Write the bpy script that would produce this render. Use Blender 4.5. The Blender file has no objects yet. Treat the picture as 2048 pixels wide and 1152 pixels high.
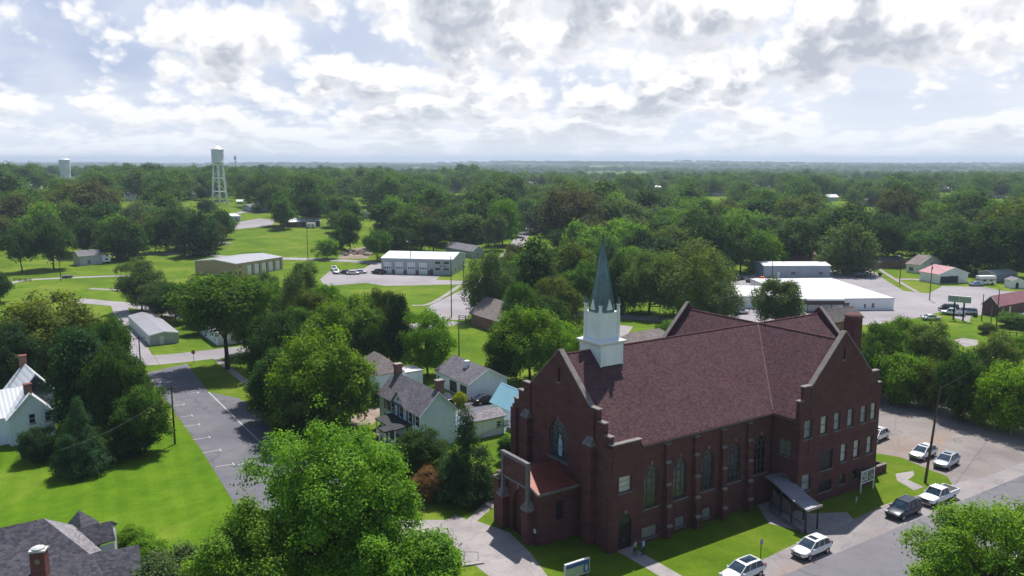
import bpy, bmesh, math, random
import numpy as np
from mathutils import Vector, Matrix
from mathutils.geometry import tessellate_polygon

# ------------------------------------------------------------ camera
SC = bpy.context.scene
FPX, CXP, CYP, YH, HC = 1660.0, 1024.0, 576.0, 321.0, 43.0
PITCH = math.atan((CYP - YH) / FPX)
cam = bpy.data.cameras.new('camera')
cam.sensor_width = 36.0
cam.lens = 36.0 * FPX / 2048.0
cam.clip_start = 0.5
cam.clip_end = 60000
camo = bpy.data.objects.new('camera', cam)
SC.collection.objects.link(camo)
camo.location = (0, 0, HC)
camo.rotation_euler = (math.radians(90) - PITCH, 0, 0)
SC.camera = camo

# ------------------------------------------------------------ sky, sun, exposure
SUN_AZ, SUN_EL = math.radians(15.0), math.radians(62.5)
world = bpy.data.worlds.new("World")
SC.world = world
world.use_nodes = True
def build_world():
    nt = world.node_tree
    N, L = nt.nodes, nt.links
    N.clear()
    def n(t, **k):
        o = N.new(t)
        for a, b in k.items():
            setattr(o, a, b)
        return o
    def m(op, a, b=None, c=None, clamp=False):
        o = n('ShaderNodeMath', operation=op, use_clamp=clamp)
        for i, v in enumerate((a, b, c)):
            if v is None: continue
            if isinstance(v, (int, float)): o.inputs[i].default_value = v
            else: L.new(v, o.inputs[i])
        return o.outputs[0]
    def sstep(v, lo, hi, a=0.0, b=1.0):
        o = n('ShaderNodeMapRange', interpolation_type='SMOOTHSTEP')
        L.new(v, o.inputs[0])
        for i, x in zip((1, 2, 3, 4), (lo, hi, a, b)):
            if isinstance(x, (int, float)): o.inputs[i].default_value = x
            else: L.new(x, o.inputs[i])
        return o.outputs[0]
    def mix(f, a, b):
        o = n('ShaderNodeMix', data_type='RGBA')
        if isinstance(f, (int, float)): o.inputs[0].default_value = f
        else: L.new(f, o.inputs[0])
        for i, v in ((6, a), (7, b)):
            if isinstance(v, tuple): o.inputs[i].default_value = (*v, 1)
            else: L.new(v, o.inputs[i])
        return o.outputs[2]
    sky = n('ShaderNodeTexSky', sky_type='NISHITA', sun_disc=False)
    sky.sun_elevation = SUN_EL
    sky.sun_rotation = SUN_AZ
    sky.air_density = 1.0
    sky.dust_density = 1.2
    sky.altitude = 50
    skyc = n('ShaderNodeVectorMath', operation='SCALE')
    L.new(sky.outputs[0], skyc.inputs[0]); skyc.inputs[3].default_value = SKY_STR
    tc = n('ShaderNodeTexCoord')
    sep = n('ShaderNodeSeparateXYZ'); L.new(tc.outputs['Generated'], sep.inputs[0])
    X, Y, Z = sep.outputs
    az = m('ARCTAN2', X, Y)
    el = m('ARCSINE', Z)
    elp = m('ADD', m('MAXIMUM', el, 0.0), 0.055)
    u = m('MULTIPLY', az, 8.6)
    v = m('MULTIPLY', m('LOGARITHM', elp, math.e), 2.0)
    # slow warp so that banks lean and pile up
    v = m('ADD', v, 0.0)
    def cl(du, dv, det=8):
        cb = n('ShaderNodeCombineXYZ')
        L.new(m('ADD', u, du), cb.inputs[0]); L.new(m('ADD', v, dv), cb.inputs[1])
        big = n('ShaderNodeTexNoise', noise_dimensions='2D')
        big.inputs['Scale'].default_value = 0.33; big.inputs['Detail'].default_value = 2
        L.new(cb.outputs[0], big.inputs['Vector'])
        a = n('ShaderNodeTexNoise', noise_dimensions='2D')
        a.inputs['Scale'].default_value = 1.0; a.inputs['Detail'].default_value = det
        a.inputs['Roughness'].default_value = 0.5; a.inputs['Lacunarity'].default_value = 2.2
        L.new(cb.outputs[0], a.inputs['Vector'])
        w = n('ShaderNodeTexVoronoi', feature='F1', voronoi_dimensions='2D')
        w.inputs['Scale'].default_value = 2.2
        ad = n('ShaderNodeVectorMath', operation='MULTIPLY_ADD'); L.new(a.outputs['Color'], ad.inputs[0]); ad.inputs[1].default_value = (0.32, 0.32, 0); L.new(cb.outputs[0], ad.inputs[2])
        L.new(ad.outputs[0], w.inputs['Vector'])
        w2 = n('ShaderNodeTexVoronoi', feature='F1', voronoi_dimensions='2D')
        w2.inputs['Scale'].default_value = 7.0; L.new(ad.outputs[0], w2.inputs['Vector'])
        q = m('ADD', m('MULTIPLY', m('SUBTRACT', 0.45, w.outputs['Distance']), 0.27), m('MULTIPLY', m('SUBTRACT', 0.45, w2.outputs['Distance']), 0.11))
        w3 = n('ShaderNodeTexVoronoi', feature='F1', voronoi_dimensions='2D')
        w3.inputs['Scale'].default_value = 17.0; L.new(ad.outputs[0], w3.inputs['Vector'])
        q = m('ADD', q, m('MULTIPLY', m('SUBTRACT', 0.45, w3.outputs['Distance']), 0.035))
        q = m('ADD', q, m('MULTIPLY', m('SUBTRACT', big.outputs['Fac'], 0.5), 0.55))
        return m('ADD', m('MULTIPLY', a.outputs['Fac'], 0.75), m('ADD', q, 0.12))
    d0, d1, d2 = cl(0, 0), cl(0.05, 0.20, 2), cl(-0.03, -0.12, 4)
    # more cover to the right, broken cover to the left
    cov = sstep(az, -0.62, 0.0, 0.480, 0.325)
    cov = m('ADD', cov, sstep(el, 0.0, 0.07, -0.05, 0.0))
    dens = m('MULTIPLY', sstep(m('SUBTRACT', d0, cov), -0.02, 0.12), sstep(el, -0.002, 0.006))
    above = sstep(m('SUBTRACT', d1, cov), 0.03, 0.26)
    thick = sstep(m('SUBTRACT', d0, cov), 0.05, 0.40)
    puff = sstep(m('SUBTRACT', d0, d1), -0.02, 0.10)
    shade = m('SUBTRACT', m('MULTIPLY', above, m('ADD', m('MULTIPLY', thick, 0.85), 0.42)), m('MULTIPLY', puff, 0.42), clamp=True)
    ccol = mix(shade, (0.93, 0.93, 0.94), (0.46, 0.495, 0.565))
    # thin veil high in the air: pale over the far land
    veil = n('ShaderNodeTexNoise'); veil.inputs['Scale'].default_value = 0.8; veil.inputs['Detail'].default_value = 6
    cb = n('ShaderNodeCombineXYZ'); L.new(u, cb.inputs[0]); L.new(m('MULTIPLY', v, 1.6), cb.inputs[1]); L.new(cb.outputs[0], veil.inputs['Vector'])
    vf = sstep(veil.outputs['Fac'], 0.35, 0.7, 0.10, 0.65)
    base = mix(vf, mix(sstep(az, -0.5, 0.2), (0.40, 0.48, 0.66), (0.60, 0.66, 0.78)), (0.80, 0.84, 0.91))
    low = sstep(el, 0.0, 0.085, 0.95, 0.0)
    ccol2 = mix(sstep(el, 0.0, 0.085, 0.72, 0.0), ccol, (0.80, 0.84, 0.89))
    base = mix(low, base, (0.73, 0.78, 0.85))
    front = mix(dens, base, ccol2)
    # clouds kept ahead only; unseen overhead and rear sky left clear to limit fill
    fr = m('MULTIPLY', sstep(el, 0.22, 0.55, 1.0, 0.0), sstep(m('ABSOLUTE', az), 0.9, 1.6, 1.0, 0.12))
    allc = mix(fr, skyc.outputs[0], front)
    bg = n('ShaderNodeBackground'); L.new(allc, bg.inputs[0]); bg.inputs[1].default_value = 1.0
    out = n('ShaderNodeOutputWorld'); L.new(bg.outputs[0], out.inputs[0])
SKY_STR = 0.10
build_world()
world.cycles.sampling_method = 'MANUAL'
world.cycles.sample_map_resolution = 512
sun = bpy.data.lights.new('sun', 'SUN')
sun.energy = 5.0
sun.angle = math.radians(0.53)
sun.color = (1.0, 0.955, 0.88)
suno = bpy.data.objects.new('sun', sun)
SC.collection.objects.link(suno)
sd = Vector((math.sin(SUN_AZ) * math.cos(SUN_EL), math.cos(SUN_AZ) * math.cos(SUN_EL), math.sin(SUN_EL)))
suno.rotation_euler = sd.to_track_quat('Z', 'Y').to_euler()
SC.view_settings.view_transform = 'Standard'
SC.view_settings.look = 'None'
SC.view_settings.exposure = 0.22
SC.view_settings.gamma = 1.0
SC.render.engine = 'CYCLES'
SC.cycles.max_bounces = 6
SC.cycles.diffuse_bounces = 3
SC.cycles.glossy_bounces = 2
SC.cycles.transmission_bounces = 4
SC.cycles.volume_bounces = 0
SC.cycles.use_denoising = True

# ------------------------------------------------------------ geometry helpers
SP, CP = math.sin(PITCH), math.cos(PITCH)
def sm(t):
    t = max(0.0, min(1.0, t)); return t * t * (3 - 2 * t)
def terr(X, Y):
    a = sm((Y - 260) / 500.0)
    h = a * (9.0 + 11.0 * sm((-X + 20) / 320.0))
    f = sm((Y - 1100) / 1300.0)
    h = h * (1 - f)
    if Y > 3000:
        h += sm((Y - 3500) / 5000.0) * (16 + 10 * math.sin(X / 1700.0 + 1.0) + 7 * math.sin(X / 640.0) + 4 * math.sin(X / 260.0 + Y / 900.0))
    return h
def ray(px, py):
    a, b = (px - CXP) / FPX, (py - CYP) / FPX
    return Vector((a, CP - b * SP, -SP - b * CP))
def G(px, py, z=0.0):
    """ground point seen at a photo pixel, following the land"""
    r = ray(px, py)
    if r.z > -1e-4: r.z = -1e-4
    t = (z - HC) / r.z
    p = Vector((0, 0, HC)) + r * t
    if z == 0.0 and p.y > 250:
        t = 240.0 / r.y
        st = 2.0
        while t * r.y < 9000:
            q = Vector((0, 0, HC)) + r * t
            if q.z <= terr(q.x, q.y): break
            t += st; st *= 1.004
        lo, hi = t - st, t
        for _ in range(18):
            mid = (lo + hi) / 2
            q = Vector((0, 0, HC)) + r * mid
            if q.z <= terr(q.x, q.y): hi = mid
            else: lo = mid
        p = Vector((0, 0, HC)) + r * hi
        p.z = terr(p.x, p.y)
    return p
def proj(p):
    d = Vector(p) - Vector((0, 0, HC))
    Z = d.y * CP - d.z * SP
    return CXP + FPX * d.x / Z, CYP - FPX * (d.y * SP + d.z * CP) / Z, Z
AZ = math.radians(56.4)
YAW = math.radians(90 - 56.4)
U = Vector((math.sin(AZ), math.cos(AZ), 0)); W = Vector((-math.cos(AZ), math.sin(AZ), 0))
A0 = G(1222, 1108)
def LW(u, w, z=0.0):
    p = A0 + U * u + W * w; p.z += z; return p
def tlen(P, d, px):
    """distance along d from P at which the column px is reached"""
    c = (px - CXP) / FPX
    f = lambda q: q.x - c * (q.y * CP - (q.z - HC) * SP)
    a, b = f(P), f(P + d)
    return a / (a - b)
def hz(P, py):
    lo, hi = -5.0, 80.0
    for _ in range(40):
        m_ = (lo + hi) / 2
        if proj((P.x, P.y, P.z + m_))[1] > py: lo = m_
        else: hi = m_
    return (lo + hi) / 2

def link(o, parent=None):
    SC.collection.objects.link(o)
    if parent is not None: o.parent = parent
    return o
def tag(o, label=None, cat=None, group=None, kind=None):
    if label: o['label'] = label
    if cat: o['category'] = cat
    if group: o['group'] = group
    if kind: o['kind'] = kind
    return o
def empty(name, loc, rz=0.0, label=None, cat=None, group=None):
    o = bpy.data.objects.new(name, None)
    o.empty_display_size = 0.5
    o.location = loc; o.rotation_euler = (0, 0, rz)
    link(o); return tag(o, label, cat, group)
def copy_tree(o, parent=None):
    c = o.copy(); link(c)
    if parent is not None: c.parent = parent
    for ch in [x for x in KIDS.get(o.name, [])]:
        k = copy_tree(ch, c); KIDS.setdefault(c.name, []).append(k)
    return c
KIDS = {}

class MB:
    def __init__(s): s.v = []; s.f = []; s.m = []
    def add(s, vs, fs, mi=0):
        b = len(s.v); s.v += [tuple(x) for x in vs]
        for f in fs: s.f.append(tuple(i + b for i in f)); s.m.append(mi)
        return s
    def box(s, c, d, mi=0, rz=0.0, top=1.0):
        x, y, z = c; a, b, h = d[0] / 2, d[1] / 2, d[2] / 2
        cr, sr = math.cos(rz), math.sin(rz)
        vs = []
        for k, t in ((-1, 1.0), (1, top)):
            for i, j in ((-1, -1), (1, -1), (1, 1), (-1, 1)):
                lx, ly = i * a * t, j * b * t
                vs.append((x + lx * cr - ly * sr, y + lx * sr + ly * cr, z + k * h))
        return s.add(vs, [(3, 2, 1, 0), (4, 5, 6, 7), (0, 1, 5, 4), (1, 2, 6, 5), (2, 3, 7, 6), (3, 0, 4, 7)], mi)
    def b2(s, x0, x1, y0, y1, z0, z1, mi=0):
        return s.box(((x0 + x1) / 2, (y0 + y1) / 2, (z0 + z1) / 2), (x1 - x0, y1 - y0, z1 - z0), mi)
    def tube(s, p0, p1, r0, r1=None, n=8, mi=0, caps=True):
        p0, p1 = Vector(p0), Vector(p1)
        r1 = r0 if r1 is None else r1
        d = (p1 - p0).normalized()
        a = d.cross(Vector((0, 0, 1)) if abs(d.z) < 0.9 else Vector((1, 0, 0))).normalized(); b = d.cross(a)
        vs = []
        for p, r in ((p0, r0), (p1, r1)):
            for i in range(n):
                t = 2 * math.pi * i / n
                vs.append(p + (a * math.cos(t) + b * math.sin(t)) * r)
        fs = [(i, (i + 1) % n, n + (i + 1) % n, n + i) for i in range(n)]
        if caps: fs += [tuple(range(n - 1, -1, -1)), tuple(range(n, 2 * n))]
        return s.add(vs, fs, mi)
    def path(s, pts, rs, n=6, mi=0):
        for i in range(len(pts) - 1): s.tube(pts[i], pts[i + 1], rs[i], rs[i + 1], n, mi)
        return s
    def lathe(s, c, prof, n=16, mi=0, ph=0.0):
        vs, fs = [], []
        for r, z in prof:
            for i in range(n):
                t = 2 * math.pi * i / n + ph
                vs.append((c[0] + r * math.cos(t), c[1] + r * math.sin(t), c[2] + z))
        for k in range(len(prof) - 1):
            for i in range(n):
                j = (i + 1) % n
                fs.append((k * n + i, k * n + j, (k + 1) * n + j, (k + 1) * n + i))
        fs.append(tuple(range(n - 1, -1, -1))); fs.append(tuple(range((len(prof) - 1) * n, len(prof) * n)))
        return s.add(vs, fs, mi)
    def slab(s, pts, th, mi=0, nrm=None):
        """polygon given thickness th downwards along its normal"""
        P = [Vector(p) for p in pts]
        if nrm is None:
            nrm = Vector((0, 0, 0))
            for i in range(len(P)):
                a, b = P[i], P[(i + 1) % len(P)]
                nrm += Vector(((a.y - b.y) * (a.z + b.z), (a.z - b.z) * (a.x + b.x), (a.x - b.x) * (a.y + b.y)))
            nrm.normalize()
            if nrm.z < 0: P.reverse(); nrm = -nrm
        Q = [p - nrm * th for p in P]; n = len(P)
        return s.add(P + Q, [tuple(range(n)), tuple(range(2 * n - 1, n - 1, -1))] + [(i + n, (i + 1) % n + n, (i + 1) % n, i) for i in range(n)], mi)
    def bld(s, name, mats, parent=None, smooth=False):
        me = bpy.data.meshes.new(name)
        me.from_pydata(s.v, [], s.f)
        if not isinstance(mats, (list, tuple)): mats = [mats]
        for m_ in mats: me.materials.append(m_)
        me.polygons.foreach_set('material_index', s.m)
        if smooth: me.polygons.foreach_set('use_smooth', [True] * len(s.f))
        me.update()
        o = bpy.data.objects.new(name, me); link(o, parent)
        if parent is not None: KIDS.setdefault(parent.name, []).append(o)
        return o

class Frame:
    """wall frame: origin o, direction a along the wall, n outward"""
    def __init__(s, o, a, n): s.o, s.a, s.n = Vector(o), Vector(a).normalized(), Vector(n).normalized()
    def P(s, t, z, d=0.0): return s.o + s.a * t + s.n * d + Vector((0, 0, z))
    def box(s, mb, t0, t1, z0, z1, d0, d1, mi=0):
        vs = [s.P(t, z, d) for z in (z0, z1) for (t, d) in ((t0, d0), (t1, d0), (t1, d1), (t0, d1))]
        mb.add(vs, [(3, 2, 1, 0), (4, 5, 6, 7), (0, 1, 5, 4), (1, 2, 6, 5), (2, 3, 7, 6), (3, 0, 4, 7)], mi)
    def prism(s, mb, poly, d0, d1, mi=0):
        n = len(poly)
        vs = [s.P(t, z, d1) for t, z in poly] + [s.P(t, z, d0) for t, z in poly]
        mb.add(vs, [tuple(range(n)), tuple(range(2 * n - 1, n - 1, -1))] + [(i, i + n, (i + 1) % n + n, (i + 1) % n) for i in range(n)], mi)
    def wall(s, mb, outline, holes=(), th=0.45, rev=0.28, mi=0, rmi=None):
        """wall slab with real recesses"""
        n = len(outline)
        loops = [outline] + [list(h) for h in holes]
        tris = tessellate_polygon([[Vector((t, z, 0)) for t, z in l] for l in loops])
        flat = [q for l in loops for q in l]
        mb.add([s.P(t, z, 0) for t, z in flat], [tuple(t_) for t_ in tris], mi)
        mb.add([s.P(t, z, 0) for t, z in outline] + [s.P(t, z, -th) for t, z in outline],
               [(i, i + n, (i + 1) % n + n, (i + 1) % n) for i in range(n)] + [tuple(range(2 * n - 1, n - 1, -1))], mi)
        for h in holes:
            k = len(h)
            mb.add([s.P(t, z, 0) for t, z in h] + [s.P(t, z, -rev) for t, z in h],
                   [((i + 1) % k, (i + 1) % k + k, i + k, i) for i in range(k)], mi if rmi is None else rmi)
def rect(t0, t1, z0, z1): return [(t0, z0), (t1, z0), (t1, z1), (t0, z1)]
def arch(c, hw, z0, zs, zt, n=6):
    pts = [(c - hw, z0), (c + hw, z0)]
    h = zt - zs
    R = (hw * hw + h * h) / (2 * hw)
    for k in range(n + 1):   # right arc rises from the springing to the point
        a0 = math.asin(min(1, h / R)) * k / n
        pts.append((c + hw - R + R * math.cos(a0), zs + R * math.sin(a0)))
    for k in range(n - 1, -1, -1):
        a0 = math.asin(min(1, h / R)) * k / n
        pts.append((c - hw + R - R * math.cos(a0), zs + R * math.sin(a0)))
    return pts

# ------------------------------------------------------------ materials
def nmat(name):
    m = bpy.data.materials.new(name); m.use_nodes = True
    nt = m.node_tree; b = nt.nodes['Principled BSDF']; return m, nt, b
def node(nt, t, **k):
    o = nt.nodes.new(t)
    for a, b in k.items(): setattr(o, a, b)
    return o
def ramp(nt, fac, stops, interp='LINEAR'):
    r = node(nt, 'ShaderNodeValToRGB'); r.color_ramp.interpolation = interp
    e = r.color_ramp.elements
    while len(e) < len(stops): e.new(0.5)
    for i, (p, c) in enumerate(stops): e[i].position = p; e[i].color = (*c, 1)
    nt.links.new(fac, r.inputs[0]); return r.outputs[0]
def noise(nt, vec, scale, detail=4, rough=0.6, dist=0.0):
    t = node(nt, 'ShaderNodeTexNoise'); t.inputs['Scale'].default_value = scale; t.inputs['Detail'].default_value = detail
    t.inputs['Roughness'].default_value = rough; t.inputs['Distortion'].default_value = dist
    if vec is not None: nt.links.new(vec, t.inputs['Vector'])
    return t.outputs['Fac']
def mixc(nt, f, a, b, mode='MIX'):
    o = node(nt, 'ShaderNodeMix', data_type='RGBA', blend_type=mode)
    if isinstance(f, (int, float)): o.inputs[0].default_value = f
    else: nt.links.new(f, o.inputs[0])
    for i, v in ((6, a), (7, b)):
        if isinstance(v, tuple): o.inputs[i].default_value = (*v, 1)
        else: nt.links.new(v, o.inputs[i])
    return o.outputs[2]
def objco(nt): return node(nt, 'ShaderNodeTexCoord').outputs['Object']
def mapping(nt, vec, scale=(1, 1, 1), rot=(0, 0, 0), loc=(0, 0, 0)):
    o = node(nt, 'ShaderNodeMapping'); nt.links.new(vec, o.inputs[0])
    o.inputs['Scale'].default_value = scale; o.inputs['Rotation'].default_value = rot; o.inputs['Location'].default_value = loc
    return o.outputs[0]
def bump(nt, b, h, st=0.3, d=0.02):
    o = node(nt, 'ShaderNodeBump'); o.inputs['Strength'].default_value = st; o.inputs['Distance'].default_value = d
    nt.links.new(h, o.inputs['Height']); nt.links.new(o.outputs[0], b.inputs['Normal'])
MC = {}
def paint(name, col, rough=0.6, var=0.10, scale=1.2, metal=0.0, spec=0.4, streak=False):
    """painted or plain surface with slight unevenness and dirt"""
    if name in MC: return MC[name]
    m, nt, b = nmat(name)
    co = objco(nt)
    if streak: co = mapping(nt, co, (1, 1, 0.15))
    f = noise(nt, co, scale, 6, 0.65)
    lo = tuple(c * (1 - 2.2 * var) for c in col); hi = tuple(min(1, c * (1 + var)) for c in col)
    c = ramp(nt, f, [(0.3, lo), (0.55, col), (0.75, hi)])
    nt.links.new(c, b.inputs['Base Color'])
    b.inputs['Roughness'].default_value = rough; b.inputs['Metallic'].default_value = metal
    b.inputs['Specular IOR Level'].default_value = spec
    MC[name] = m; return m
def brickmat(name, c1, c2, mortar, var=0.25):
    if name in MC: return MC[name]
    m, nt, b = nmat(name)
    co = objco(nt)
    sp = node(nt, 'ShaderNodeSeparateXYZ'); nt.links.new(co, sp.inputs[0])
    ad = node(nt, 'ShaderNodeMath', operation='ADD'); nt.links.new(sp.outputs[0], ad.inputs[0]); nt.links.new(sp.outputs[1], ad.inputs[1])
    cb = node(nt, 'ShaderNodeCombineXYZ'); nt.links.new(ad.outputs[0], cb.inputs[0]); nt.links.new(sp.outputs[2], cb.inputs[1])
    br = node(nt, 'ShaderNodeTexBrick'); nt.links.new(cb.outputs[0], br.inputs['Vector'])
    br.inputs['Color1'].default_value = (*c1, 1); br.inputs['Color2'].default_value = (*c2, 1); br.inputs['Mortar'].default_value = (*mortar, 1)
    br.inputs['Scale'].default_value = 1.0; br.inputs['Brick Width'].default_value = 0.23; br.inputs['Row Height'].default_value = 0.085
    br.inputs['Mortar Size'].default_value = 0.012; br.inputs['Bias'].default_value = -0.1
    f = noise(nt, mapping(nt, co, (0.5, 0.5, 1.1)), 0.9, 7, 0.7)
    f2 = noise(nt, mapping(nt, co, (0.25, 0.25, 6.0)), 1.0, 3, 0.6)
    c = mixc(nt, 1.0, br.outputs['Color'], ramp(nt, f, [(0.25, (1 - var,) * 3), (0.7, (1 + var * 0.8,) * 3)]), 'MULTIPLY')
    c = mixc(nt, 1.0, c, ramp(nt, f2, [(0.35, (0.9, 0.9, 0.9)), (0.65, (1.1, 1.08, 1.08))]), 'MULTIPLY')
    nt.links.new(c, b.inputs['Base Color']); b.inputs['Roughness'].default_value = 0.9
    b.inputs['Specular IOR Level'].default_value = 0.2
    bump(nt, b, br.outputs['Fac'], 0.3, -0.01)
    MC[name] = m; return m
def shingle(name, stops, cell=0.32, rowz=0.16, var=0.15):
    if name in MC: return MC[name]
    m, nt, b = nmat(name)
    co = objco(nt)
    v = node(nt, 'ShaderNodeTexVoronoi'); v.inputs['Scale'].default_value = 1.0
    nt.links.new(mapping(nt, co, (1 / cell, 1 / cell, 1 / rowz)), v.inputs['Vector'])
    sp = node(nt, 'ShaderNodeSeparateColor'); nt.links.new(v.outputs['Color'], sp.inputs[0])
    c = ramp(nt, sp.outputs[0], stops)
    f = noise(nt, co, 0.28, 6, 0.65)
    c = mixc(nt, 1.0, c, ramp(nt, f, [(0.3, (1 - var,) * 3), (0.7, (1 + var,) * 3)]), 'MULTIPLY')
    f3 = noise(nt, co, 7.0, 3, 0.7)
    c = mixc(nt, 1.0, c, ramp(nt, f3, [(0.3, (0.72,) * 3), (0.7, (1.25,) * 3)]), 'MULTIPLY')
    nt.links.new(c, b.inputs['Base Color']); b.inputs['Roughness'].default_value = 0.92
    b.inputs['Specular IOR Level'].default_value = 0.15
    w = node(nt, 'ShaderNodeTexWave', wave_type='BANDS', bands_direction='Z', wave_profile='SAW')
    w.inputs['Scale'].default_value = 1.0 / (rowz * 6.283 / 3.1416 * 3.1416) if False else 0.314 / rowz / 2
    nt.links.new(co, w.inputs['Vector']); bump(nt, b, w.outputs['Fac'], 0.35, 0.03)
    MC[name] = m; return m
def ribmetal(name, col, direction='X', pitch=0.5, rough=0.4, metal=0.3, var=0.1):
    if name in MC: return MC[name]
    m, nt, b = nmat(name)
    co = objco(nt)
    w = node(nt, 'ShaderNodeTexWave', wave_type='BANDS', bands_direction=direction, wave_profile='SIN')
    w.inputs['Scale'].default_value = 0.314 / pitch; nt.links.new(co, w.inputs['Vector'])
    f = noise(nt, co, 0.5, 6, 0.7)
    c = ramp(nt, f, [(0.3, tuple(x * (1 - 2 * var) for x in col)), (0.65, tuple(min(1, x * (1 + var)) for x in col))])
    c = mixc(nt, 1.0, c, ramp(nt, w.outputs['Fac'], [(0.0, (0.80,) * 3), (0.25, (1.0,) * 3), (1.0, (1.03,) * 3)]), 'MULTIPLY')
    nt.links.new(c, b.inputs['Base Color']); b.inputs['Roughness'].default_value = rough; b.inputs['Metallic'].default_value = metal
    bump(nt, b, w.outputs['Fac'], 0.4, 0.03)
    MC[name] = m; return m
def glass(name='window_glass', col=(0.02, 0.025, 0.03), rough=0.08, spec=0.6):
    if name in MC: return MC[name]
    m, nt, b = nmat(name)
    f = noise(nt, objco(nt), 1.6, 4, 0.6)
    nt.links.new(ramp(nt, f, [(0.35, tuple(c * 0.5 for c in col)), (0.65, tuple(c * 1.6 for c in col))]), b.inputs['Base Color'])
    b.inputs['Roughness'].default_value = rough; b.inputs['Specular IOR Level'].default_value = spec
    bump(nt, b, noise(nt, objco(nt), 3.0, 2, 0.5), 0.12, 0.02)
    MC[name] = m; return m
def leafmat(name, far=False):
    m, nt, b = nmat(name)
    L = nt.links
    oi = node(nt, 'ShaderNodeObjectInfo')
    ge = node(nt, 'ShaderNodeNewGeometry')
    # each leaf its own tone, each tree its own hue
    c = mixc(nt, 1.0, oi.outputs['Color'], ramp(nt, ge.outputs['Random Per Island'], [(0.0, (0.70, 0.78, 0.8)), (0.5, (0.98, 1.0, 1.0)), (1.0, (1.38, 1.22, 1.05))] if far or name == 'leaf_template' else [(0.0, (0.50, 0.60, 0.6)), (0.5, (0.95, 0.98, 1.0)), (1.0, (1.75, 1.45, 1.1))]), 'MULTIPLY')
    if far:    # one hue per crown-sized cell
        v = node(nt, 'ShaderNodeTexVoronoi', voronoi_dimensions='2D'); v.inputs['Scale'].default_value = 1 / 17.0; L.new(objco(nt), v.inputs['Vector'])
        sp = node(nt, 'ShaderNodeSeparateColor'); L.new(v.outputs['Color'], sp.inputs[0])
        c = mixc(nt, 1.0, c, ramp(nt, sp.outputs[0], [(0.0, (0.55, 0.6, 0.75)), (0.3, (0.85, 0.85, 0.95)), (0.5, (1.35, 1.2, 0.9)), (0.75, (1.0, 1.05, 1.0)), (0.9, (1.9, 1.65, 1.0)), (1.0, (1.1, 0.95, 1.1))]), 'MULTIPLY')
    else:
        f = noise(nt, objco(nt), LEAFN[name], 4, 0.6)
        c = mixc(nt, 1.0, c, ramp(nt, f, [(0.32, (0.55, 0.64, 0.68)), (0.68, (1.5, 1.35, 1.15))]), 'MULTIPLY')  # tuft noise paints lit clumps and dark gaps into the leaf colour
    L.new(c, b.inputs['Base Color']); b.inputs['Roughness'].default_value = 0.7; b.inputs['Specular IOR Level'].default_value = 0.08 if name != 'leaf_real_size' else 0.2
    tr = node(nt, 'ShaderNodeBsdfTranslucent'); L.new(mixc(nt, 1.0, c, (1.45, 1.6, 0.45), 'MULTIPLY'), tr.inputs[0])
    mx = node(nt, 'ShaderNodeMixShader'); mx.inputs[0].default_value = 0.36
    L.new(b.outputs[0], mx.inputs[1]); L.new(tr.outputs[0], mx.inputs[2])
    L.new(mx.outputs[0], nt.nodes['Material Output'].inputs[0])
    MC[name] = m; return m
LEAFN = {'leaf_template': 8.0, 'leaf_real_size': 0.35}
leaf_t, leaf_r = leafmat('leaf_template'), leafmat('leaf_real_size')
bark = paint('bark', (0.085, 0.065, 0.05), 0.95, 0.25, 3.0, streak=True)

BRICK = brickmat('church_brick', (0.130, 0.034, 0.033), (0.078, 0.023, 0.026), (0.12, 0.085, 0.08), 0.36)
STONE = paint('cut_stone', (0.21, 0.185, 0.178), 0.85, 0.16, 1.5)
STONED = paint('weathered_stone', (0.19, 0.18, 0.185), 0.85, 0.2, 1.5)
ROOFC = shingle('church_shingles', [(0.0, (0.055, 0.030, 0.035)), (0.25, (0.082, 0.042, 0.050)), (0.5, (0.112, 0.052, 0.058)), (0.72, (0.080, 0.050, 0.066)), (0.9, (0.130, 0.068, 0.068)), (1.0, (0.105, 0.080, 0.083))], 0.22, 0.14, 0.09)
WHITE = paint('white_paint', (0.82, 0.84, 0.86), 0.5, 0.04, 1.0)
OFFWHITE = paint('offwhite_siding', (0.80, 0.86, 1.0), 0.6, 0.06, 0.8, streak=True)  # white siding with the blue skylight of its shaded walls mixed in
TEAL = ribmetal('patina_metal', (0.14, 0.215, 0.24), 'Z', 9.0, 0.35, 0.5, 0.2)
GLASS = glass()
GLASSC = glass('church_glass', (0.03, 0.035, 0.035), 0.12, 0.5)
DARK = paint('dark_opening', (0.012, 0.012, 0.014), 0.7, 0.1)
RUST = ribmetal('rust_red_metal', (0.19, 0.045, 0.026), 'Y', 0.45, 0.5, 0.2, 0.15)
BLACK = paint('black_rubber', (0.015, 0.015, 0.016), 0.8, 0.1)
WOOD = paint('pole_wood', (0.10, 0.075, 0.055), 0.9, 0.25, 2.0, streak=True)
STEEL = paint('grey_metal', (0.32, 0.33, 0.34), 0.45, 0.1, 1.0, metal=0.6)

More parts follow.
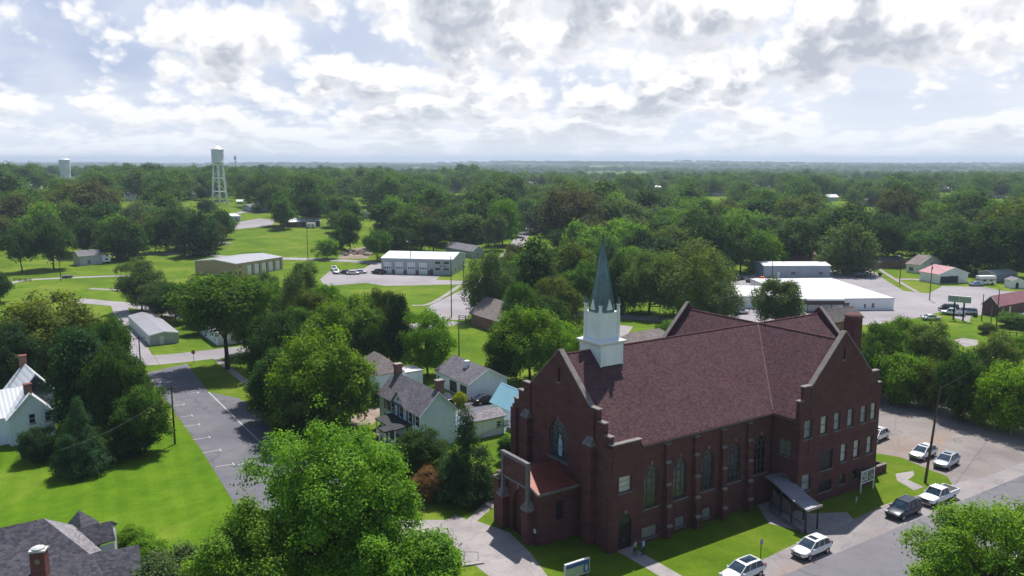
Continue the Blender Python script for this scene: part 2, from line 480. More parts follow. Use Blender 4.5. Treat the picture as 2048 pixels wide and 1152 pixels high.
# ------------------------------------------------------------ land
def grassmat(name, c1, c2, c3, stripes=None, far=False):
    m, nt, b = nmat(name)
    co = objco(nt)
    f = noise(nt, co, 0.045, 8, 0.7, 0.8)
    g = noise(nt, co, 0.25, 8, 0.8)
    h = noise(nt, co, 3.5, 3, 0.8)
    c = ramp(nt, f, [(0.36, c1), (0.5, c2), (0.62, c3)])
    c = mixc(nt, 1.0, c, ramp(nt, g, [(0.25, (0.66, 0.72, 0.66)), (0.72, (1.28, 1.16, 1.3))]), 'MULTIPLY')
    c = mixc(nt, 1.0, c, ramp(nt, h, [(0.25, (0.70, 0.74, 0.7)), (0.75, (1.25, 1.2, 1.2))]), 'MULTIPLY')
    if stripes:
        w = node(nt, 'ShaderNodeTexWave', wave_type=stripes[0], bands_direction='X', wave_profile='SIN')
        w.inputs['Scale'].default_value = 0.314 / stripes[1]; w.inputs['Distortion'].default_value = 1.2; w.inputs['Detail'].default_value = 2
        w.inputs['Detail Scale'].default_value = 0.4
        nt.links.new(mapping(nt, co, (1, 1, 1), (0, 0, stripes[2])), w.inputs['Vector'])
        c = mixc(nt, 1.0, c, ramp(nt, w.outputs['Fac'], [(0.2, (0.94, 0.955, 0.94)), (0.8, (1.04, 1.03, 1.02))]), 'MULTIPLY')
    if far:   # farmland and woods mosaic beyond the town
        sp = node(nt, 'ShaderNodeSeparateXYZ'); nt.links.new(co, sp.inputs[0])
        mr = node(nt, 'ShaderNodeMapRange', interpolation_type='SMOOTHSTEP'); nt.links.new(sp.outputs[1], mr.inputs[0])
        mr.inputs[1].default_value = 1000; mr.inputs[2].default_value = 1300
        v = node(nt, 'ShaderNodeTexVoronoi'); v.inputs['Scale'].default_value = 1.0
        nt.links.new(mapping(nt, co, (1 / 700.0, 1 / 420.0, 1)), v.inputs['Vector'])
        s2 = node(nt, 'ShaderNodeSeparateColor'); nt.links.new(v.outputs['Color'], s2.inputs[0])
        fld = ramp(nt, s2.outputs[0], [(0.0, (0.018, 0.04, 0.016)), (0.62, (0.018, 0.04, 0.016)), (0.64, (0.10, 0.17, 0.04)), (0.8, (0.20, 0.19, 0.12)), (0.82, (0.022, 0.045, 0.018))], 'CONSTANT')
        fld = mixc(nt, 1.0, fld, ramp(nt, noise(nt, co, 0.012, 6, 0.8), [(0.35, (0.6,) * 3), (0.65, (1.3,) * 3)]), 'MULTIPLY')
        c = mixc(nt, mr.outputs[0], c, fld)
    nt.links.new(c, b.inputs['Base Color']); b.inputs['Roughness'].default_value = 0.95; b.inputs['Specular IOR Level'].default_value = 0.05
    bump(nt, b, h, 0.6, 0.06)
    return m
GR = grassmat('grass', (0.074, 0.140, 0.011), (0.104, 0.185, 0.013), (0.160, 0.215, 0.028), far=True)
GRL = grassmat('mown_lawn', (0.066, 0.148, 0.007), (0.092, 0.188, 0.009), (0.142, 0.222, 0.022), stripes=('BANDS', 2.6, -0.46))
GRC = grassmat('church_lawn', (0.068, 0.135, 0.008), (0.096, 0.170, 0.011), (0.150, 0.198, 0.024), stripes=None)
def pavemat(name, lo, mid, hi, sc=0.12, crack=0.0, stain=None):
    m, nt, b = nmat(name)
    co = objco(nt)
    f = noise(nt, co, sc, 7, 0.68, 0.4)
    g = noise(nt, co, 4.0, 4, 0.8)
    c = ramp(nt, f, [(0.3, lo), (0.5, mid), (0.7, hi)])
    c = mixc(nt, 1.0, c, ramp(nt, g, [(0.3, (0.86,) * 3), (0.7, (1.12,) * 3)]), 'MULTIPLY')
    if crack:
        v = node(nt, 'ShaderNodeTexVoronoi', feature='DISTANCE_TO_EDGE'); v.inputs['Scale'].default_value = crack
        wv = node(nt, 'ShaderNodeVectorMath', operation='ADD'); nt.links.new(co, wv.inputs[0])
        nn = node(nt, 'ShaderNodeTexNoise'); nn.inputs['Scale'].default_value = 0.5; nt.links.new(co, nn.inputs['Vector'])
        sc2 = node(nt, 'ShaderNodeVectorMath', operation='SCALE'); nt.links.new(nn.outputs['Color'], sc2.inputs[0]); sc2.inputs[3].default_value = 1.6
        nt.links.new(sc2.outputs[0], wv.inputs[1]); nt.links.new(wv.outputs[0], v.inputs['Vector'])
        c = mixc(nt, ramp(nt, v.outputs['Distance'], [(0.0, (0.45,) * 3), (0.02, (0.0,) * 3)]), c, tuple(x * 0.45 for x in mid))
    if stain:
        c = mixc(nt, ramp(nt, noise(nt, co, stain[1], 5, 0.6, 1.0), [(0.52, (0,) * 3), (0.68, (stain[2],) * 3)]), c, stain[0])
    nt.links.new(c, b.inputs['Base Color']); b.inputs['Roughness'].default_value = 0.9; b.inputs['Specular IOR Level'].default_value = 0.15
    bump(nt, b, g, 0.3, 0.02)
    return m
ASPH = pavemat('asphalt', (0.115, 0.115, 0.135), (0.142, 0.142, 0.165), (0.172, 0.172, 0.195), 0.10, 0.12, ((0.19, 0.185, 0.195), 0.2, 0.5))
ASPHB = pavemat('street_asphalt', (0.148, 0.143, 0.162), (0.175, 0.169, 0.19), (0.205, 0.198, 0.218), 0.08, 0.07, ((0.13, 0.125, 0.14), 0.3, 0.5))
LOT = pavemat('worn_lot', (0.175, 0.155, 0.152), (0.23, 0.207, 0.20), (0.28, 0.255, 0.245), 0.10, 0.14, ((0.28, 0.19, 0.14), 0.06, 0.65))
CONC = pavemat('concrete', (0.24, 0.22, 0.225), (0.31, 0.285, 0.285), (0.38, 0.35, 0.345), 0.25, 0.30)
CONCS = pavemat('street_shoulder', (0.20, 0.18, 0.185), (0.265, 0.245, 0.25), (0.33, 0.30, 0.30), 0.16, 0.2, ((0.27, 0.18, 0.14), 0.10, 0.5))
FARPAVE = pavemat('pale_pavement', (0.24, 0.22, 0.24), (0.30, 0.28, 0.30), (0.36, 0.34, 0.36), 0.05)
PAINTW = paint('road_paint', (0.44, 0.44, 0.43), 0.7, 0.15, 2.0)
DIRT = pavemat('bare_dirt', (0.19, 0.15, 0.12), (0.26, 0.21, 0.17), (0.33, 0.28, 0.23), 0.2)

def ground():
    ys = [float(y) for y in range(-80, 1400, 10)]
    while ys[-1] < 14000: ys.append(ys[-1] * 1.045)
    xs = [10.0 * i for i in range(0, 110)]
    while xs[-1] < 12000: xs.append(xs[-1] * 1.10)
    xs = [-x for x in xs[:0:-1]] + xs
    nx = len(xs)
    v = [(x, y, terr(x, y)) for y in ys for x in xs]
    f = [(j * nx + i, j * nx + i + 1, (j + 1) * nx + i + 1, (j + 1) * nx + i) for j in range(len(ys) - 1) for i in range(nx - 1)]
    me = bpy.data.meshes.new('ground'); me.from_pydata(v, [], f); me.materials.append(GR)
    me.polygons.foreach_set('use_smooth', [True] * len(f))
    tag(link(bpy.data.objects.new('ground', me)), kind='structure')
ground()
def patch(name, pts, z, mat, smooth=False):
    """a flat sheet laid z above the land"""
    bm = bmesh.new()
    vs = [bm.verts.new((p[0], p[1], 0)) for p in pts]
    bm.faces.new(vs)
    bmesh.ops.triangulate(bm, faces=bm.faces[:])
    ys = [p[1] for p in pts]; xs = [p[0] for p in pts]
    if max(ys) > 250:
        for k in range(int(min(ys) // 10) + 1, int(max(ys) // 10) + 1):
            bmesh.ops.bisect_plane(bm, geom=bm.verts[:] + bm.edges[:] + bm.faces[:], plane_co=(0, 10 * k, 0), plane_no=(0, 1, 0))
        for k in range(int(min(xs) // 10) + 1, int(max(xs) // 10) + 1):
            bmesh.ops.bisect_plane(bm, geom=bm.verts[:] + bm.edges[:] + bm.faces[:], plane_co=(10 * k, 0, 0), plane_no=(1, 0, 0))
    for v in bm.verts: v.co.z = terr(v.co.x, v.co.y) + z
    for f in bm.faces:
        f.normal_update()
        if f.normal.z < 0: f.normal_flip()
    me = bpy.data.meshes.new(name); bm.to_mesh(me); bm.free(); me.materials.append(mat)
    return tag(link(bpy.data.objects.new(name, me)), kind='structure')
def px(*q): return [G(x, y) for x, y in q]
def strip(name, cl, wd, z, mat):
    """road of width wd along ground points cl, smoothed"""
    P = [Vector((p[0], p[1])) for p in cl]
    for _ in range(2):
        Q = [P[0]]
        for a, b in zip(P, P[1:]): Q += [a * 0.75 + b * 0.25, a * 0.25 + b * 0.75]
        P = Q + [P[-1]]
    Lr, Rr = [], []
    for i, p in enumerate(P):
        d = (P[min(i + 1, len(P) - 1)] - P[max(i - 1, 0)]).normalized(); n = Vector((-d.y, d.x))
        Lr.append(p + n * wd / 2); Rr.append(p - n * wd / 2)
    return patch(name, Lr + Rr[::-1], z, mat)

# street beside the church, its shoulder, the plaza and walks
patch('street', [LW(-70, -13.7), LW(150, -13.7), LW(150, -25), LW(-70, -25)], 0.012, ASPHB)
patch('street_shoulder', [LW(-70, -13.7), LW(-70, -11.2), LW(8, -11.0), LW(11.2, -10.3), LW(20.3, -9.6), LW(24.5, -9.3), LW(28.7, -9.2), LW(31, -9.4), LW(37.4, -8.9), LW(43, -9.5), LW(46.2, -9.6), LW(54.5, -10.4), LW(58, -11.2), LW(150, -11.4), LW(150, -13.7)], 0.016, CONCS)
patch('far_verge_kerb', [LW(-70, -25), LW(150, -25), LW(150, -25.25), LW(-70, -25.25)], 0.05, CONC)
patch('lawn', px((-60, 880), (60, 885), (340, 850), (352, 850), (407, 907), (440, 962), (470, 1010), (520, 1090), (560, 1170), (560, 1300), (-200, 1400)), 0.006, GRL)
patch('church_lawn', [LW(-8, -10.8), LW(11, -10.4), LW(28.5, -9.2), LW(45, -9.7), LW(60, -11.2), LW(57, -2), LW(50, 6), LW(44, 6), LW(-7, 6)], 0.006, GRC)
patch('back_lawn', px((880, 1010), (905, 1035), (1005, 1045), (1060, 960), (1060, 870), (1000, 870), (960, 900), (880, 960)), 0.006, GRC)
patch('plaza', px((893, 1040), (912, 1030), (935, 1040), (953, 1042), (990, 1055), (1020, 1066), (1060, 1105), (1095, 1152), (1150, 1235), (1060, 1240), (977, 1152), (940, 1122), (925, 1127), (917, 1115), (923, 1108), (905, 1090), (893, 1067)), 0.014, CONC)
patch('footpath', px((934, 1040), (983, 992), (1003, 988), (1018, 980), (1022, 990), (1002, 1001), (953, 1043)), 0.018, CONC)
patch('driveway', px((893, 1040), (893, 1067), (780, 1080), (700, 1050), (700, 1030), (800, 1040)), 0.024, CONC)
patch('door_walk', [LW(1.0, -0.02), LW(3.0, -0.02), LW(3.0, -11.2), LW(1.0, -11.2)], 0.02, CONC)
patch('canopy_apron', [LW(20.8, -4.5), LW(22.5, -8.5), LW(22.5, -10), LW(30.2, -9.6), LW(31.5, -7.7), LW(27.0, -5.2), LW(26.2, -0.1), LW(24, -0.1)], 0.022, CONC)
patch('lot_step_path', px((1791, 948), (1826, 942), (1829, 950), (1816, 960), (1848, 974), (1828, 981), (1794, 961)), 0.02, CONC)
patch('church_parking_lot', px((1700, 790), (1761, 778), (1868, 790), (1960, 808), (2080, 830), (2180, 850), (2180, 905), (2060, 932), (1960, 965), (1908, 975), (1895, 953), (1846, 934), (1803, 915), (1745, 905), (1650, 905)), 0.011, LOT)
# the big lot on the left and its cross street
patch('left_parking_lot', px((292, 746), (374, 727), (417, 784), (480, 797), (545, 845), (640, 930), (700, 975), (800, 1060), (880, 1130), (940, 1240), (600, 1260), (520, 1090), (438, 957), (407, 907), (364, 844), (335, 806)), 0.010, ASPH)
strip('cross_street', px((262, 722), (330, 719), (400, 711), (480, 702), (590, 690), (720, 676), (840, 655), (900, 642)), 9.5, 0.013, FARPAVE)
strip('side_road', px((286, 716), (272, 690), (262, 665), (250, 640), (236, 607)), 4.2, 0.009, FARPAVE)
strip('sidewalk', px((433, 716), (460, 740), (517, 784), (560, 820)), 1.5, 0.02, CONC)
def lotline(a, b, w=0.13):
    a, b = Vector((a.x, a.y)), Vector((b.x, b.y)); d = (b - a).normalized(); n = Vector((-d.y, d.x)) * w / 2
    return [(*(a - n), 0), (*(b - n), 0), (*(b + n), 0), (*(a + n), 0)]
mk = MB()
for a, b in [((374, 787), (397, 785)), ((347, 811), (368, 809)), ((362, 834), (384, 831)), ((367, 853), (399, 849)), ((385, 880), (419, 874)), ((405, 906), (441, 900)), ((431, 934), (467, 928)), ((400, 960), (400, 961)),
             ((521, 886), (556, 880)), ((500, 925), (526, 917)), ((470, 931), (500, 924)), ((560, 912), (600, 905)), ((548, 965), (585, 958)), ((590, 1000), (630, 990)), ((640, 1040), (690, 1028))]:
    p, q = G(*a), G(*b)
    if (p - q).length > 0.5: mk.add([(x, y, 0.016) for x, y, _ in lotline(p, q, 0.16)], [(0, 1, 2, 3)])
    d = (q - p).normalized(); n = Vector((-d.y, d.x, 0))
    if (p - q).length > 0.5: mk.add([(x, y, 0.019) for x, y, _ in lotline(q - n * 0.6, q + n * 0.6, 0.16)], [(0, 1, 2, 3)])
for a, b in [((417, 784), (522, 886)), ((522, 886), (640, 1000))]:
    mk.add([(x, y, 0.022) for x, y, _ in lotline(G(*a), G(*b), 0.22)], [(0, 1, 2, 3)])
tag(mk.bld('parking_lines', PAINTW), kind='structure')
# yards and drives by the white house
patch('yard_drive', px((690, 852), (702, 835), (752, 812), (768, 816), (745, 850)), 0.012, DIRT)
patch('garage_drive', px((868, 800), (938, 802), (1020, 800), (1000, 825), (940, 832), (900, 845), (850, 800), (846, 790)), 0.012, ASPH)
# fire station ground and roads beyond
patch('station_lot', px((640, 559), (658, 543), (727, 537), (746, 527), (765, 524), (765, 548), (905, 552), (880, 552), (872, 560), (933, 562), (950, 568), (771, 572), (733, 566), (650, 572)), 0.03, FARPAVE)
strip('station_road', px((560, 517), (640, 519), (720, 523), (764, 528)), 6.5, 0.05, FARPAVE)
patch('side_street', px((852, 615), (900, 592), (935, 573), (975, 545), (1005, 560), (975, 590), (950, 615), (930, 640), (870, 640)), 0.025, FARPAVE)
strip('uphill_road', px((985, 555), (1010, 520), (1035, 490), (1048, 465), (1062, 448)), 7.0, 0.06, FARPAVE)
strip('station_sidewalk', px((824, 611), (858, 611), (900, 585), (920, 571)), 1.6, 0.06, CONC)
strip('cemetery_road', px((930, 612), (1000, 618), (1130, 627), (1200, 630), (1340, 640), (1460, 660), (1560, 690)), 6.0, 0.03, FARPAVE)
patch('house_pad', px((1239, 650), (1266, 653), (1252, 674), (1236, 673)), 0.02, CONC)
# winding drives on the left
strip('park_drive', px((-40, 580), (10, 569), (45, 560), (130, 556), (250, 551), (320, 552)), 3.4, 0.03, FARPAVE)
strip('park_path', px((180, 577), (250, 581), (300, 590)), 2.2, 0.03, FARPAVE)
strip('lower_road', px((150, 600), (210, 606), (290, 612), (400, 640)), 6.5, 0.02, FARPAVE)
strip('upper_drive', px((200, 512), (257, 508), (312, 507), (400, 510), (451, 513), (560, 518)), 4.0, 0.05, FARPAVE)
strip('field_drive', px((395, 494), (430, 489), (455, 485)), 8.0, 0.05, FARPAVE)
patch('gravel_pad', px((466, 446), (519, 437), (556, 441), (540, 452), (470, 459)), 0.06, FARPAVE)
strip('tower_road', px((445, 436), (474, 427), (500, 421), (518, 413)), 5.0, 0.08, FARPAVE)
patch('rubble_ground', px((690, 500), (740, 492), (745, 505), (735, 517), (675, 517)), 0.03, DIRT)
FIELD = pavemat('dry_field', (0.20, 0.18, 0.10), (0.26, 0.23, 0.13), (0.30, 0.27, 0.16), 0.02)
GFIELD = pavemat('green_field', (0.12, 0.20, 0.05), (0.16, 0.25, 0.07), (0.20, 0.28, 0.09), 0.02)
strip('dry_field', px((1480, 342), (1540, 341), (1620, 343)), 420, 0.5, FIELD)
strip('green_field', px((1400, 331), (1450, 331), (1490, 332)), 900, 0.8, GFIELD)
strip('green_field', px((1820, 328), (1900, 329), (1960, 330)), 700, 0.8, GFIELD)
strip('green_field', px((1180, 333), (1260, 333)), 500, 0.8, GFIELD)
# right hand roads and yards
patch('store_yard', px((1705, 526), (1738, 535), (1774, 562), (1808, 582), (1858, 587), (1885, 572), (1971, 574), (2005, 582), (2130, 588), (2130, 632), (1978, 628), (1942, 632), (1939, 644), (1912, 637), (1890, 622), (1795, 645), (1740, 650), (1600, 650), (1440, 640), (1440, 560), (1530, 545), (1690, 540)), 0.025, FARPAVE)
strip('far_sidewalk', px((1720, 512), (1768, 545), (1800, 565), (1836, 585)), 1.5, 0.06, CONC)
strip('house_driveway', px((1795, 559), (1833, 558), (1870, 566)), 3.5, 0.05, CONC)
patch('slab', px((1908, 680), (1925, 676), (1955, 680), (1957, 690), (1930, 694)), 0.02, CONC)
strip('north_road', px((1700, 528), (1722, 520), (1728, 500), (1716, 480)), 7.0, 0.05, FARPAVE)

# ------------------------------------------------------------ the church
def arch_window(root, fr, c, hw, z0, zs, zt, rev=0.28, mull=2, rails=4, tr=True, fmat=None, light=None, gmat=None):
    """pointed window: glass, tracery frame and stone sill"""
    g = MB(); poly = arch(c, hw, z0, zs, zt); g.add([fr.P(t, z, -rev) for t, z in poly], [tuple(range(len(poly)))])
    w = g.bld('window', gmat or GLASSC, root)
    f = MB()
    n = len(poly)
    cx_, cz_ = c, (z0 + zt) / 2
    for i in range(n):   # outer frame follows the opening
        (a, b), (a2, b2) = poly[i], poly[(i + 1) % n]
        s = lambda t, z: (cx_ + (t - cx_) * 0.90, cz_ + (z - cz_) * 0.965)
        q = [(a, b), (a2, b2), s(a2, b2), s(a, b)]
        f.add([fr.P(t, z, -rev + 0.07) for t, z in q], [(0, 1, 2, 3)])
    for k in range(1, mull + 1):
        t = c - hw + 2 * hw * k / (mull + 1)
        f_top = zs + (zt - zs) * (0.55 if abs(t - c) > 0.1 * hw else 0.9)
        fr.box(f, t - 0.035, t + 0.035, z0, f_top, -rev, -rev + 0.06)
    for k in range(1, rails + 1):
        z = z0 + (zs - z0) * k / rails
        fr.box(f, c - hw, c + hw, z - 0.03, z + 0.03, -rev, -rev + 0.055)
    if tr:
        for s in (-1, 1):
            f.tube(fr.P(c + s * hw * 0.98, zs, -rev + 0.03), fr.P(c - s * hw * 0.1, zt - (zt - zs) * 0.35, -rev + 0.03), 0.035, n=5)
            f.tube(fr.P(c, zs, -rev + 0.03), fr.P(c + s * hw * 0.62, zs + (zt - zs) * 0.6, -rev + 0.03), 0.035, n=5)
    f.bld('frame', fmat or FRAMEC, w)
    s = MB(); fr.box(s, c - hw - 0.15, c + hw + 0.15, z0 - 0.16, z0 - 0.002, -rev + 0.002, 0.09); s.bld('sill', STONED, w)
    k = MB(); fr.prism(k, [(c - 0.10, zt + 0.02), (c + 0.10, zt + 0.02), (c + 0.16, zt + 0.42), (c - 0.16, zt + 0.42)], 0.004, 0.10); k.bld('keystone', STONE, w)
    return w
def sash(root, fr, t0, t1, z0, z1, rev=0.25, cols=1, rows=2, fmat=None, gmat=None, sill=True, fw=0.07, shutters=None):
    g = MB(); g.add([fr.P(t, z, -rev) for t, z in rect(t0, t1, z0, z1)], [(0, 1, 2, 3)])
    w = g.bld('window', gmat or GLASS, root)
    f = MB()
    a, b = -rev, -rev + 0.06
    fr.box(f, t0, t0 + fw, z0, z1, a, b); fr.box(f, t1 - fw, t1, z0, z1, a, b)
    fr.box(f, t0 + fw, t1 - fw, z0, z0 + fw, a, b); fr.box(f, t0 + fw, t1 - fw, z1 - fw, z1, a, b)
    for k in range(1, cols):
        t = t0 + (t1 - t0) * k / cols; fr.box(f, t - 0.025, t + 0.025, z0 + fw, z1 - fw, a, b - 0.01)
    for k in range(1, rows):
        z = z0 + (z1 - z0) * k / rows; fr.box(f, t0 + fw, t1 - fw, z - 0.035, z + 0.035, a, b - 0.015)
    f.bld('frame', fmat or WHITE, w)
    if sill:
        s = MB(); fr.box(s, t0 - 0.08, t1 + 0.08, z0 - 0.14, z0 - 0.003, -rev + 0.002, 0.07); s.bld('sill', STONED, w)
    return w
FRAMEC = paint('window_frame_grey', (0.10, 0.105, 0.10), 0.6, 0.15)
CURTAIN = paint('pale_blind', (0.50, 0.50, 0.49), 0.35, 0.10, 1.5, spec=0.8)
BLIND2 = paint('blue_grey_blind', (0.30, 0.34, 0.37), 0.25, 0.2, 1.2, spec=0.8)

def church():
    R = empty('church', A0, YAW, 'dark red brick church with white steeple, arched windows and purple shingle roof', 'church')
    FX = Frame((0, 0, 0), (0, 1, 0), (-1, 0, 0))          # front, t = y
    NY = Frame((0, 0, 0), (1, 0, 0), (0, -1, 0))          # nave side, t = x
    TY = Frame((0, -3.9, 0), (1, 0, 0), (0, -1, 0))       # near transept gable
    TS = Frame((26.2, 0, 0), (0, 1, 0), (-1, 0, 0))       # transept return wall
    mid = 9.85
    # front gable wall
    half = [(0.0, 12.35), (0.45, 12.35), (0.45, 13.15), (1.45, 13.15), (1.45, 14.45), (2.6, 14.45), (2.6, 15.75), (4.0, 15.75)]
    out = [(0, 0)] + half + [(mid, 21.15)] + [(2 * mid - t, z) for t, z in half[::-1]] + [(2 * mid, 0)]
    out = [(t, z) for t, z in out][::-1]
    slit = rect(mid - 0.2, mid + 0.2, 17.4, 19.0)
    big = arch(mid, 1.8, 7.9, 10.9, 12.7)
    m = MB(); FX.wall(m, out, [slit, big], th=0.5, rmi=0)
    m.bld('front_gable_wall', BRICK, R)
    d = MB(); d.add([FX.P(t, z, -0.28) for t, z in slit], [(0, 1, 2, 3)]); o = d.bld('window', DARK, R)
    s = MB(); FX.box(s, mid - 0.32, mid + 0.32, 17.22, 17.39, -0.2, 0.08); s.bld('sill', STONE, o)
    gw = arch_window(R, FX, mid, 1.8, 7.9, 10.9, 12.7, mull=2, rails=2, gmat=glass('front_stained_glass', (0.035, 0.055, 0.07), 0.15, 0.5))
    fig = MB()    # pale robed figure in the centre light of the big window: plain pale shape
    fig.add([FX.P(mid + t, z, -0.27) for t, z in [(-0.30, 8.3), (-0.42, 9.4), (-0.26, 10.3), (-0.12, 10.5), (-0.2, 10.8), (0, 11.05), (0.2, 10.8), (0.12, 10.5), (0.26, 10.3), (0.40, 9.4), (0.30, 8.3)]][::-1], [tuple(range(11))])
    fig.bld('pale_light', paint('pale_stained_glass', (0.40, 0.52, 0.66), 0.3, 0.2, 3.0), gw)
    # stone copings on the front
    def cope(fr, a, b, w0=-0.60, w1=0.10, th=0.15, mat=STONE):
        mb = MB(); (t0, z0), (t1, z1) = a, b
        dx, dz = t1 - t0, z1 - z0; l = math.hypot(dx, dz); nx, nz = -dz / l * th, dx / l * th
        if nz < 0: nx, nz = -nx, -nz
        e = 0.003
        fr.prism(mb, [(t0 + nx * e, z0 + nz * e), (t1 + nx * e, z1 + nz * e), (t1 + nx, z1 + nz), (t0 + nx, z0 + nz)], w0, w1)
        return mb.bld('coping', mat, R)
    for s in (1, -1):
        T = (lambda t: t) if s == 1 else (lambda t: 2 * mid - t)
        cope(FX, (T(3.85), 15.62), (T(mid), 21.17))
        cope(FX, (T(2.45), 15.75), (T(4.05), 15.75))
        cope(FX, (T(1.35), 14.45), (T(2.58), 14.45)); cope(FX, (T(0.38), 13.15), (T(1.43), 13.15))
    # corner buttresses on the front
    for t in (3.65, 2 * mid - 3.65):
        b = MB(); FX.box(b, t - 0.75, t + 0.75, 0, 11.6, 0.002, 0.75); FX.box(b, t - 0.55, t + 0.55, 11.6, 15.6, 0.002, 0.22)
        o = b.bld('buttress', BRICK, R)
        c = MB(); c.add([FX.P(t - 0.8, 11.6, 0.82), FX.P(t + 0.8, 11.6, 0.82), FX.P(t + 0.5, 12.5, 0.223), FX.P(t - 0.5, 12.5, 0.223), FX.P(t - 0.8, 11.6, 0.0), FX.P(t + 0.8, 11.6, 0.0)], [(0, 1, 2, 3), (0, 3, 4), (1, 5, 2), (4, 5, 1, 0), (2, 5, 4, 3)])
        c.bld('cap', STONED, o)
    for t in (0.65, 2 * mid - 0.65):
        b = MB(); FX.box(b, t - 0.6, t + 0.6, 0, 12.0, 0.002, 0.30); b.bld('buttress', BRICK, R)
    # nave side wall
    wins = [5.75, 10.3, 14.9, 19.5, 24.25]
    holes = [arch(c, 1.12, 4.05, 7.5, 9.15) for c in wins]
    door = arch(2.0, 0.95, 0.12, 2.95, 4.2)
    dwin = rect(0.97, 2.8, 6.75, 8.6)
    bas = [rect(4.5, 6.85, 0.45, 1.8), rect(9.75, 11.3, 0.5, 1.75), rect(14.2, 15.7, 0.5, 1.75)]
    m = MB(); NY.wall(m, [(0.5, 0), (26.2, 0), (26.2, 11.95), (4.1, 11.95), (4.1, 12.35), (0.5, 12.35)], holes + [door, dwin] + bas)
    NY.box(m, 0.0, 0.5, 0, 12.35, -0.5, -0.002)
    m.bld('nave_wall', BRICK, R)
    cope(NY, (-0.14, 12.355), (4.2, 12.355))
    lights = [paint('leaded_glass_%d' % i, c, 0.2, 0.35, 2.6, spec=0.7) for i, c in enumerate([(0.045, 0.065, 0.045), (0.065, 0.068, 0.06), (0.028, 0.032, 0.045), (0.028, 0.032, 0.04), (0.010, 0.012, 0.014)])]
    for c, gm in zip(wins, lights): arch_window(R, NY, c, 1.12, 4.05, 7.5, 9.15, mull=2, rails=4, gmat=gm)
    sash(R, NY, 0.97, 2.8, 6.75, 8.6, rows=3, gmat=CURTAIN, fmat=STEEL)
    for b in bas: sash(R, NY, b[0][0], b[1][0], b[0][1], b[2][1], cols=4, rows=2, gmat=paint('frosted_glass', (0.30, 0.30, 0.29), 0.4, 0.1), fmat=STEEL)
    # side door: dark leaves under a glazed arch
    d = MB(); NY.box(d, 1.06, 2.94, 0.12, 2.9, -0.27, -0.2); dd = d.bld('door', paint('dark_door', (0.02, 0.016, 0.016), 0.5, 0.2), R)
    g = MB(); NY.box(g, 1.90, 1.94, 1.0, 1.3, -0.2, -0.14); NY.box(g, 2.06, 2.10, 1.0, 1.3, -0.2, -0.14); g.bld('handle', STEEL, dd)
    fl = MB(); pl = arch(2.0, 0.93, 2.95, 2.95, 4.15); fl.add([NY.P(t, z, -0.22) for t, z in pl], [tuple(range(len(pl)))]); fl.bld('fanlight', paint('olive_glass', (0.05, 0.055, 0.04), 0.25, 0.3), dd)
    k = MB(); NY.prism(k, [(1.88, 4.22), (2.12, 4.22), (2.2, 4.65), (1.8, 4.65)], 0.004, 0.1); k.bld('keystone', STONE, dd)
    st = MB(); NY.box(st, 0.9, 3.1, 0.0, 0.115, -0.3, 0.5); st.bld('step', CONC, R)
    # stepped nave buttresses with stone weatherings
    def nbut(x, fr, top=11.25):
        stg = [(0.0, 1.5, 0.98), (1.5, 3.85, 0.80), (3.85, 6.4, 0.64), (6.4, 9.0, 0.50), (9.0, top, 0.34)]
        b = MB()
        for z0, z1, d_ in stg: fr.box(b, x - 0.33, x + 0.33, z0, z1, 0.002, d_)
        o = b.bld('buttress', BRICK, R)
        for i, (z0, z1, d_) in enumerate(stg):
            c = MB()
            dn = stg[i + 1][2] if i + 1 < len(stg) else 0.003
            c.add([fr.P(x - 0.38, z1 - 0.08, d_ + 0.06), fr.P(x + 0.38, z1 - 0.08, d_ + 0.06), fr.P(x + 0.38, z1 + 0.02, d_ + 0.06), fr.P(x - 0.38, z1 + 0.02, d_ + 0.06), fr.P(x + 0.38, z1 + 0.22, dn), fr.P(x - 0.38, z1 + 0.22, dn), fr.P(x - 0.38, z1 - 0.08, dn), fr.P(x + 0.38, z1 - 0.08, dn)],
                  [(0, 1, 2, 3), (3, 2, 4, 5), (0, 3, 5, 6), (1, 7, 4, 2), (0, 6, 7, 1), (5, 4, 7, 6)])
            c.bld('weathering', STONE, o)
    for x in (8.0, 12.6, 17.2, 21.8): nbut(x, NY)
    # transept
    c0 = 34.6
    h2 = [(26.2, 13.95), (26.95, 13.95), (26.95, 15.65), (28.45, 15.65)]
    out = [(26.2, 0)] + h2 + [(c0, 21.75)] + [(2 * c0 - t, z) for t, z in h2[::-1]] + [(2 * c0 - 26.2, 0)]
    up = [(27.4, 29.0), (30.6, 31.9), (33.3, 34.6), (36.1, 37.35), (38.9, 40.2), (41.1, 42.3)]
    holes = [rect(a, b, 9.0, 11.35) for a, b in up]
    mids = [(35.1, 36.35), (37.85, 39.1), (40.7, 41.9)]
    holes += [rect(a, b, 4.45, 6.85) for a, b in mids]
    low = [(27.45, 29.2, 2.2, 4.35), (35.2, 36.4, 1.4, 2.75), (37.9, 39.1, 1.5, 2.8)]
    holes += [rect(*q) for q in low]
    holes += [rect(30.95, 33.4, 4.2, 6.7), rect(30.95, 33.55, 1.3, 2.7), rect(c0 - 0.17, c0 + 0.17, 18.2, 19.7)]
    m = MB(); TY.wall(m, out[::-1], holes, th=0.45); m.bld('transept_gable_wall', BRICK, R)
    for i, (a, b) in enumerate(up): sash(R, TY, a, b, 9.0, 11.35, gmat=BLIND2 if i in (0, 2, 3, 4) else CURTAIN, rows=2, fmat=FRAMEC)
    for i, (a, b) in enumerate(mids): sash(R, TY, a, b, 4.45, 6.85, gmat=CURTAIN, rows=2, fmat=FRAMEC)
    for q in low: sash(R, TY, *q, gmat=BLIND2 if q[0] < 30 else GLASS, rows=2, fmat=FRAMEC)
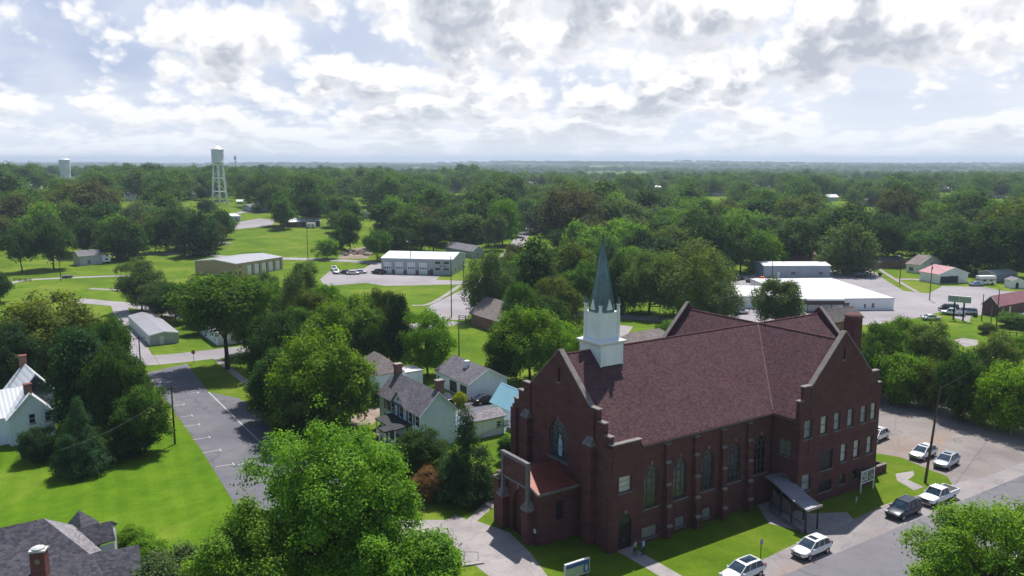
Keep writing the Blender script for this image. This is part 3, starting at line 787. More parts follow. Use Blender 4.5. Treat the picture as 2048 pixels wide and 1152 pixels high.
    p = MB(); TY.box(p, 30.95, 33.4, 4.2, 6.7, -0.3, -0.2); o = p.bld('boarded_window', paint('dark_panel', (0.035, 0.030, 0.036), 0.6, 0.15), R)
    s = MB(); TY.box(s, 30.85, 33.5, 4.05, 4.197, -0.2, 0.08); s.bld('sill', STONED, o)
    p = MB(); TY.box(p, 30.95, 33.55, 1.3, 2.7, -0.3, -0.2); o = p.bld('basement_opening', DARK, R)
    s = MB(); TY.box(s, 30.85, 33.65, 1.15, 1.297, -0.2, 0.08); s.bld('sill', STONED, o)
    d = MB(); TY.box(d, c0 - 0.17, c0 + 0.17, 18.2, 19.7, -0.4, -0.28); o = d.bld('window', DARK, R)
    s = MB(); TY.box(s, c0 - 0.3, c0 + 0.3, 18.02, 18.197, -0.2, 0.08); s.bld('sill', STONE, o)
    for s in (1, -1):
        T = (lambda t: t) if s == 1 else (lambda t: 2 * c0 - t)
        cope(TY, (T(28.3), 15.5), (T(c0), 21.77)); cope(TY, (T(26.83), 15.655), (T(28.5), 15.655)); cope(TY, (T(26.1), 13.955), (T(26.93), 13.955))
        b = MB(); TY.box(b, min(T(26.2), T(28.45)), max(T(26.2), T(28.45)), 12.6, 13.9, 0.002, 0.06); b.bld('brick_panel', BRICK, R)
        b = MB(); TY.box(b, min(T(28.35), T(28.6)), max(T(28.35), T(28.6)), 6.9, 15.4, 0.002, 0.05) if s == 1 else None
        if s == 1: b.bld('downpipe', paint('dark_pipe', (0.03, 0.02, 0.02), 0.5, 0.2), R)
    m = MB(); TS.wall(m, [(-0.5, 0), (-0.5, 11.95), (-3.45, 11.95), (-3.45, 0)], [rect(-2.9, -1.1, 6.65, 8.7)[::-1], arch(-2.0, 0.95, 0.12, 3.0, 4.1)[::-1]], th=0.4)
    TS.box(m, -0.5, 0.0, 0, 11.95, -0.4, -0.001)
    TS.box(m, -3.9, -3.45, 0, 11.95, -0.4, -0.001)
    m.bld('transept_return_wall', BRICK, R)
    sash(R, TS, -2.9, -1.1, 6.65, 8.7, rows=3, cols=2, gmat=paint('greenish_blind', (0.20, 0.23, 0.19), 0.3, 0.2, spec=0.7), fmat=FRAMEC)
    pl = arch(-2.0, 0.95, 0.12, 3.0, 4.1); g = MB(); g.add([TS.P(t, z, -0.28) for t, z in pl], [tuple(range(len(pl)))]); dd = g.bld('door', DARK, R)
    k = MB()
    for i in range(10):   # pale ring of stones round the arch
        a0, a1 = math.pi * i / 10, math.pi * (i + 0.9) / 10
        k.add([TS.P(-2.0 + math.cos(a) * r, 3.1 + math.sin(a) * r * 1.05, dd_) for dd_ in (0.004, 0.08) for a, r in ((a0, 1.0), (a0, 1.25), (a1, 1.25), (a1, 1.0))], [(3, 2, 1, 0), (4, 5, 6, 7), (0, 1, 5, 4), (1, 2, 6, 5), (2, 3, 7, 6), (3, 0, 4, 7)])
    k.bld('arch_ring', STONED, dd)
    dp = MB(); dp.tube((26.0, -0.25, 0), (26.0, -0.25, 11.6), 0.07, n=8); dp.tube((-0.001 + 26.0, -0.12, 11.6), (26.0, 0.0, 12.0), 0.07); dp.bld('downpipe', MC['dark_pipe'], R)
    # other walls, seen from the side or not at all
    b = MB()
    b.b2(42.55, 43.0, -3.45, 23.2, 0, 11.9); b.b2(0.5, 26.2, 19.25, 19.7, 0, 11.95); b.b2(26.2, 26.65, 19.7, 23.2, 0, 11.95)
    b.b2(43.0, 48.1, 1.7, 2.15, 0, 11.9); b.b2(43.0, 48.1, 17.55, 18.0, 0, 11.9)
    b.b2(0.502, 4.1, 0.45, 0.9, 11.95, 12.34)
    b.bld('rear_walls', BRICK, R)
    BY = Frame((0, 23.6, 0), (1, 0, 0), (0, 1, 0)); m = MB()
    o2 = [(26.2, 0), (26.2, 13.9), (27.4, 13.9), (27.4, 14.9), (28.2, 14.9), (c0, 21.6), (41.0, 14.9), (41.8, 14.9), (41.8, 13.9), (43, 13.9), (43, 0)]
    BY.prism(m, o2, -0.45, 0.0); m.bld('far_transept_gable', BRICK, R)
    for s in (1, -1):
        T = (lambda t: t) if s == 1 else (lambda t: 2 * c0 - t)
        cope(BY, (T(28.0), 14.75), (T(c0), 21.62), -0.55, 0.12)
    BX = Frame((48.5, 0, 0), (0, 1, 0), (1, 0, 0)); m = MB()
    o3 = [(0, 0), (0, 12.4), (1.5, 12.4), (1.5, 14.2), (2.6, 14.2), (mid, 21.5), (17.1, 14.2), (18.2, 14.2), (18.2, 12.4), (19.7, 12.4), (19.7, 0)]
    BX.prism(m, o3, -0.45, 0.0); m.bld('rear_gable', BRICK, R)
    for s in (1, -1):
        T = (lambda t: t) if s == 1 else (lambda t: 2 * mid - t)
        cope(BX, (T(2.4), 14.05), (T(mid), 21.52), -0.55, 0.12)
    # roofs: nave and transept slopes
    rz = 20.6
    ez = 11.9
    def slope(name, pts):
        mb = MB(); mb.slab(pts, 0.25); return mb.bld(name, ROOFC, R)
    e = 0.28; k1 = (rz - 12.0) / mid
    nx0, nx1 = 0.5, 48.1
    n1 = slope('nave_roof', [(4.15, -e, 12 - e * k1), (26.2 - 0.0, -e, 12 - e * k1), (26.2, 0.0, 12.0), (c0, mid, rz), (nx0, mid, rz), (nx0, 0.48, 12 + 0.48 * k1), (4.15, 0.48, 12 + 0.48 * k1)])
    slope('nave_roof', [(nx0, 19.98, 12 - e * k1), (nx1, 19.98, 12 - e * k1), (nx1, mid, rz), (nx0, mid, rz)])
    slope('rear_roof', [(42.9, 0.0, 12.0), (nx1, 0.0, 12.0), (nx1, mid, rz), (c0, mid, rz)])
    k2 = (rz - 12.0) / (c0 - 26.2)
    slope('transept_roof', [(26.2, 0.0, 12.0), (26.2 - 0.25, -0.28, 12 - 0.25 * k2), (26.2 - 0.25, -3.44, 12 - 0.25 * k2), (c0, -3.44, rz), (c0, mid, rz)])
    slope('transept_roof', [(43.0, -3.44, 12.0), (43.0, 23.14, 12.0), (c0, 23.14, rz), (c0, -3.44, rz)])
    slope('transept_roof', [(26.2, 19.7, 12.0), (26.2, 23.14, 12.0), (c0, 23.14, rz), (c0, mid, rz)])
    rd = MB()
    rd.tube((nx0, mid, rz + 0.02), (4.6, mid, rz + 0.02), 0.10, n=6); rd.tube((8.3, mid, rz + 0.02), (nx1, mid, rz + 0.02), 0.10, n=6)
    rd.tube((c0, -3.4, rz + 0.02), (c0, 23.1, rz + 0.02), 0.10, n=6)
    rd.bld('ridge_cap', shingle('ridge_shingles', [(0.0, (0.12, 0.055, 0.065)), (1.0, (0.18, 0.085, 0.09))], 0.3, 0.3), R)
    va = MB(); va.tube((26.2, 0, 12.03), (c0, mid, rz + 0.03), 0.055, n=5); va.bld('valley_flashing', paint('dull_flashing', (0.16, 0.10, 0.11), 0.6, 0.15), R)
    gt = MB(); NY.box(gt, 4.15, 26.2, 11.52, 11.66, 0.28, 0.40); TS.box(gt, -3.5, -0.4, 11.42, 11.56, 0.26, 0.38); gt.bld('gutter', MC['dark_pipe'], R)
    rv = MB()
    rv.tube((31, 3.2, 16.6), (31, 3.2, 17.4), 0.06); rv.tube((9.5, 4.0, 15.3), (9.5, 4.0, 15.9), 0.05)
    # chimney
    ch = MB(); ch.b2(43.15, 44.85, 0.6, 2.3, 0, 21.6); o = ch.bld('chimney', BRICK, R)
    cc = MB(); cc.lathe((44.0, 1.45, 21.6), [(1.1, 0.002), (1.22, 0.25), (1.22, 0.5), (0.95, 0.7), (0.5, 0.72)], 8, ph=math.pi / 8); cc.bld('cap', brickmat('chimney_cap_brick', (0.14, 0.06, 0.06), (0.1, 0.045, 0.045), (0.12, 0.1, 0.1)), o)
    # entrance porch
    PF = Frame((-5.7, 0, 0), (0, 1, 0), (-1, 0, 0))
    m = MB(); dr = arch(mid, 1.25, 0.05, 3.4, 5.5)
    PF.wall(m, [(5.8, 0), (5.8, 6.25), (mid, 7.35), (13.9, 6.25), (13.9, 0)][::-1], [dr], th=0.5, rev=0.5)
    porch = m.bld('porch_front', BRICK, R)
    PS = Frame((0, 5.8, 0), (1, 0, 0), (0, -1, 0)); m = MB()
    PS.wall(m, [(-5.2, 0), (0.0, 0), (0.0, 6.25), (-5.2, 6.25)], [rect(-3.3, -2.2, 2.6, 4.8)], th=0.4)
    m.bld('porch_side', BRICK, porch)
    m = MB(); m.b2(-5.2, -0.01, 13.5, 13.9, 0, 6.25); m.bld('porch_side', BRICK, porch)
    g = MB(); g.add([PS.P(t, z, -0.26) for t, z in rect(-3.3, -2.2, 2.6, 4.8)], [(0, 1, 2, 3)]); g.bld('porch_window', DARK, porch)
    g = MB(); g.b2(-0.2, -0.02, 8.5, 11.2, 0.1, 5.6); g.bld('door', paint('porch_door', (0.03, 0.015, 0.012), 0.5, 0.2), R)
    r_ = MB(); ry = 7.65; r_.slab([(-5.95, 5.55, 6.32), (-0.01, 5.55, 6.32), (-0.01, mid, ry), (-5.95, mid, ry)], 0.12)
    r_.slab([(-5.95, 14.15, 6.32), (-0.01, 14.15, 6.32), (-0.01, mid, ry), (-5.95, mid, ry)], 0.12)
    r_.bld('porch_roof', RUST, porch)
    f_ = MB(); f_.b2(-5.98, -0.01, 5.42, 5.54, 6.05, 6.33); f_.b2(-5.98, -0.01, 14.16, 14.28, 6.05, 6.33)
    PF.prism(f_, [(5.45, 6.02), (5.45, 6.3), (mid, 7.63), (14.25, 6.3), (14.25, 6.02), (mid, 7.33)], 0.26, 0.36)
    f_.bld('fascia', STONED, porch)
    k = MB(); PF.prism(k, [(mid - 0.12, 5.52), (mid + 0.12, 5.52), (mid + 0.2, 6.0), (mid - 0.2, 6.0)], 0.004, 0.12); k.bld('keystone', STONE, porch)
    for t in (mid - 2.55, mid + 2.55):
        b = MB(); PF.box(b, t - 0.6, t + 0.6, 0, 4.0, 0.002, 0.95); o = b.bld('pier', BRICK, porch)
        c = MB(); PF.box(c, t - 0.68, t + 0.68, 4.003, 4.25, 0.003, 1.03)
        c.add([PF.P(t - 0.68, 4.25, 0.003), PF.P(t + 0.68, 4.25, 0.003), PF.P(t + 0.68, 4.25, 1.03), PF.P(t - 0.68, 4.25, 1.03), PF.P(t - 0.25, 5.0, 0.05), PF.P(t + 0.25, 5.0, 0.05), PF.P(t + 0.25, 5.0, 0.6), PF.P(t - 0.25, 5.0, 0.6)], [(0, 1, 5, 4), (1, 2, 6, 5), (2, 3, 7, 6), (3, 0, 4, 7), (4, 5, 6, 7)])
        c.bld('cap', STONED, o)
    f = MB()
    FF = Frame((-6.15, 0, 0), (0, 1, 0), (-1, 0, 0))
    for t in (mid - 2.55, mid + 2.55): FF.box(f, t - 0.2, t + 0.2, 4.9, 9.1, -0.2, 0.2)
    FF.box(f, mid - 2.75, mid + 2.75, 9.1, 9.5, -0.23, 0.23); FF.box(f, mid - 2.35, mid + 2.35, 6.35, 6.65, -0.12, 0.12)
    pb = MB(); FF.box(pb, mid - 2.34, mid + 2.34, 6.653, 9.097, -0.10, 0.06); pb.bld('brick_parapet', BRICK, porch)
    ob = MB(); PF.box(ob, 13.3, 14.4, 0, 5.6, 0.003, 0.5); o = ob.bld('pier', BRICK, porch); ob = MB(); PF.box(ob, 13.2, 14.5, 5.603, 5.8, 0.003, 0.58); ob.bld('cap', STONE, o)
    f.bld('stone_portal_frame', paint('portal_stone', (0.17, 0.16, 0.175), 0.8, 0.18, 1.5), porch)
    lm = MB()
    for t, z in ((mid - 1.8, 1.6), (mid + 3.3, 1.6)): PF.box(lm, t - 0.13, t + 0.13, z, z + 0.42, 0.0, 1.1 if t > mid + 9 else 0.2)
    PF.box(lm, 6.3, 6.65, 1.4, 1.9, 0.003, 0.1)
    lm.bld('white_plaque', WHITE, porch)
    # steeple
    cx_, cy_ = 6.35, mid
    BXH, BYH = 1.68, 1.95
    b = MB(); b.b2(cx_ - BXH, cx_ + BXH, cy_ - BYH, cy_ + BYH, 16.0, 21.3)
    sb = b.bld('steeple_base', paint('steeple_white', (0.88, 0.90, 0.94), 0.5, 0.04, 0.8, streak=True), R)
    sw = MC['steeple_white']
    for x in (-1, 1):
        for y in (-1, 1):
            tr = MB(); tr.b2(cx_ + x * (BXH - 0.04) - 0.1, cx_ + x * (BXH - 0.04) + 0.1, cy_ + y * (BYH - 0.04) - 0.1, cy_ + y * (BYH - 0.04) + 0.1, 16.0, 21.28); tr.bld('corner_board', WHITE, sb)
    c = MB(); c.lathe((cx_, cy_, 0), [(1.75 * 1.414, 20.95), (1.8 * 1.414, 21.25), (2.13 * 1.414, 21.6), (2.15 * 1.414, 21.76), (1.5 * 1.414, 22.0)], 4, ph=math.pi / 4); c.bld('cornice', WHITE, sb)
    c = MB(); H = 1.38
    c.b2(cx_ - H, cx_ + H, cy_ - H, cy_ + H, 21.9, 25.2)
    bf = c.bld('belfry', sw, sb)
    c = MB()
    for a, bb in (((-H, -H, 0), 0), ((0, 0, 0), 1)): pass
    for fr in (Frame((cx_ - H, cy_, 0), (0, 1, 0), (-1, 0, 0)), Frame((cx_, cy_ - H, 0), (1, 0, 0), (0, -1, 0)), Frame((cx_ + H, cy_, 0), (0, 1, 0), (1, 0, 0)), Frame((cx_, cy_ + H, 0), (1, 0, 0), (0, 1, 0))):
        for t in (-0.75, 0.75): fr.box(c, t - 0.04, t + 0.04, 22.3, 24.7, 0.002, 0.03)
        fr.box(c, -1.15, 1.15, 25.0, 25.15, 0.002, 0.06)
        fr.prism(c, [(-0.42, 22.6), (0.42, 22.6), (0.42, 23.9), (0, 24.5), (-0.42, 23.9)], 0.002, 0.035)
        fr.prism(c, [(-0.60, 25.2), (0.60, 25.2), (0, 26.75)], -0.16, 0.05)
    c.bld('belfry_panelling', WHITE, bf)
    for x in (-1, 1):
        for y in (-1, 1):
            c = MB(); c.lathe((cx_ + x * H, cy_ + y * H, 0), [(0.26, 21.9), (0.24, 22.2), (0.23, 25.2), (0.26, 25.3), (0.20, 25.5), (0.19, 25.95), (0.30, 26.05), (0.30, 26.15)], 8, ph=math.pi / 8); pn = c.bld('pinnacle', WHITE, sb)
            c = MB(); c.lathe((cx_ + x * H, cy_ + y * H, 0), [(0.29, 26.16), (0.13, 26.6), (0.02, 27.05)], 8, ph=math.pi / 8); c.bld('cone', TEAL, pn)
    c = MB(); c.lathe((cx_, cy_, 0), [(1.60, 25.2), (1.36, 26.5), (0.06, 34.0)], 8, ph=math.pi / 8); sp = c.bld('spire', TEAL, sb)
    rb = MB()
    for i in range(8):
        t = 2 * math.pi * i / 8 + math.pi / 8
        rb.path([(cx_ + r * math.cos(t), cy_ + r * math.sin(t), z) for r, z in ((1.60, 25.2), (1.37, 26.5), (0.07, 34.0))], [0.07, 0.065, 0.03], 5)
    rb.bld('rib', paint('pale_patina', (0.12, 0.20, 0.215), 0.5, 0.15, 1.0, metal=0.2), sp)
    fi = MB(); fi.tube((cx_, cy_, 33.95), (cx_, cy_, 34.6), 0.05); fi.lathe((cx_, cy_, 34.1), [(0.03, -0.15), (0.13, 0), (0.03, 0.15)], 8); fi.bld('finial', DARK, sp)
    return R
church()

def canopy():
    R = empty('entrance_canopy', LW(23, -4.5), YAW, 'grey curved walkway canopy on dark posts leading to the side entrance', 'canopy')
    o = -Vector((23, -4.5, 0))
    left = [(24.3, -0.8, 4.0), (24.0, -2.2, 3.9), (23.3, -4.2, 3.55), (22.6, -6.4, 3.2), (21.9, -8.9, 3.0)]
    right = [(26.1, -0.8, 4.0), (26.15, -2.2, 3.95), (26.1, -4.3, 3.6), (25.4, -6.4, 3.2), (24.6, -8.9, 3.0)]
    mb = MB()
    for i in range(4):
        a, b, c, d = [Vector(p) + o for p in (left[i], right[i], right[i + 1], left[i + 1])]
        mb.add([a, b, c, d] + [p - Vector((0, 0, 0.18)) for p in (a, b, c, d)], [(0, 1, 2, 3)[::-1], (4, 5, 6, 7), (1, 0, 4, 5), (0, 3, 7, 4), (2, 1, 5, 6), (3, 2, 6, 7)])
    mb.bld('roof', ribmetal('canopy_metal', (0.45, 0.47, 0.56), 'X', 0.6, 0.35, 0.5), R)
    pl = MB(); a, b = Vector(left[4]) + o, Vector(right[4]) + o
    pl.box(((a.x + b.x) / 2, a.y - 0.06, 2.98), ((b - a).length + 0.1, 0.1, 0.3)); pl.bld('fascia', paint('warm_fascia', (0.40, 0.33, 0.30), 0.6, 0.1), R)
    for i in (1, 2, 3, 4):
        for side in (left, right):
            if side is right and i == 1: continue
            p = Vector(side[i]) + o; s = 0.25 if side is left else -0.25
            m = MB(); m.b2(p.x + s - 0.08, p.x + s + 0.08, p.y + 0.2, p.y + 0.36, 0.0, p.z - 0.21); m.bld('post', paint('dark_post', (0.03, 0.03, 0.035), 0.5, 0.1), R)
    for i in (1, 2):
        p, q = Vector(left[i]) + o, Vector(left[i + 1]) + o; sc_ = MB()
        sc_.add([(p.x + 0.3, p.y + 0.1, 0.9), (q.x + 0.3, q.y + 0.5, 0.9), (q.x + 0.3, q.y + 0.5, 2.5), (p.x + 0.3, p.y + 0.1, 2.7), (p.x + 0.35, p.y + 0.1, 0.9), (q.x + 0.35, q.y + 0.5, 0.9), (q.x + 0.35, q.y + 0.5, 2.5), (p.x + 0.35, p.y + 0.1, 2.7)], [(0, 3, 2, 1), (4, 5, 6, 7), (3, 7, 6, 2), (0, 1, 5, 4), (1, 2, 6, 5), (0, 4, 7, 3)])
        sc_.bld('screen', paint('taupe_screen', (0.16, 0.13, 0.13), 0.7, 0.1), R)
    r_ = MB()
    for i in (1, 2, 3):
        p, q = Vector(left[i]) + o, Vector(left[i + 1]) + o
        r_.tube((p.x + 0.25, p.y + 0.28, 1.0), (q.x + 0.25, q.y + 0.28, 1.0), 0.035)
    r_.bld('rail', MC['dark_post'], R)
    w = MB()
    for i in (1, 2, 3):
        p, q = Vector(left[i]) + o, Vector(left[i + 1]) + o
        w.add([(p.x - 0.02, p.y + 0.28, 0), (q.x - 0.02, q.y + 0.28, 0), (q.x - 0.02, q.y + 0.28, 0.35), (p.x - 0.02, p.y + 0.28, 0.35), (p.x - 0.2, p.y + 0.28, 0), (q.x - 0.2, q.y + 0.28, 0), (q.x - 0.2, q.y + 0.28, 0.35), (p.x - 0.2, p.y + 0.28, 0.35)],
              [(3, 2, 1, 0), (4, 5, 6, 7), (2, 3, 7, 6), (0, 4, 7, 3), (1, 2, 6, 5)])
    w.bld('low_kerb', STONED, R)
canopy()

# ------------------------------------------------------------ houses and sheds
SH_DARK = shingle('charcoal_shingles', [(0, (0.040, 0.041, 0.055)), (0.5, (0.062, 0.062, 0.078)), (1, (0.09, 0.088, 0.104))], 0.35, 0.18, 0.12)
SH_GREY = shingle('grey_shingles', [(0, (0.17, 0.16, 0.18)), (0.5, (0.22, 0.21, 0.23)), (1, (0.28, 0.26, 0.28))], 0.35, 0.18, 0.12)
SH_MAUVE = shingle('mauve_grey_shingles', [(0, (0.105, 0.10, 0.12)), (0.5, (0.145, 0.137, 0.16)), (1, (0.19, 0.18, 0.205))], 0.35, 0.18, 0.12)
SH_BROWN = shingle('brown_shingles', [(0, (0.17, 0.14, 0.14)), (0.5, (0.22, 0.185, 0.18)), (1, (0.27, 0.235, 0.225))], 0.35, 0.18, 0.10)
SH_PINK = ribmetal('pink_roof_metal', (0.34, 0.14, 0.16), 'X', 0.6, 0.5, 0.1)
RM_WHITE = ribmetal('white_roof_metal', (0.72, 0.74, 0.78), 'X', 0.6, 0.4, 0.1, 0.05)
RM_BLUE = paint('blue_roof_metal', (0.30, 0.56, 0.68), 0.35, 0.04, 0.6)
RM_GREY = ribmetal('grey_roof_metal', (0.40, 0.40, 0.44), 'X', 0.6, 0.4, 0.3, 0.08)
MEMB = paint('white_membrane', (0.62, 0.62, 0.65), 0.6, 0.10, 0.12)
REDBRICK = brickmat('house_brick', (0.26, 0.085, 0.06), (0.20, 0.06, 0.05), (0.3, 0.27, 0.25))
TAN = ribmetal('tan_metal_wall', (0.50, 0.36, 0.25), 'X', 0.35, 0.5, 0.1, 0.05)
TAND = paint('tan_trim', (0.24, 0.15, 0.12), 0.6, 0.1)
GREYW = paint('grey_metal_wall', (0.42, 0.45, 0.50), 0.5, 0.06, 0.6, streak=True)
BLUEW = paint('blue_grey_siding', (0.30, 0.36, 0.42), 0.6, 0.08, 0.8, streak=True)
CREAM = paint('cream_siding', (0.55, 0.48, 0.38), 0.6, 0.08, 0.8)
SHUT = paint('dark_shutter', (0.03, 0.035, 0.05), 0.5, 0.1)
GARD = paint('white_garage_door', (0.74, 0.76, 0.78), 0.5, 0.04, 1.0)

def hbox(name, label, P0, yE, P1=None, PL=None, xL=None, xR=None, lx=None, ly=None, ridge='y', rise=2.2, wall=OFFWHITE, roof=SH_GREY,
         ops=(), chim=(), over=0.35, cat='house', eave=None, hip=False, rw=None, group=None, base=None):
    o = G(*P0) if base is None else base
    if P1 is not None: d = G(*P1) - o; yaw = math.atan2(d.y, d.x)
    elif PL is not None: d = G(*PL) - o; yaw = math.atan2(d.y, d.x) - math.pi / 2
    else: yaw = YAW
    dx = Vector((math.cos(yaw), math.sin(yaw), 0)); dy = Vector((-dx.y, dx.x, 0))
    if lx is None: lx = tlen(o, dx, xR) if xR is not None else math.hypot(d.x, d.y)
    if ly is None: ly = tlen(o, dy, xL) if xL is not None else math.hypot(d.x, d.y)
    h = eave if eave is not None else hz(o, yE)
    R = empty(name, o, yaw, label, cat, group)
    R['_dim'] = (lx, ly, h)
    del R['_dim']
    FR = Frame((0, 0, 0), (1, 0, 0), (0, -1, 0)); FL = Frame((0, 0, 0), (0, 1, 0), (-1, 0, 0))
    hR, hL = [], []
    for op in ops: (hR if op[0] == 'R' else hL).append(rect(*op[1:5]) if op[5] != 'porch' else None)
    hR = [x for x in hR if x]; hL = [x[::-1] for x in hL if x]
    m = MB()
    gR = [(0, 0), (lx, 0), (lx, h)] + ([(lx / 2, h + rise)] if ridge == 'y' and not hip else []) + [(0, h)]
    gL = [(0, 0), (ly, 0), (ly, h)] + ([(ly / 2, h + rise)] if ridge == 'x' and not hip else []) + [(0, h)]
    FR.wall(m, gR, hR, th=0.2, rev=0.1)
    FL2 = Frame((0, 0, 0), (0, 1, 0), (-1, 0, 0))
    FL2.wall(m, [(t + (0.2 if t == 0 else (-0.2 if t == ly else 0)), z) for t, z in gL][::-1], hL, th=0.2, rev=0.1)
    FB = Frame((lx, 0, 0), (0, 1, 0), (1, 0, 0)); FB.prism(m, [(t + (0.2 if t == 0 else (-0.2 if t == ly else 0)), z) for t, z in gL], -0.2, 0)
    FC = Frame((0, ly, 0), (1, 0, 0), (0, 1, 0)); FC.prism(m, gR, -0.2, 0)
    m.bld('wall', wall, R)
    r = MB(); v = over; th = 0.16
    if ridge == 'flat':
        r.b2(-v, lx + v, -v, ly + v, h + 0.003, h + 0.28)
        r.b2(-v, lx + v, -v, -v + 0.12, h + 0.28, h + 0.34); r.b2(-v, -v + 0.12, -v + 0.121, ly + v, h + 0.28, h + 0.34)
    elif hip:
        q = min(lx, ly) / 2; z0 = h + 0.18
        a, b, c, d = (-v, -v, z0), (lx + v, -v, z0), (lx + v, ly + v, z0), (-v, ly + v, z0)
        if ly >= lx: e, f = (lx / 2, q, z0 + rise), (lx / 2, ly - q, z0 + rise); fs = [[a, b, e], [b, c, f, e], [c, d, f], [d, a, e, f]]
        else: e, f = (q, ly / 2, z0 + rise), (lx - q, ly / 2, z0 + rise); fs = [[a, b, f, e], [b, c, f], [c, d, e, f], [d, a, e]]
        for p in fs: r.slab(p, th)
    elif ridge == 'y':
        k = rise / (lx / 2); z0 = h + th * 1.05
        r.slab([(-v, -v, z0 - v * k), (-v, ly + v, z0 - v * k), (lx / 2, ly + v, z0 + rise), (lx / 2, -v, z0 + rise)], th)
        r.slab([(lx + v, -v, z0 - v * k), (lx + v, ly + v, z0 - v * k), (lx / 2, ly + v, z0 + rise), (lx / 2, -v, z0 + rise)], th)
    else:
        k = rise / (ly / 2); z0 = h + th * 1.05
        r.slab([(-v, -v, z0 - v * k), (lx + v, -v, z0 - v * k), (lx + v, ly / 2, z0 + rise), (-v, ly / 2, z0 + rise)], th)
        r.slab([(-v, ly + v, z0 - v * k), (lx + v, ly + v, z0 - v * k), (lx + v, ly / 2, z0 + rise), (-v, ly / 2, z0 + rise)], th)
    ro = r.bld('roof', roof, R)
    if ridge in 'xy' and not hip:
        t = MB()
        if ridge == 'y': FR.prism(t, [(-v, h - v * k - 0.06), (-v, h - v * k + 0.2), (lx / 2, h + rise + 0.2), (lx + v, h - v * k + 0.2), (lx + v, h - v * k - 0.06), (lx / 2, h + rise - 0.08)], v + 0.003, v + 0.05)
        else: FL.prism(t, [(-v, h - v * k - 0.06), (-v, h - v * k + 0.2), (ly / 2, h + rise + 0.2), (ly + v, h - v * k + 0.2), (ly + v, h - v * k - 0.06), (ly / 2, h + rise - 0.08)], v + 0.003, v + 0.05)
        t.bld('fascia', WHITE, R)
    for op in ops:
        fr = FR if op[0] == 'R' else FL
        t0, t1, z0, z1, st = op[1:6]
        if st == 'win': sash(R, fr, t0, t1, z0, z1, rev=0.1, fw=0.06)
        elif st == 'winsh':
            w_ = sash(R, fr, t0, t1, z0, z1, rev=0.1, fw=0.07, sill=False)
            s_ = MB(); q = (t1 - t0) * 0.45
            fr.box(s_, t0 - q - 0.04, t0 - 0.04, z0, z1, 0.003, 0.05); fr.box(s_, t1 + 0.04, t1 + q + 0.04, z0, z1, 0.003, 0.05); s_.bld('shutter', SHUT, w_)
        elif st == 'dark':
            g = MB(); g.add([fr.P(t, z, -0.095) for t, z in rect(t0, t1, z0, z1)], [(0, 1, 2, 3)]); g.bld('garage_door', SHUT if cat != 'shed' else DARK, R)
        elif st == 'door':
            g = MB(); fr.box(g, t0, t1, z0, z1, -0.1, -0.04); dd = g.bld('door', GARD, R)
            g = MB(); fr.box(g, t0 + 0.1, t0 + 0.18, z0 + 0.95, z0 + 1.05, -0.04, 0.0); g.bld('handle', DARK, dd)
        elif st == 'garage':
            g = MB(); fr.box(g, t0, t1, z0, z1, -0.1, -0.06); dd = g.bld('garage_door', GARD, R)
            g = MB(); n = 4; H = z1 - z0
            for k_ in range(1, 5): fr.box(g, t0, t1, z0 + H * k_ / 5 - 0.015, z0 + H * k_ / 5 + 0.015, -0.06, -0.052)
            g.bld('groove', STEEL, dd)
            g = MB()
            for k_ in range(n):
                a = t0 + (t1 - t0) * (k_ + 0.25) / n; b = t0 + (t1 - t0) * (k_ + 0.75) / n
                fr.box(g, a, b, z0 + H * 0.42, z0 + H * 0.56, -0.06, -0.05)
            g.bld('pane', GLASS, dd)
    for cx_, cy_, w, z1 in chim:
        c = MB(); c.b2(cx_ - w / 2, cx_ + w / 2, cy_ - w / 2, cy_ + w / 2, 0.3, h + z1); o_ = c.bld('chimney', REDBRICK, ro)
        c.b2(0, 0, 0, 0, 0, 0) if False else None
    return R, lx, ly, h, (FR, FL)

# the white two storey house by the church
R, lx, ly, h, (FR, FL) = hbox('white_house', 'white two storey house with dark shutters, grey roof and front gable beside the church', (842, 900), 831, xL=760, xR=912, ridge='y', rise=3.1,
    wall=paint('pale_blue_siding', (0.68, 0.80, 0.98), 0.6, 0.05, 0.8), roof=SH_MAUVE, ops=[('L', t, t + 0.95, 3.3, 5.0, 'winsh') for t in (0.9, 3.2, 6.3, 9.3, 11.3)] + [('L', t, t + 0.95, 0.9, 2.6, 'winsh') for t in (0.9, 3.2, 9.3, 11.3)])  # white walls; the blue cast of the sky is put into their colour
for (yy, xx) in ((ly - 0.9, lx * 0.5), (0.9, lx * 0.62)):
    c = MB(); c.b2(xx - 0.55, xx + 0.55, yy - 0.45, yy + 0.45, h + 0.5, h + 4.6); c.b2(xx - 0.65, xx + 0.65, yy - 0.55, yy + 0.55, h + 4.3, h + 4.75) ; c.bld('chimney', REDBRICK, R)
g = MB(); yc = ly * 0.50; FL.prism(g, [(yc - 2.0, h - 0.05), (yc + 2.0, h - 0.05), (yc, h + 1.8)], -1.8, 0.12)
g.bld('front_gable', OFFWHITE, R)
g = MB(); g.slab([(-0.35, yc - 2.3, h - 0.1), (lx * 0.33, yc - 0.2, h + 1.9), (lx * 0.33, yc, h + 2.02), (-0.35, yc, h + 2.02)], 0.12); g.slab([(-0.35, yc + 2.3, h - 0.1), (lx * 0.33, yc + 0.2, h + 1.9), (lx * 0.33, yc, h + 2.02), (-0.35, yc, h + 2.02)], 0.12); g.bld('gable_roof', SH_MAUVE, R)
g = MB(); g.tube(FL.P(yc, h + 0.75, 0.13), FL.P(yc, h + 0.75, 0.16), 0.25, n=12); g.bld('round_vent', DARK, R)
p = MB(); p.slab([(-3.0, yc - 4.6, 2.9), (-0.02, yc - 4.6, 3.25), (-0.02, yc + 2.6, 3.25), (-3.0, yc + 2.6, 2.9)], 0.2)
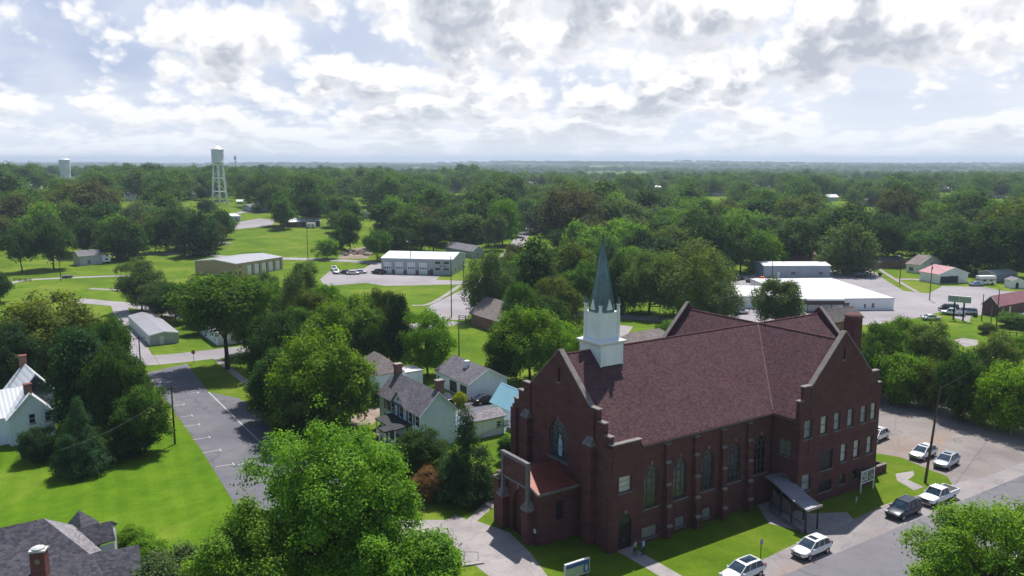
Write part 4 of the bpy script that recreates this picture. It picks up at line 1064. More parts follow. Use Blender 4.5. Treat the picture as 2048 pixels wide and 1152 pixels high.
p.slab([(-4.6, yc - 4.4, 2.85), (-3.0, yc - 4.4, 2.95), (-3.0, yc - 2.0, 2.95), (-4.6, yc - 2.0, 2.85)], 0.2); pr = p.bld('porch_roof', paint('dark_porch_roof', (0.035, 0.037, 0.045), 0.8, 0.2), R)
for yy in (yc - 4.3, yc - 2.2, yc, yc + 2.3):
    c = MB(); c.tube((-2.8, yy, 0), (-2.8, yy, 2.72), 0.11, n=10); c.bld('porch_column', WHITE, pr)
for yy in (yc - 4.2, yc - 2.2):
    c = MB(); c.tube((-4.4, yy, 0), (-4.4, yy, 2.66), 0.11, n=10); c.bld('porch_column', WHITE, pr)
c = MB()
for k in range(22): c.b2(-2.82, -2.78, yc - 4.2 + k * 0.3, yc - 4.16 + k * 0.3, 0.3, 0.95)
c.b2(-2.84, -2.76, yc - 4.3, yc + 2.3, 0.95, 1.02); c.bld('railing', WHITE, pr)
c = MB(); c.b2(-3.0, -0.01, yc - 4.6, yc + 2.6, 0, 0.28); c.bld('porch_floor', CONC, pr)
# annex, garage house, blue roofed building, house behind
hbox('annex', 'low white annex with pale grey low roof and two square windows', (932, 884), 846, xL=908, xR=1008, ridge='x', rise=0.7, roof=SH_GREY, ops=[('R', 5.6, 6.5, 1.4, 2.3, 'win'), ('R', 7.0, 7.9, 1.4, 2.3, 'win')], cat='building')
R, lx, ly, h, _ = hbox('garage_house', 'white garage building with two dark garage doors and mauve roof', (938, 800), 769, xL=873, xR=1014, ridge='y', rise=2.3, roof=SH_MAUVE,
    ops=[('L', 0.8, 3.3, 0.05, 2.3, 'dark'), ('L', 4.4, 7.2, 0.05, 2.3, 'dark'), ('L', 9.4, 10.2, 0.05, 2.1, 'door'), ('L', 11.2, 12.0, 1.0, 2.1, 'win')], cat='garage')
c = MB(); c.b2(lx * 0.3, lx * 0.3 + 0.9, ly * 0.42, ly * 0.42 + 0.9, h + 0.6, h + 2.9); c.bld('cupola', WHITE, R)
hbox('blue_roof_building', 'white building with bright light blue metal roof behind the church corner', (1040, 866), 826, xL=984, xR=1082, ridge='y', rise=2.6, roof=RM_BLUE, ops=[('L', 2.2, 2.9, 1.2, 2.0, 'win')], cat='building')
hbox('rear_house', 'white house with mauve hip roof behind the two storey house', (752, 806), 752, xL=712, xR=806, ridge='x', rise=2.8, roof=SH_BROWN, hip=True, ops=[('R', 4.0, 4.9, 1.0, 2.4, 'win')], cat='house')
hbox('white_shed', 'small white flat roofed shed behind the hip roofed house', (812, 782), 748, xL=792, xR=846, ridge='flat', roof=MEMB, ops=[('R', 2.0, 2.8, 0.05, 2.1, 'door')], cat='shed', over=0.15)
hbox('brown_roof_house', 'brick house with wide brown roof half hidden by trees', (1000, 668), 641, xL=943, xR=1062, ridge='y', rise=3.6, roof=SH_BROWN, wall=REDBRICK, over=0.6, ops=[('L', 2.0, 3.4, 1.0, 2.2, 'win'), ('R', 3.0, 4.2, 1.0, 2.2, 'win')])
hbox('hip_roof_house', 'low house with grey brown roof behind the white steeple', (1258, 712), 690, xL=1232, xR=1345, ridge='x', rise=2.0, roof=SH_BROWN, wall=REDBRICK, hip=True, over=0.6, ops=[('R', 2.0, 3.4, 1.0, 2.2, 'win')])
hbox('taupe_roof_house', 'house with taupe hip roof behind the rear church gable', (1655, 678), 648, xL=1632, xR=1722, ridge='x', rise=3.0, roof=SH_BROWN, wall=REDBRICK, hip=True, over=0.5, ops=[('R', 2.0, 3.4, 1.0, 2.2, 'win')])
# long shed on the left, pale barn-like buildings
R, lx, ly, h, (FR, FL) = hbox('metal_shed', 'long pale grey metal shed by the cross street', (300, 692), 672, PL=(258, 650), xR=358, ridge='y', rise=0.6, wall=GREYW, roof=RM_GREY, over=0.15, cat='shed', ops=[('R', 2.2, 3.1, 0.05, 2.0, 'door')])
hbox('tree_shaded_house', 'white house with grey roof partly hidden under the broad street tree', (436, 692), 668, xL=398, xR=520, ridge='y', rise=2.6, roof=SH_GREY, ops=[('L', 2, 3, 1, 2.2, 'win'), ('R', 3, 4, 1, 2.2, 'win')])
# pale metal roofed house at the left edge
R, lx, ly, h, (FR, FL) = hbox('white_farmhouse', 'white house with pale metal roofs and two brick chimneys among dark trees', (22, 893), 838, P1=(112, 876), ly=7.0, ridge='y', rise=3.3, roof=RM_WHITE,
    ops=[('R', 2.7, 3.6, 3.0, 4.5, 'win'), ('R', 4.9, 5.8, 3.0, 4.5, 'win'), ('R', 2.7, 3.6, 0.7, 2.2, 'win')])
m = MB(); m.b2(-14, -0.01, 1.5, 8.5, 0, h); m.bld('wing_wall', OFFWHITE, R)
m = MB(); k = 3.3 / 3.5; z0 = h + 0.2
m.slab([(-14.3, 1.2, z0 - 0.3 * k), (lx * 0.1, 1.2, z0 - 0.3 * k), (lx * 0.5, 5.0, z0 + 3.3), (-14.3, 5.0, z0 + 3.3)], 0.14)
m.slab([(-14.3, 8.8, z0 - 0.3 * k), (lx, 8.8, z0 - 0.3 * k), (lx * 0.5, 5.0, z0 + 3.3), (-14.3, 5.0, z0 + 3.3)], 0.14); m.bld('wing_roof', RM_WHITE, R)
m = MB(); xc = tlen(R.location + Vector((-math.sin(R.rotation_euler[2]), math.cos(R.rotation_euler[2]), 0)) * 12, Vector((math.cos(R.rotation_euler[2]), math.sin(R.rotation_euler[2]), 0)), 66); wq = lx / 2 + 0.5; m.slab([(xc - wq, 6.0, h + 0.7), (xc - wq, 15.8, h + 0.7), (xc, 15.8, h + 5.0), (xc, 6.0, h + 5.0)], 0.14); m.slab([(xc + wq, 6.0, h + 0.7), (xc + wq, 15.8, h + 0.7), (xc, 15.8, h + 5.0), (xc, 6.0, h + 5.0)], 0.14); m.bld('rear_wing_roof', RM_WHITE, R)
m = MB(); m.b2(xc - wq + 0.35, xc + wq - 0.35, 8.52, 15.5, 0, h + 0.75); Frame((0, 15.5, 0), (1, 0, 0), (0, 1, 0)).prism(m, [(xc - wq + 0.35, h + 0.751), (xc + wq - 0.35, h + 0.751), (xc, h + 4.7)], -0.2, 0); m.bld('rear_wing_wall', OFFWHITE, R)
for (a, b, t) in ((lx * 0.5, 1.4, h + 4.5), (xc - 0.2, 15.2, h + 6.2)):
    c = MB(); c.b2(a - 0.5, a + 0.5, b - 0.4, b + 0.4, h + 1.5, t); c.b2(a - 0.6, a + 0.6, b - 0.5, b + 0.5, t - 0.001, t + 0.2); c.bld('chimney', REDBRICK, R)

# dark shingled house at the bottom left corner, set out from its roof corners
def dark_house():
    O = G(120, 1130, 6.0); O.z = 0
    R = empty('shingled_house', O, 0, 'house with charcoal shingle roofs, small gable and red brick chimney beside the mown lawn', 'house')
    q = lambda x, y, z: G(x, y, z) - O
    d = MB()
    r1, r0 = q(87, 1037, 8.6), q(-90, 1075, 8.6)
    e = q(180, 1109, 6.0); f = q(278, 1089, 6.0)
    down = Vector((0.45, -0.9, 0)).normalized()
    def low(p, n, drop): return p + down * n + Vector((0, 0, -drop))
    g1 = low(f, 9, 3.4); g0 = low(r0, 15, 6.0)
    d.slab([r0, r1, e, f, g1, g0], 0.2)
    d.bld('roof', SH_DARK, R)
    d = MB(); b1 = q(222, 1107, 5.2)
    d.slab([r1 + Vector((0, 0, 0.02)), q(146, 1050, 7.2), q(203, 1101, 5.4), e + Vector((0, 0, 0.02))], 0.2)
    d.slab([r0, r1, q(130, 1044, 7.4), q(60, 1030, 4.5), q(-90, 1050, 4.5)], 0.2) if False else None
    d.bld('lit_roof', SH_GREY, R)  # sunlight on this slope painted by paler shingles than the charcoal roof
    a, b = q(141, 1061, 7.0), q(223, 1041, 7.0)
    c2, c3 = q(231, 1080, 5.5), q(183, 1094, 5.5)
    d = MB(); d.slab([a, b, c2, c3], 0.15)
    bk = Vector((-0.3, 1, 0)).normalized() * 3.0 + Vector((0, 0, -1.6))
    d.slab([a, b, b + bk, a + bk], 0.15); ds = d.bld('small_gable_roof', SH_DARK, R)
    d = MB(); b_, c_, e_ = b - Vector((0.15, 0.1, 0.2)), c2 - Vector((0.15, 0, 0.2)), b + bk - Vector((0.15, 0.1, 0.1))
    for p in (b_, c_, e_): pass
    d.add([b_, c_, Vector((c_.x, c_.y, 2)), Vector((e_.x, e_.y, 2)), e_], [(0, 1, 2, 3, 4)])
    d.add([c_, c3 - Vector((0, 0, 0.2)), Vector((c3.x, c3.y, 3)), Vector((c_.x, c_.y, 3))], [(0, 1, 2, 3)])
    d.bld('gable_wall', GREYW, R)
    ap = q(158, 1020, 8.3); d = MB()
    bs = [q(134, 1048, 6.6), q(162, 1058, 6.6), q(200, 1044, 6.6), q(172, 1034, 6.6)]
    d.add([ap] + bs, [(0, 1, 2), (0, 2, 3), (0, 3, 4), (0, 4, 1)]); d.bld('turret_roof', SH_GREY, R)
    d = MB(); m_ = [p * 0.92 + sum(bs, Vector()) * 0.02 for p in bs]
    d.add([Vector((p.x, p.y, 6.55)) for p in m_] + [Vector((p.x, p.y, 0)) for p in m_], [(0, 1, 5, 4), (1, 2, 6, 5), (2, 3, 7, 6), (3, 0, 4, 7)]); d.bld('turret_wall', GREYW, R)
    # walls under the eaves, down to the ground
    d = MB(); pts = [r0 + Vector((0, 1.0, 0)), r1 + Vector((0.4, 0.2, 0)), e + Vector((0, 0.4, 0)), f, low(f, 8, 0), low(r0, 14, 0)]
    d.add([Vector((p.x, p.y, 0)) for p in pts] + [Vector((p.x, p.y, z)) for p, z in zip(pts, (8.0, 8.0, 5.6, 5.5, 2.3, 2.6))], [(i, (i + 1) % 6, (i + 1) % 6 + 6, i + 6) for i in range(6)])
    d.bld('wall', GREYW, R)
    c = q(77, 1101, 8.2); c.z = 0
    d = MB(); d.box((c.x, c.y, 5.4), (1.25, 0.95, 5.6), rz=0.15); ch = d.bld('chimney', brickmat('chimney_brick', (0.20, 0.05, 0.045), (0.14, 0.035, 0.035), (0.2, 0.14, 0.12)), R)
    d = MB(); d.box((c.x, c.y, 8.28), (1.38, 1.08, 0.16), rz=0.15); d.lathe((c.x, c.y, 8.36), [(0.55, 0), (0.55, 0.14), (0.35, 0.24)], 10); d.bld('cap', paint('pale_mortar_cap', (0.55, 0.55, 0.56), 0.7, 0.15, 3.0), ch)
    d = MB(); d.tube((c.x + 0.09, c.y - 0.49, 7.35), (c.x + 0.09, c.y - 0.53, 7.35), 0.26, n=16); d.bld('oval_medallion', paint('tan_medallion', (0.30, 0.22, 0.17), 0.7, 0.1), ch)
dark_house()

# tan metal building and fire station
R, lx, ly, h, (FR, FL) = hbox('tan_building', 'long tan metal building with five white overhead doors', (474, 555), 528, P1=(566, 538), xL=391, ridge='x', rise=1.0, wall=TAN, roof=RM_GREY, over=0.3, cat='building',
    ops=[('R', 6.5 + 7.0 * k, 10.3 + 7.0 * k, 0.05, 3.9, 'garage') for k in range(0)])
lxs = lx
for k in range(5):
    t = lxs * (0.22 + 0.155 * k); w_ = lxs * 0.085
    g = MB(); FR.box(g, t, t + w_, 0.05, h * 0.78, 0.003, 0.06); dd = g.bld('garage_door', GARD, R)
    g = MB(); FR.box(g, t + w_ + 0.1, t + w_ + lxs * 0.03, 0.05, h * 0.85, 0.003, 0.05); g.bld('pilaster', TAND, R)
g = MB(); FR.box(g, lxs * 0.03, lxs * 0.11, h * 0.72, h * 0.84, 0.003, 0.08); g.bld('sign_board', TAND, R)
g = MB(); FR.box(g, lxs * 0.05, lxs * 0.085, 0.05, 2.1, 0.003, 0.06); g.bld('door', SHUT, R)
sash(R, FL, 2.0, 3.4, 1.2, 2.2, rev=-0.02)
R, lx, ly, h, (FR, FL) = hbox('fire_station', 'grey metal fire station with four white bay doors and white roof', (905, 551), 519.5, PL=(763, 547), xR=931, ridge='y', rise=1.6, wall=GREYW, roof=RM_WHITE, over=0.25, cat='building')
for k in range(4):
    t = ly * (0.855 - 0.168 * k); w_ = ly * 0.115
    g = MB(); FL.box(g, t - 0.3, t + w_ + 0.3, 0.0, h * 0.80, 0.003, 0.04); g.bld('door_surround', paint('surround_grey', (0.34, 0.34, 0.37), 0.6, 0.05), R)
    g = MB(); FL.box(g, t, t + w_, 0.05, h * 0.78, 0.045, 0.09); dd = g.bld('bay_door', GARD, R)
    g = MB()
    for j in range(3): FL.box(g, t + w_ * (0.12 + 0.29 * j), t + w_ * (0.30 + 0.29 * j), h * 0.36, h * 0.46, 0.09, 0.1)
    g.bld('pane', SHUT, dd)
    g = MB(); FL.box(g, t - ly * 0.04, t - ly * 0.015, 0.0, h * 0.28, 0.05, 0.25); g.bld('red_bollard', paint('dull_red', (0.28, 0.07, 0.08), 0.6, 0.1), R)
for a, b in ((0.17, 0.72), (0.05, 0.72), (0.17, 0.32), (0.05, 0.32)):
    g = MB(); FL.box(g, ly * a, ly * (a + 0.07), h * b, h * (b + 0.14), 0.003, 0.04); g.bld('window', GLASS, R)
g = MB()
for j in range(3): FL.box(g, ly * (0.085 + 0.035 * j), ly * (0.10 + 0.035 * j), h * 0.54, h * 0.61, 0.003, 0.05)
g.bld('wall_lettering', SHUT, R)
g = MB(); FL.box(g, ly * 0.27, ly * 0.305, 0.05, 2.2, 0.003, 0.06); g.bld('door', SHUT, R)
for t in (0.2, 0.45, 0.7): 
    g = MB(); FR.box(g, lx * t, lx * (t + 0.06), 1.2, 2.3, 0.003, 0.04); g.bld('window', GLASS, R)

# other buildings, near to far
hbox('white_store', 'long white flat roofed store behind the church', (1599, 622), 600, P1=(1787, 620), ly=42, ridge='flat', roof=MEMB, wall=WHITE, cat='store', over=0.12,
     ops=[('R', 13.0, 14.8, 0.9, 2.3, 'win'), ('R', 15.6, 16.4, 0.05, 2.1, 'door'), ('R', 19.0, 19.7, 0.8, 1.9, 'win'), ('R', 21.3, 22.2, 0.9, 2.1, 'win')])
hbox('white_workshop', 'lower white workshop with bright flat roof beside the long store', (1448, 616), 594, P1=(1597, 619), ly=22, ridge='flat', roof=MEMB, wall=WHITE, cat='store', over=0.1, ops=[('R', 10, 12, 0.05, 2.6, 'door')])
o = G(1608, 622); R = empty('shop_awning', o, 0, 'dark brown awning and white strip along the store front', 'awning')
m = MB(); m.b2(0, 10.6, -2.4, 0.2, 2.2, 3.4); m.bld('awning_box', paint('awning_brown', (0.07, 0.045, 0.045), 0.7, 0.1), R)
m = MB(); m.b2(0, 10.6, -2.5, 0.25, 3.403, 3.9); m.bld('white_strip', WHITE, R)
for x in (0.2, 3.6, 7.0, 10.4):
    m = MB(); m.b2(x - 0.08, x + 0.08, -2.3, -2.14, 0, 2.198); m.bld('post', SHUT, R)
hbox('blue_grey_trailer', 'long blue grey trailer building with pale ribbed roof behind the store', (1527, 556), 532, P1=(1660, 556), ly=12, ridge='x', rise=0.8, roof=RM_WHITE, wall=BLUEW, cat='building', over=0.2, ops=[('R', 10, 12, 1.3, 2.4, 'win'), ('R', 20, 22, 1.3, 2.4, 'win'), ('R', 5, 6, 0.1, 2.2, 'door')])
hbox('pink_roof_house', 'cream bungalow with faded pink roof behind the blue grey trailer', (1572, 537), 521, P1=(1640, 535), ly=11, ridge='x', rise=2.6, roof=SH_PINK, wall=CREAM, over=0.6, ops=[('R', 2, 4, 0.8, 2.0, 'win'), ('R', 8, 10, 0.8, 2.0, 'win')])
hbox('white_bungalow', 'white bungalow with grey roof above its sloping lawn', (1836, 547), 530, P1=(1884, 541), xL=1812, ridge='y', rise=3.0, roof=SH_BROWN, wall=WHITE, over=0.5, ops=[('R', 4, 6, 0.9, 2.2, 'win'), ('L', 2, 4, 0.9, 2.2, 'win')])
R, lx, ly, h, (FR, FL) = hbox('white_garage', 'white double garage with one wide dark opening beside the bungalow', (1876, 568), 549, P1=(1935, 565), ly=9, ridge='y', rise=2.2, roof=SH_PINK, wall=WHITE, cat='garage', over=0.4, ops=[('R', 0.8, 8.6, 0.1, 2.6, 'dark')])
hbox('brick_store', 'brown brick building with pink metal roof beside the billboard', (1996, 633), 611, xL=1964, xR=2110, ridge='x', rise=2.3, roof=SH_PINK, wall=brickmat('brown_brick', (0.15, 0.07, 0.06), (0.11, 0.05, 0.045), (0.14, 0.11, 0.1)), cat='building', over=0.4, ops=[('R', 6.0, 7.0, 0.05, 2.3, 'door'), ('R', 2, 3.2, 1.0, 2.3, 'win')])
hbox('small_shed', 'small white garden shed beyond the paved yard', (2022, 577), 562, P1=(2048, 577), ly=4, ridge='y', rise=0.9, roof=SH_GREY, wall=WHITE, cat='shed', over=0.2, ops=[('R', 1.5, 2.5, 0.05, 2.0, 'dark')])
hbox('long_shed', 'low pale blue shed under the dark trees', (1990, 563), 549, P1=(2034, 560), ly=7, ridge='x', rise=1.0, roof=RM_WHITE, wall=BLUEW, cat='shed', over=0.2)
hbox('blue_white_house', 'pale blue house with grey roofs behind the fire station', (945, 517), 503, xL=892, xR=968, ridge='y', rise=2.2, roof=SH_GREY, wall=BLUEW, over=0.4, ops=[('L', 2, 3.2, 1, 2.4, 'win'), ('L', 6, 7.2, 1, 2.4, 'win'), ('R', 2, 3.2, 1, 2.4, 'win')])
hbox('grey_cottage', 'small grey and white house under the lawn trees', (160, 532), 513, P1=(205, 527), xL=147, ridge='x', rise=2.0, roof=SH_GREY, wall=GREYW, over=0.3, ops=[('R', 3, 4.5, 0.8, 2.0, 'win')])
hbox('ranch_house', 'low brown ranch house with white roof across the meadow', (580, 455), 444, P1=(640, 452), ly=11, ridge='x', rise=1.7, roof=RM_WHITE, wall=brickmat('brown_brick', (0, 0, 0), (0, 0, 0), (0, 0, 0)), over=0.6, ops=[('R', 4, 6, 0.8, 2.0, 'win'), ('R', 10, 12, 0.8, 2.0, 'win')])
hbox('hedged_house', 'grey roofed house behind a round hedge above the gravel pad', (502, 424), 414, P1=(545, 421), ly=10, ridge='x', rise=1.6, roof=SH_GREY, wall=GREYW, over=0.5, ops=[('R', 4, 6, 0.8, 2.0, 'win')])
hbox('pale_pavilion', 'pale pavilion with white roof near the gravel pad', (446, 441), 433, P1=(478, 438), ly=10, ridge='x', rise=1.0, roof=RM_WHITE, wall=GREYW, over=0.6, cat='pavilion', ops=[('R', 2, 6, 0.1, 2.0, 'dark')])
hbox('mauve_house', 'small mauve roofed house in the gap between tall trees', (738, 438), 428, P1=(757, 437), ly=9, ridge='x', rise=1.5, roof=SH_MAUVE, wall=CREAM, over=0.4)
hbox('pink_brick_house', 'pinkish brick house beyond the rubble ground', (752, 421), 408, P1=(766, 420), ly=9, ridge='x', rise=2.0, roof=SH_BROWN, wall=REDBRICK, over=0.4)
hbox('skyward_house', 'grey flat roofed house among distant trees beyond the meadow', (744, 406), 399, P1=(768, 405), ly=9, ridge='flat', roof=RM_GREY, wall=GREYW, over=0.4)
hbox('hilltop_house', 'white gabled house at the top of the uphill road', (1040, 444), 430, P1=(1070, 443), ly=10, ridge='y', rise=3.0, roof=SH_GREY, wall=WHITE, over=0.4, ops=[('R', 2, 3, 1, 2.2, 'win')])
hbox('tower_shed', 'little white roofed shed beside the water tower legs', (474, 408), 403, P1=(486, 408), ly=5, ridge='x', rise=1.0, roof=RM_WHITE, wall=GREYW, cat='shed', over=0.3)
hbox('tree_gap_house', 'white and blue house glimpsed between trees beyond the store', (1738, 500), 482, P1=(1756, 499), ly=9, ridge='x', rise=2.0, roof=RM_WHITE, wall=BLUEW, over=0.4)
hbox('dark_cabin', 'dark brown cabin under the trees across from the bungalow', (1745, 537), 525, P1=(1812, 533), ly=9, ridge='x', rise=1.6, roof=SH_BROWN, wall=TAND, over=0.5)

for (x, y, w_, rf, wl, lb) in [
    (250, 402, 22, SH_GREY, WHITE, 'pale roofed distant house in the wood above the round lawn trees'), (378, 398, 16, RM_WHITE, WHITE, 'white distant house just left of the water tower'),
    (688, 392, 20, SH_BROWN, REDBRICK, 'brown roofed distant house above the ranch house trees'), (905, 384, 20, SH_GREY, WHITE, 'pale distant house high above the fire station'),
    (1062, 372, 18, RM_WHITE, WHITE, 'white distant house in the wood beyond the uphill road'), (1195, 370, 20, SH_GREY, CREAM, 'cream distant house over the tip of the spire'),
    (1302, 380, 22, RM_WHITE, WHITE, 'white roofed distant house in the wood above the far gable'), (1424, 392, 22, SH_GREY, WHITE, 'grey roofed distant house above the scrap row'),
    (1515, 378, 24, SH_GREY, WHITE, 'pale distant house far above the trailer'), (1655, 402, 22, RM_WHITE, WHITE, 'white distant house above the pink roofed bungalow'),
    (1732, 412, 22, SH_GREY, BLUEW, 'blue grey distant house right of the pink roof in the wood'), (1880, 384, 22, RM_WHITE, CREAM, 'cream distant house high above the white garage'),
    (1985, 396, 24, SH_BROWN, WHITE, 'brown roofed distant house above the camper'), (60, 380, 20, RM_WHITE, WHITE, 'white distant house left of the standpipe in the wood')]:
    hbox('distant_house', lb, (x, y), y - 6, P1=(x + w_, y - 0.3), ly=9, ridge='x', rise=2.2, roof=rf, wall=wl, over=0.4, eave=3.2, group='distant houses in the wood')
# ------------------------------------------------------------ water towers and mast
def water_tower():
    B = G(440, 408); B.z = terr(B.x, B.y)
    S = proj(B)[2] / FPX                      # metres per photo pixel there
    R = empty('water_tower', B, 0.4, 'white legged water tower with conical cap standing on the green rise', 'water tower')
    Wm = paint('tower_white', (0.84, 0.88, 0.88), 0.5, 0.1, 0.3, streak=True)
    zt, zb = 108 * S, 83 * S; r = 11.5 * S
    m = MB(); m.lathe((0, 0, 0), [(r * 0.4, zb - 4.5 * S), (r * 0.85, zb - 2 * S), (r, zb), (r, zt)], 24); m.bld('tank', Wm, R, smooth=False)
    m = MB(); m.lathe((0, 0, 0), [(r * 1.08, zt + 0.003), (r * 0.5, zt + 5.0 * S), (0.25, zt + 8 * S), (0.2, zt + 10 * S)], 24); m.bld('cap', paint('cap_white', (0.82, 0.83, 0.84), 0.4, 0.05), R)
    lo = 20 * S
    for k in range(4):
        a = math.pi / 4 + k * math.pi / 2
        m = MB(); m.tube((lo * math.cos(a), lo * math.sin(a), 0), (r * 0.95 * math.cos(a), r * 0.95 * math.sin(a), zb + 1), 0.48, 0.4, n=8); m.bld('leg', Wm, R)
    m = MB(); m.tube((0, 0, 0), (0, 0, zb - 4 * S), 0.8, n=12); m.bld('riser', Wm, R)
    m = MB()
    for f in (0.30, 0.62):
        rr = lo + (r - lo) * f; z = zb * f
        for k in range(4):
            a = math.pi / 4 + k * math.pi / 2; b = a + math.pi / 2
            m.tube((rr * math.cos(a), rr * math.sin(a), z), (rr * math.cos(b), rr * math.sin(b), z), 0.2, n=5)
    for f0, f1 in ((0.0, 0.30), (0.30, 0.62), (0.62, 1.0)):
        for k in range(4):
            a = math.pi / 4 + k * math.pi / 2; b = a + math.pi / 2
            p0, p1 = lo + (r - lo) * f0, lo + (r - lo) * f1
            m.tube((p0 * math.cos(a), p0 * math.sin(a), zb * f0), (p1 * math.cos(b), p1 * math.sin(b), zb * f1), 0.06, n=4)
            m.tube((p0 * math.cos(b), p0 * math.sin(b), zb * f0), (p1 * math.cos(a), p1 * math.sin(a), zb * f1), 0.06, n=4)
    m.bld('bracing', Wm, R)
    m = MB(); m.lathe((0, 0, 0), [(r * 1.16, zb - 0.3), (r * 1.2, zb), (r * 1.16, zb + 0.3)], 24); m.bld('catwalk', Wm, R)
    m = MB(); m.tube((r * 1.02, 0, zb), (r * 1.02, 0, zt), 0.12, n=5); m.bld('ladder', Wm, R)
water_tower()
P = G(133, 374); P.z = terr(P.x, P.y); S = proj(P)[2] / FPX; Ht = hz(P, 319.5)
R = empty('standpipe', P, 0, 'thick pale cylindrical water tank rising over the skyline trees', 'water tower')
m = MB(); m.lathe((0, 0, 0), [(9 * S, -1), (9.2 * S, Ht * 0.5), (10 * S, Ht * 0.62), (10.5 * S, Ht)], 24); m.bld('tank', paint('tank_white', (0.84, 0.88, 0.90), 0.5, 0.06, 0.3), R)
m = MB(); m.lathe((0, 0, 0), [(10.6 * S, Ht + 0.05), (9 * S, Ht + 1.6 * S), (1 * S, Ht + 2.4 * S)], 24); m.bld('cap', MC['cap_white'], R)
P = G(472, 352); P.z = terr(P.x, P.y); S = proj(P)[2] / FPX
R = empty('radio_mast', P, 0, 'thin grey radio mast on the skyline right of the legged tower', 'mast')
m = MB(); m.tube((0, 0, -10), (0, 0, 42 * S), 1.0 * S, 0.6 * S, n=6); m.bld('pole', STEEL, R)
m = MB(); m.lathe((0, 0, 32 * S), [(2.2 * S, 0), (2.2 * S, 7 * S)], 6); m.bld('antenna', STEEL, R)

# ------------------------------------------------------------ poles, wires, signs
def pole(x, y, ytop, label, arms=1, lamp=None, lean=0.0, name='utility_pole', r=0.16, can=False, grp='utility poles and lamp posts', azi=None, wood=None):
    B = G(x, y); h = hz(B, ytop)
    R = empty(name, B, YAW if azi is None else azi, label, 'pole', grp)
    w = wood or WOOD
    m = MB(); m.tube((0, 0, -0.2), (lean, 0, h), r, r * 0.6, n=10); m.bld('pole', w, R)
    if arms:
        m = MB(); m.b2(lean - 1.25, lean + 1.25, -0.06, 0.06, h - 0.6, h - 0.46)
        m.bld('crossarm', w, R)
        m = MB()
        for t in (-1.1, -0.4, 0.4, 1.1): m.lathe((lean + t, 0, h - 0.458), [(0.05, 0), (0.07, 0.1), (0.03, 0.2)], 8)
        m.bld('insulator', STONE, R)
    if can:
        m = MB(); m.lathe((lean + 0.4, 0.1, h - 2.4), [(0.24, 0), (0.26, 0.1), (0.26, 0.9), (0.1, 1.0)], 12); m.bld('transformer', STEEL, R)
    if lamp:
        m = MB(); m.tube((lean, 0, h * lamp), (lean - 1.2, 0, h * lamp + 0.5), 0.04, n=6); m.bld('arm', STEEL, R)
        m = MB(); m.lathe((lean - 1.3, 0, h * lamp + 0.32), [(0.30, 0), (0.26, 0.2), (0.1, 0.34)], 10); m.bld('lamp_head', paint('lamp_glass', (0.7, 0.7, 0.68), 0.3, 0.05), R)
    return R, B, h
POLES = {}
for key, a in dict(
    main=dict(x=1850, y=966, ytop=777, label='tall leaning wooden pole between the parked pickup and lot', arms=0, lean=1.9, r=0.19),
    lotl=dict(x=350, y=888, ytop=770, label='dark wooden pole with crossarm at the edge of the mown lawn', arms=1),
    xst=dict(x=281, y=727, ytop=672, label='wooden pole at the cross street corner near the metal shed', arms=1),
    a1=dict(x=903, y=635, ytop=512, label='tall pole in front of the fire station, left of two', arms=0),
    a2=dict(x=927, y=575, ytop=522, label='short thick pole beside the fire station sidewalk', arms=0, can=True),
    a3=dict(x=822, y=548, ytop=478, label='pole with a round lamp behind the fire station roof', arms=0, lamp=0.9),
    a4=dict(x=122, y=562, ytop=508, label='lamp post with bright round head on the left lawn', arms=0, lamp=0.75),
    a5=dict(x=1155, y=612, ytop=500, label='slim pole hidden in the dark trees left of the steeple', arms=0),
    a6=dict(x=1256, y=628, ytop=556, label='dark pole just right of the green spire', arms=0),
    a7=dict(x=1319, y=640, ytop=596, label='pale short pole beside the cemetery road', arms=0, wood=STONED),
    a8=dict(x=1799, y=568, ytop=505, label='pale lamp pole by the far sidewalk', arms=0, lamp=0.86),
    a9=dict(x=1859, y=600, ytop=524, label='dark pole with transformer in the paved yard', arms=1, can=True),
    b1=dict(x=1963, y=642, ytop=588, label='thin pole left of the brown brick building', arms=0),
    b2=dict(x=1992, y=660, ytop=578, label='tall dark pole in front of the brown brick building', arms=0),
    b3=dict(x=1980, y=664, ytop=610, label='stubby grey post in front of the brown brick building', arms=0, wood=STONED),
    b4=dict(x=1755, y=536, ytop=490, label='thin pole at the top of the north road', arms=0, lamp=0.95),
    b5=dict(x=1728, y=552, ytop=520, label='short pole between the road and the long store', arms=0),
    b6=dict(x=616, y=523, ytop=432, label='dark pole on the meadow in front of the ranch house', arms=0),
    b7=dict(x=1040, y=770, ytop=722, label='thin pole rising behind the left church shoulder', arms=0, r=0.1),
    b8=dict(x=918, y=712, ytop=648, label='thick brown post with short arm near the brick house', arms=0),
    b9=dict(x=1544, y=556, ytop=518, label='pole left of the blue grey trailer building', arms=1),
    c1=dict(x=494, y=962, ytop=920, label='black post at the near end of the parking lot', arms=0, r=0.08),
).items(): POLES[key] = pole(**a)
def wire(p, q, sag, label):
    m = MB(); pts = [p.lerp(q, t / 12) - Vector((0, 0, sag * 4 * (t / 12) * (1 - t / 12))) for t in range(13)]
    o = pts[0].copy(); m.path([x - o for x in pts], [0.022] * 13, 4)
    w = m.bld('power_line', paint('wire', (0.05, 0.05, 0.05), 0.6, 0), None); w.location = o; tag(w, label, 'wire', 'overhead power lines')
def top(k, t=0.0, dz=-0.4):
    R, B, h = POLES[k]; d = Vector((math.cos(YAW), math.sin(YAW), 0)); return B + d * t + Vector((0, 0, h + dz))
wire(top('xst', 1.1), top('lotl', 1.1), 1.2, 'power line from the shed corner pole to the lawn pole, outer strand')
wire(top('xst', -1.1), top('lotl', -1.1), 1.2, 'power line from the shed corner pole to the lawn pole, inner strand')
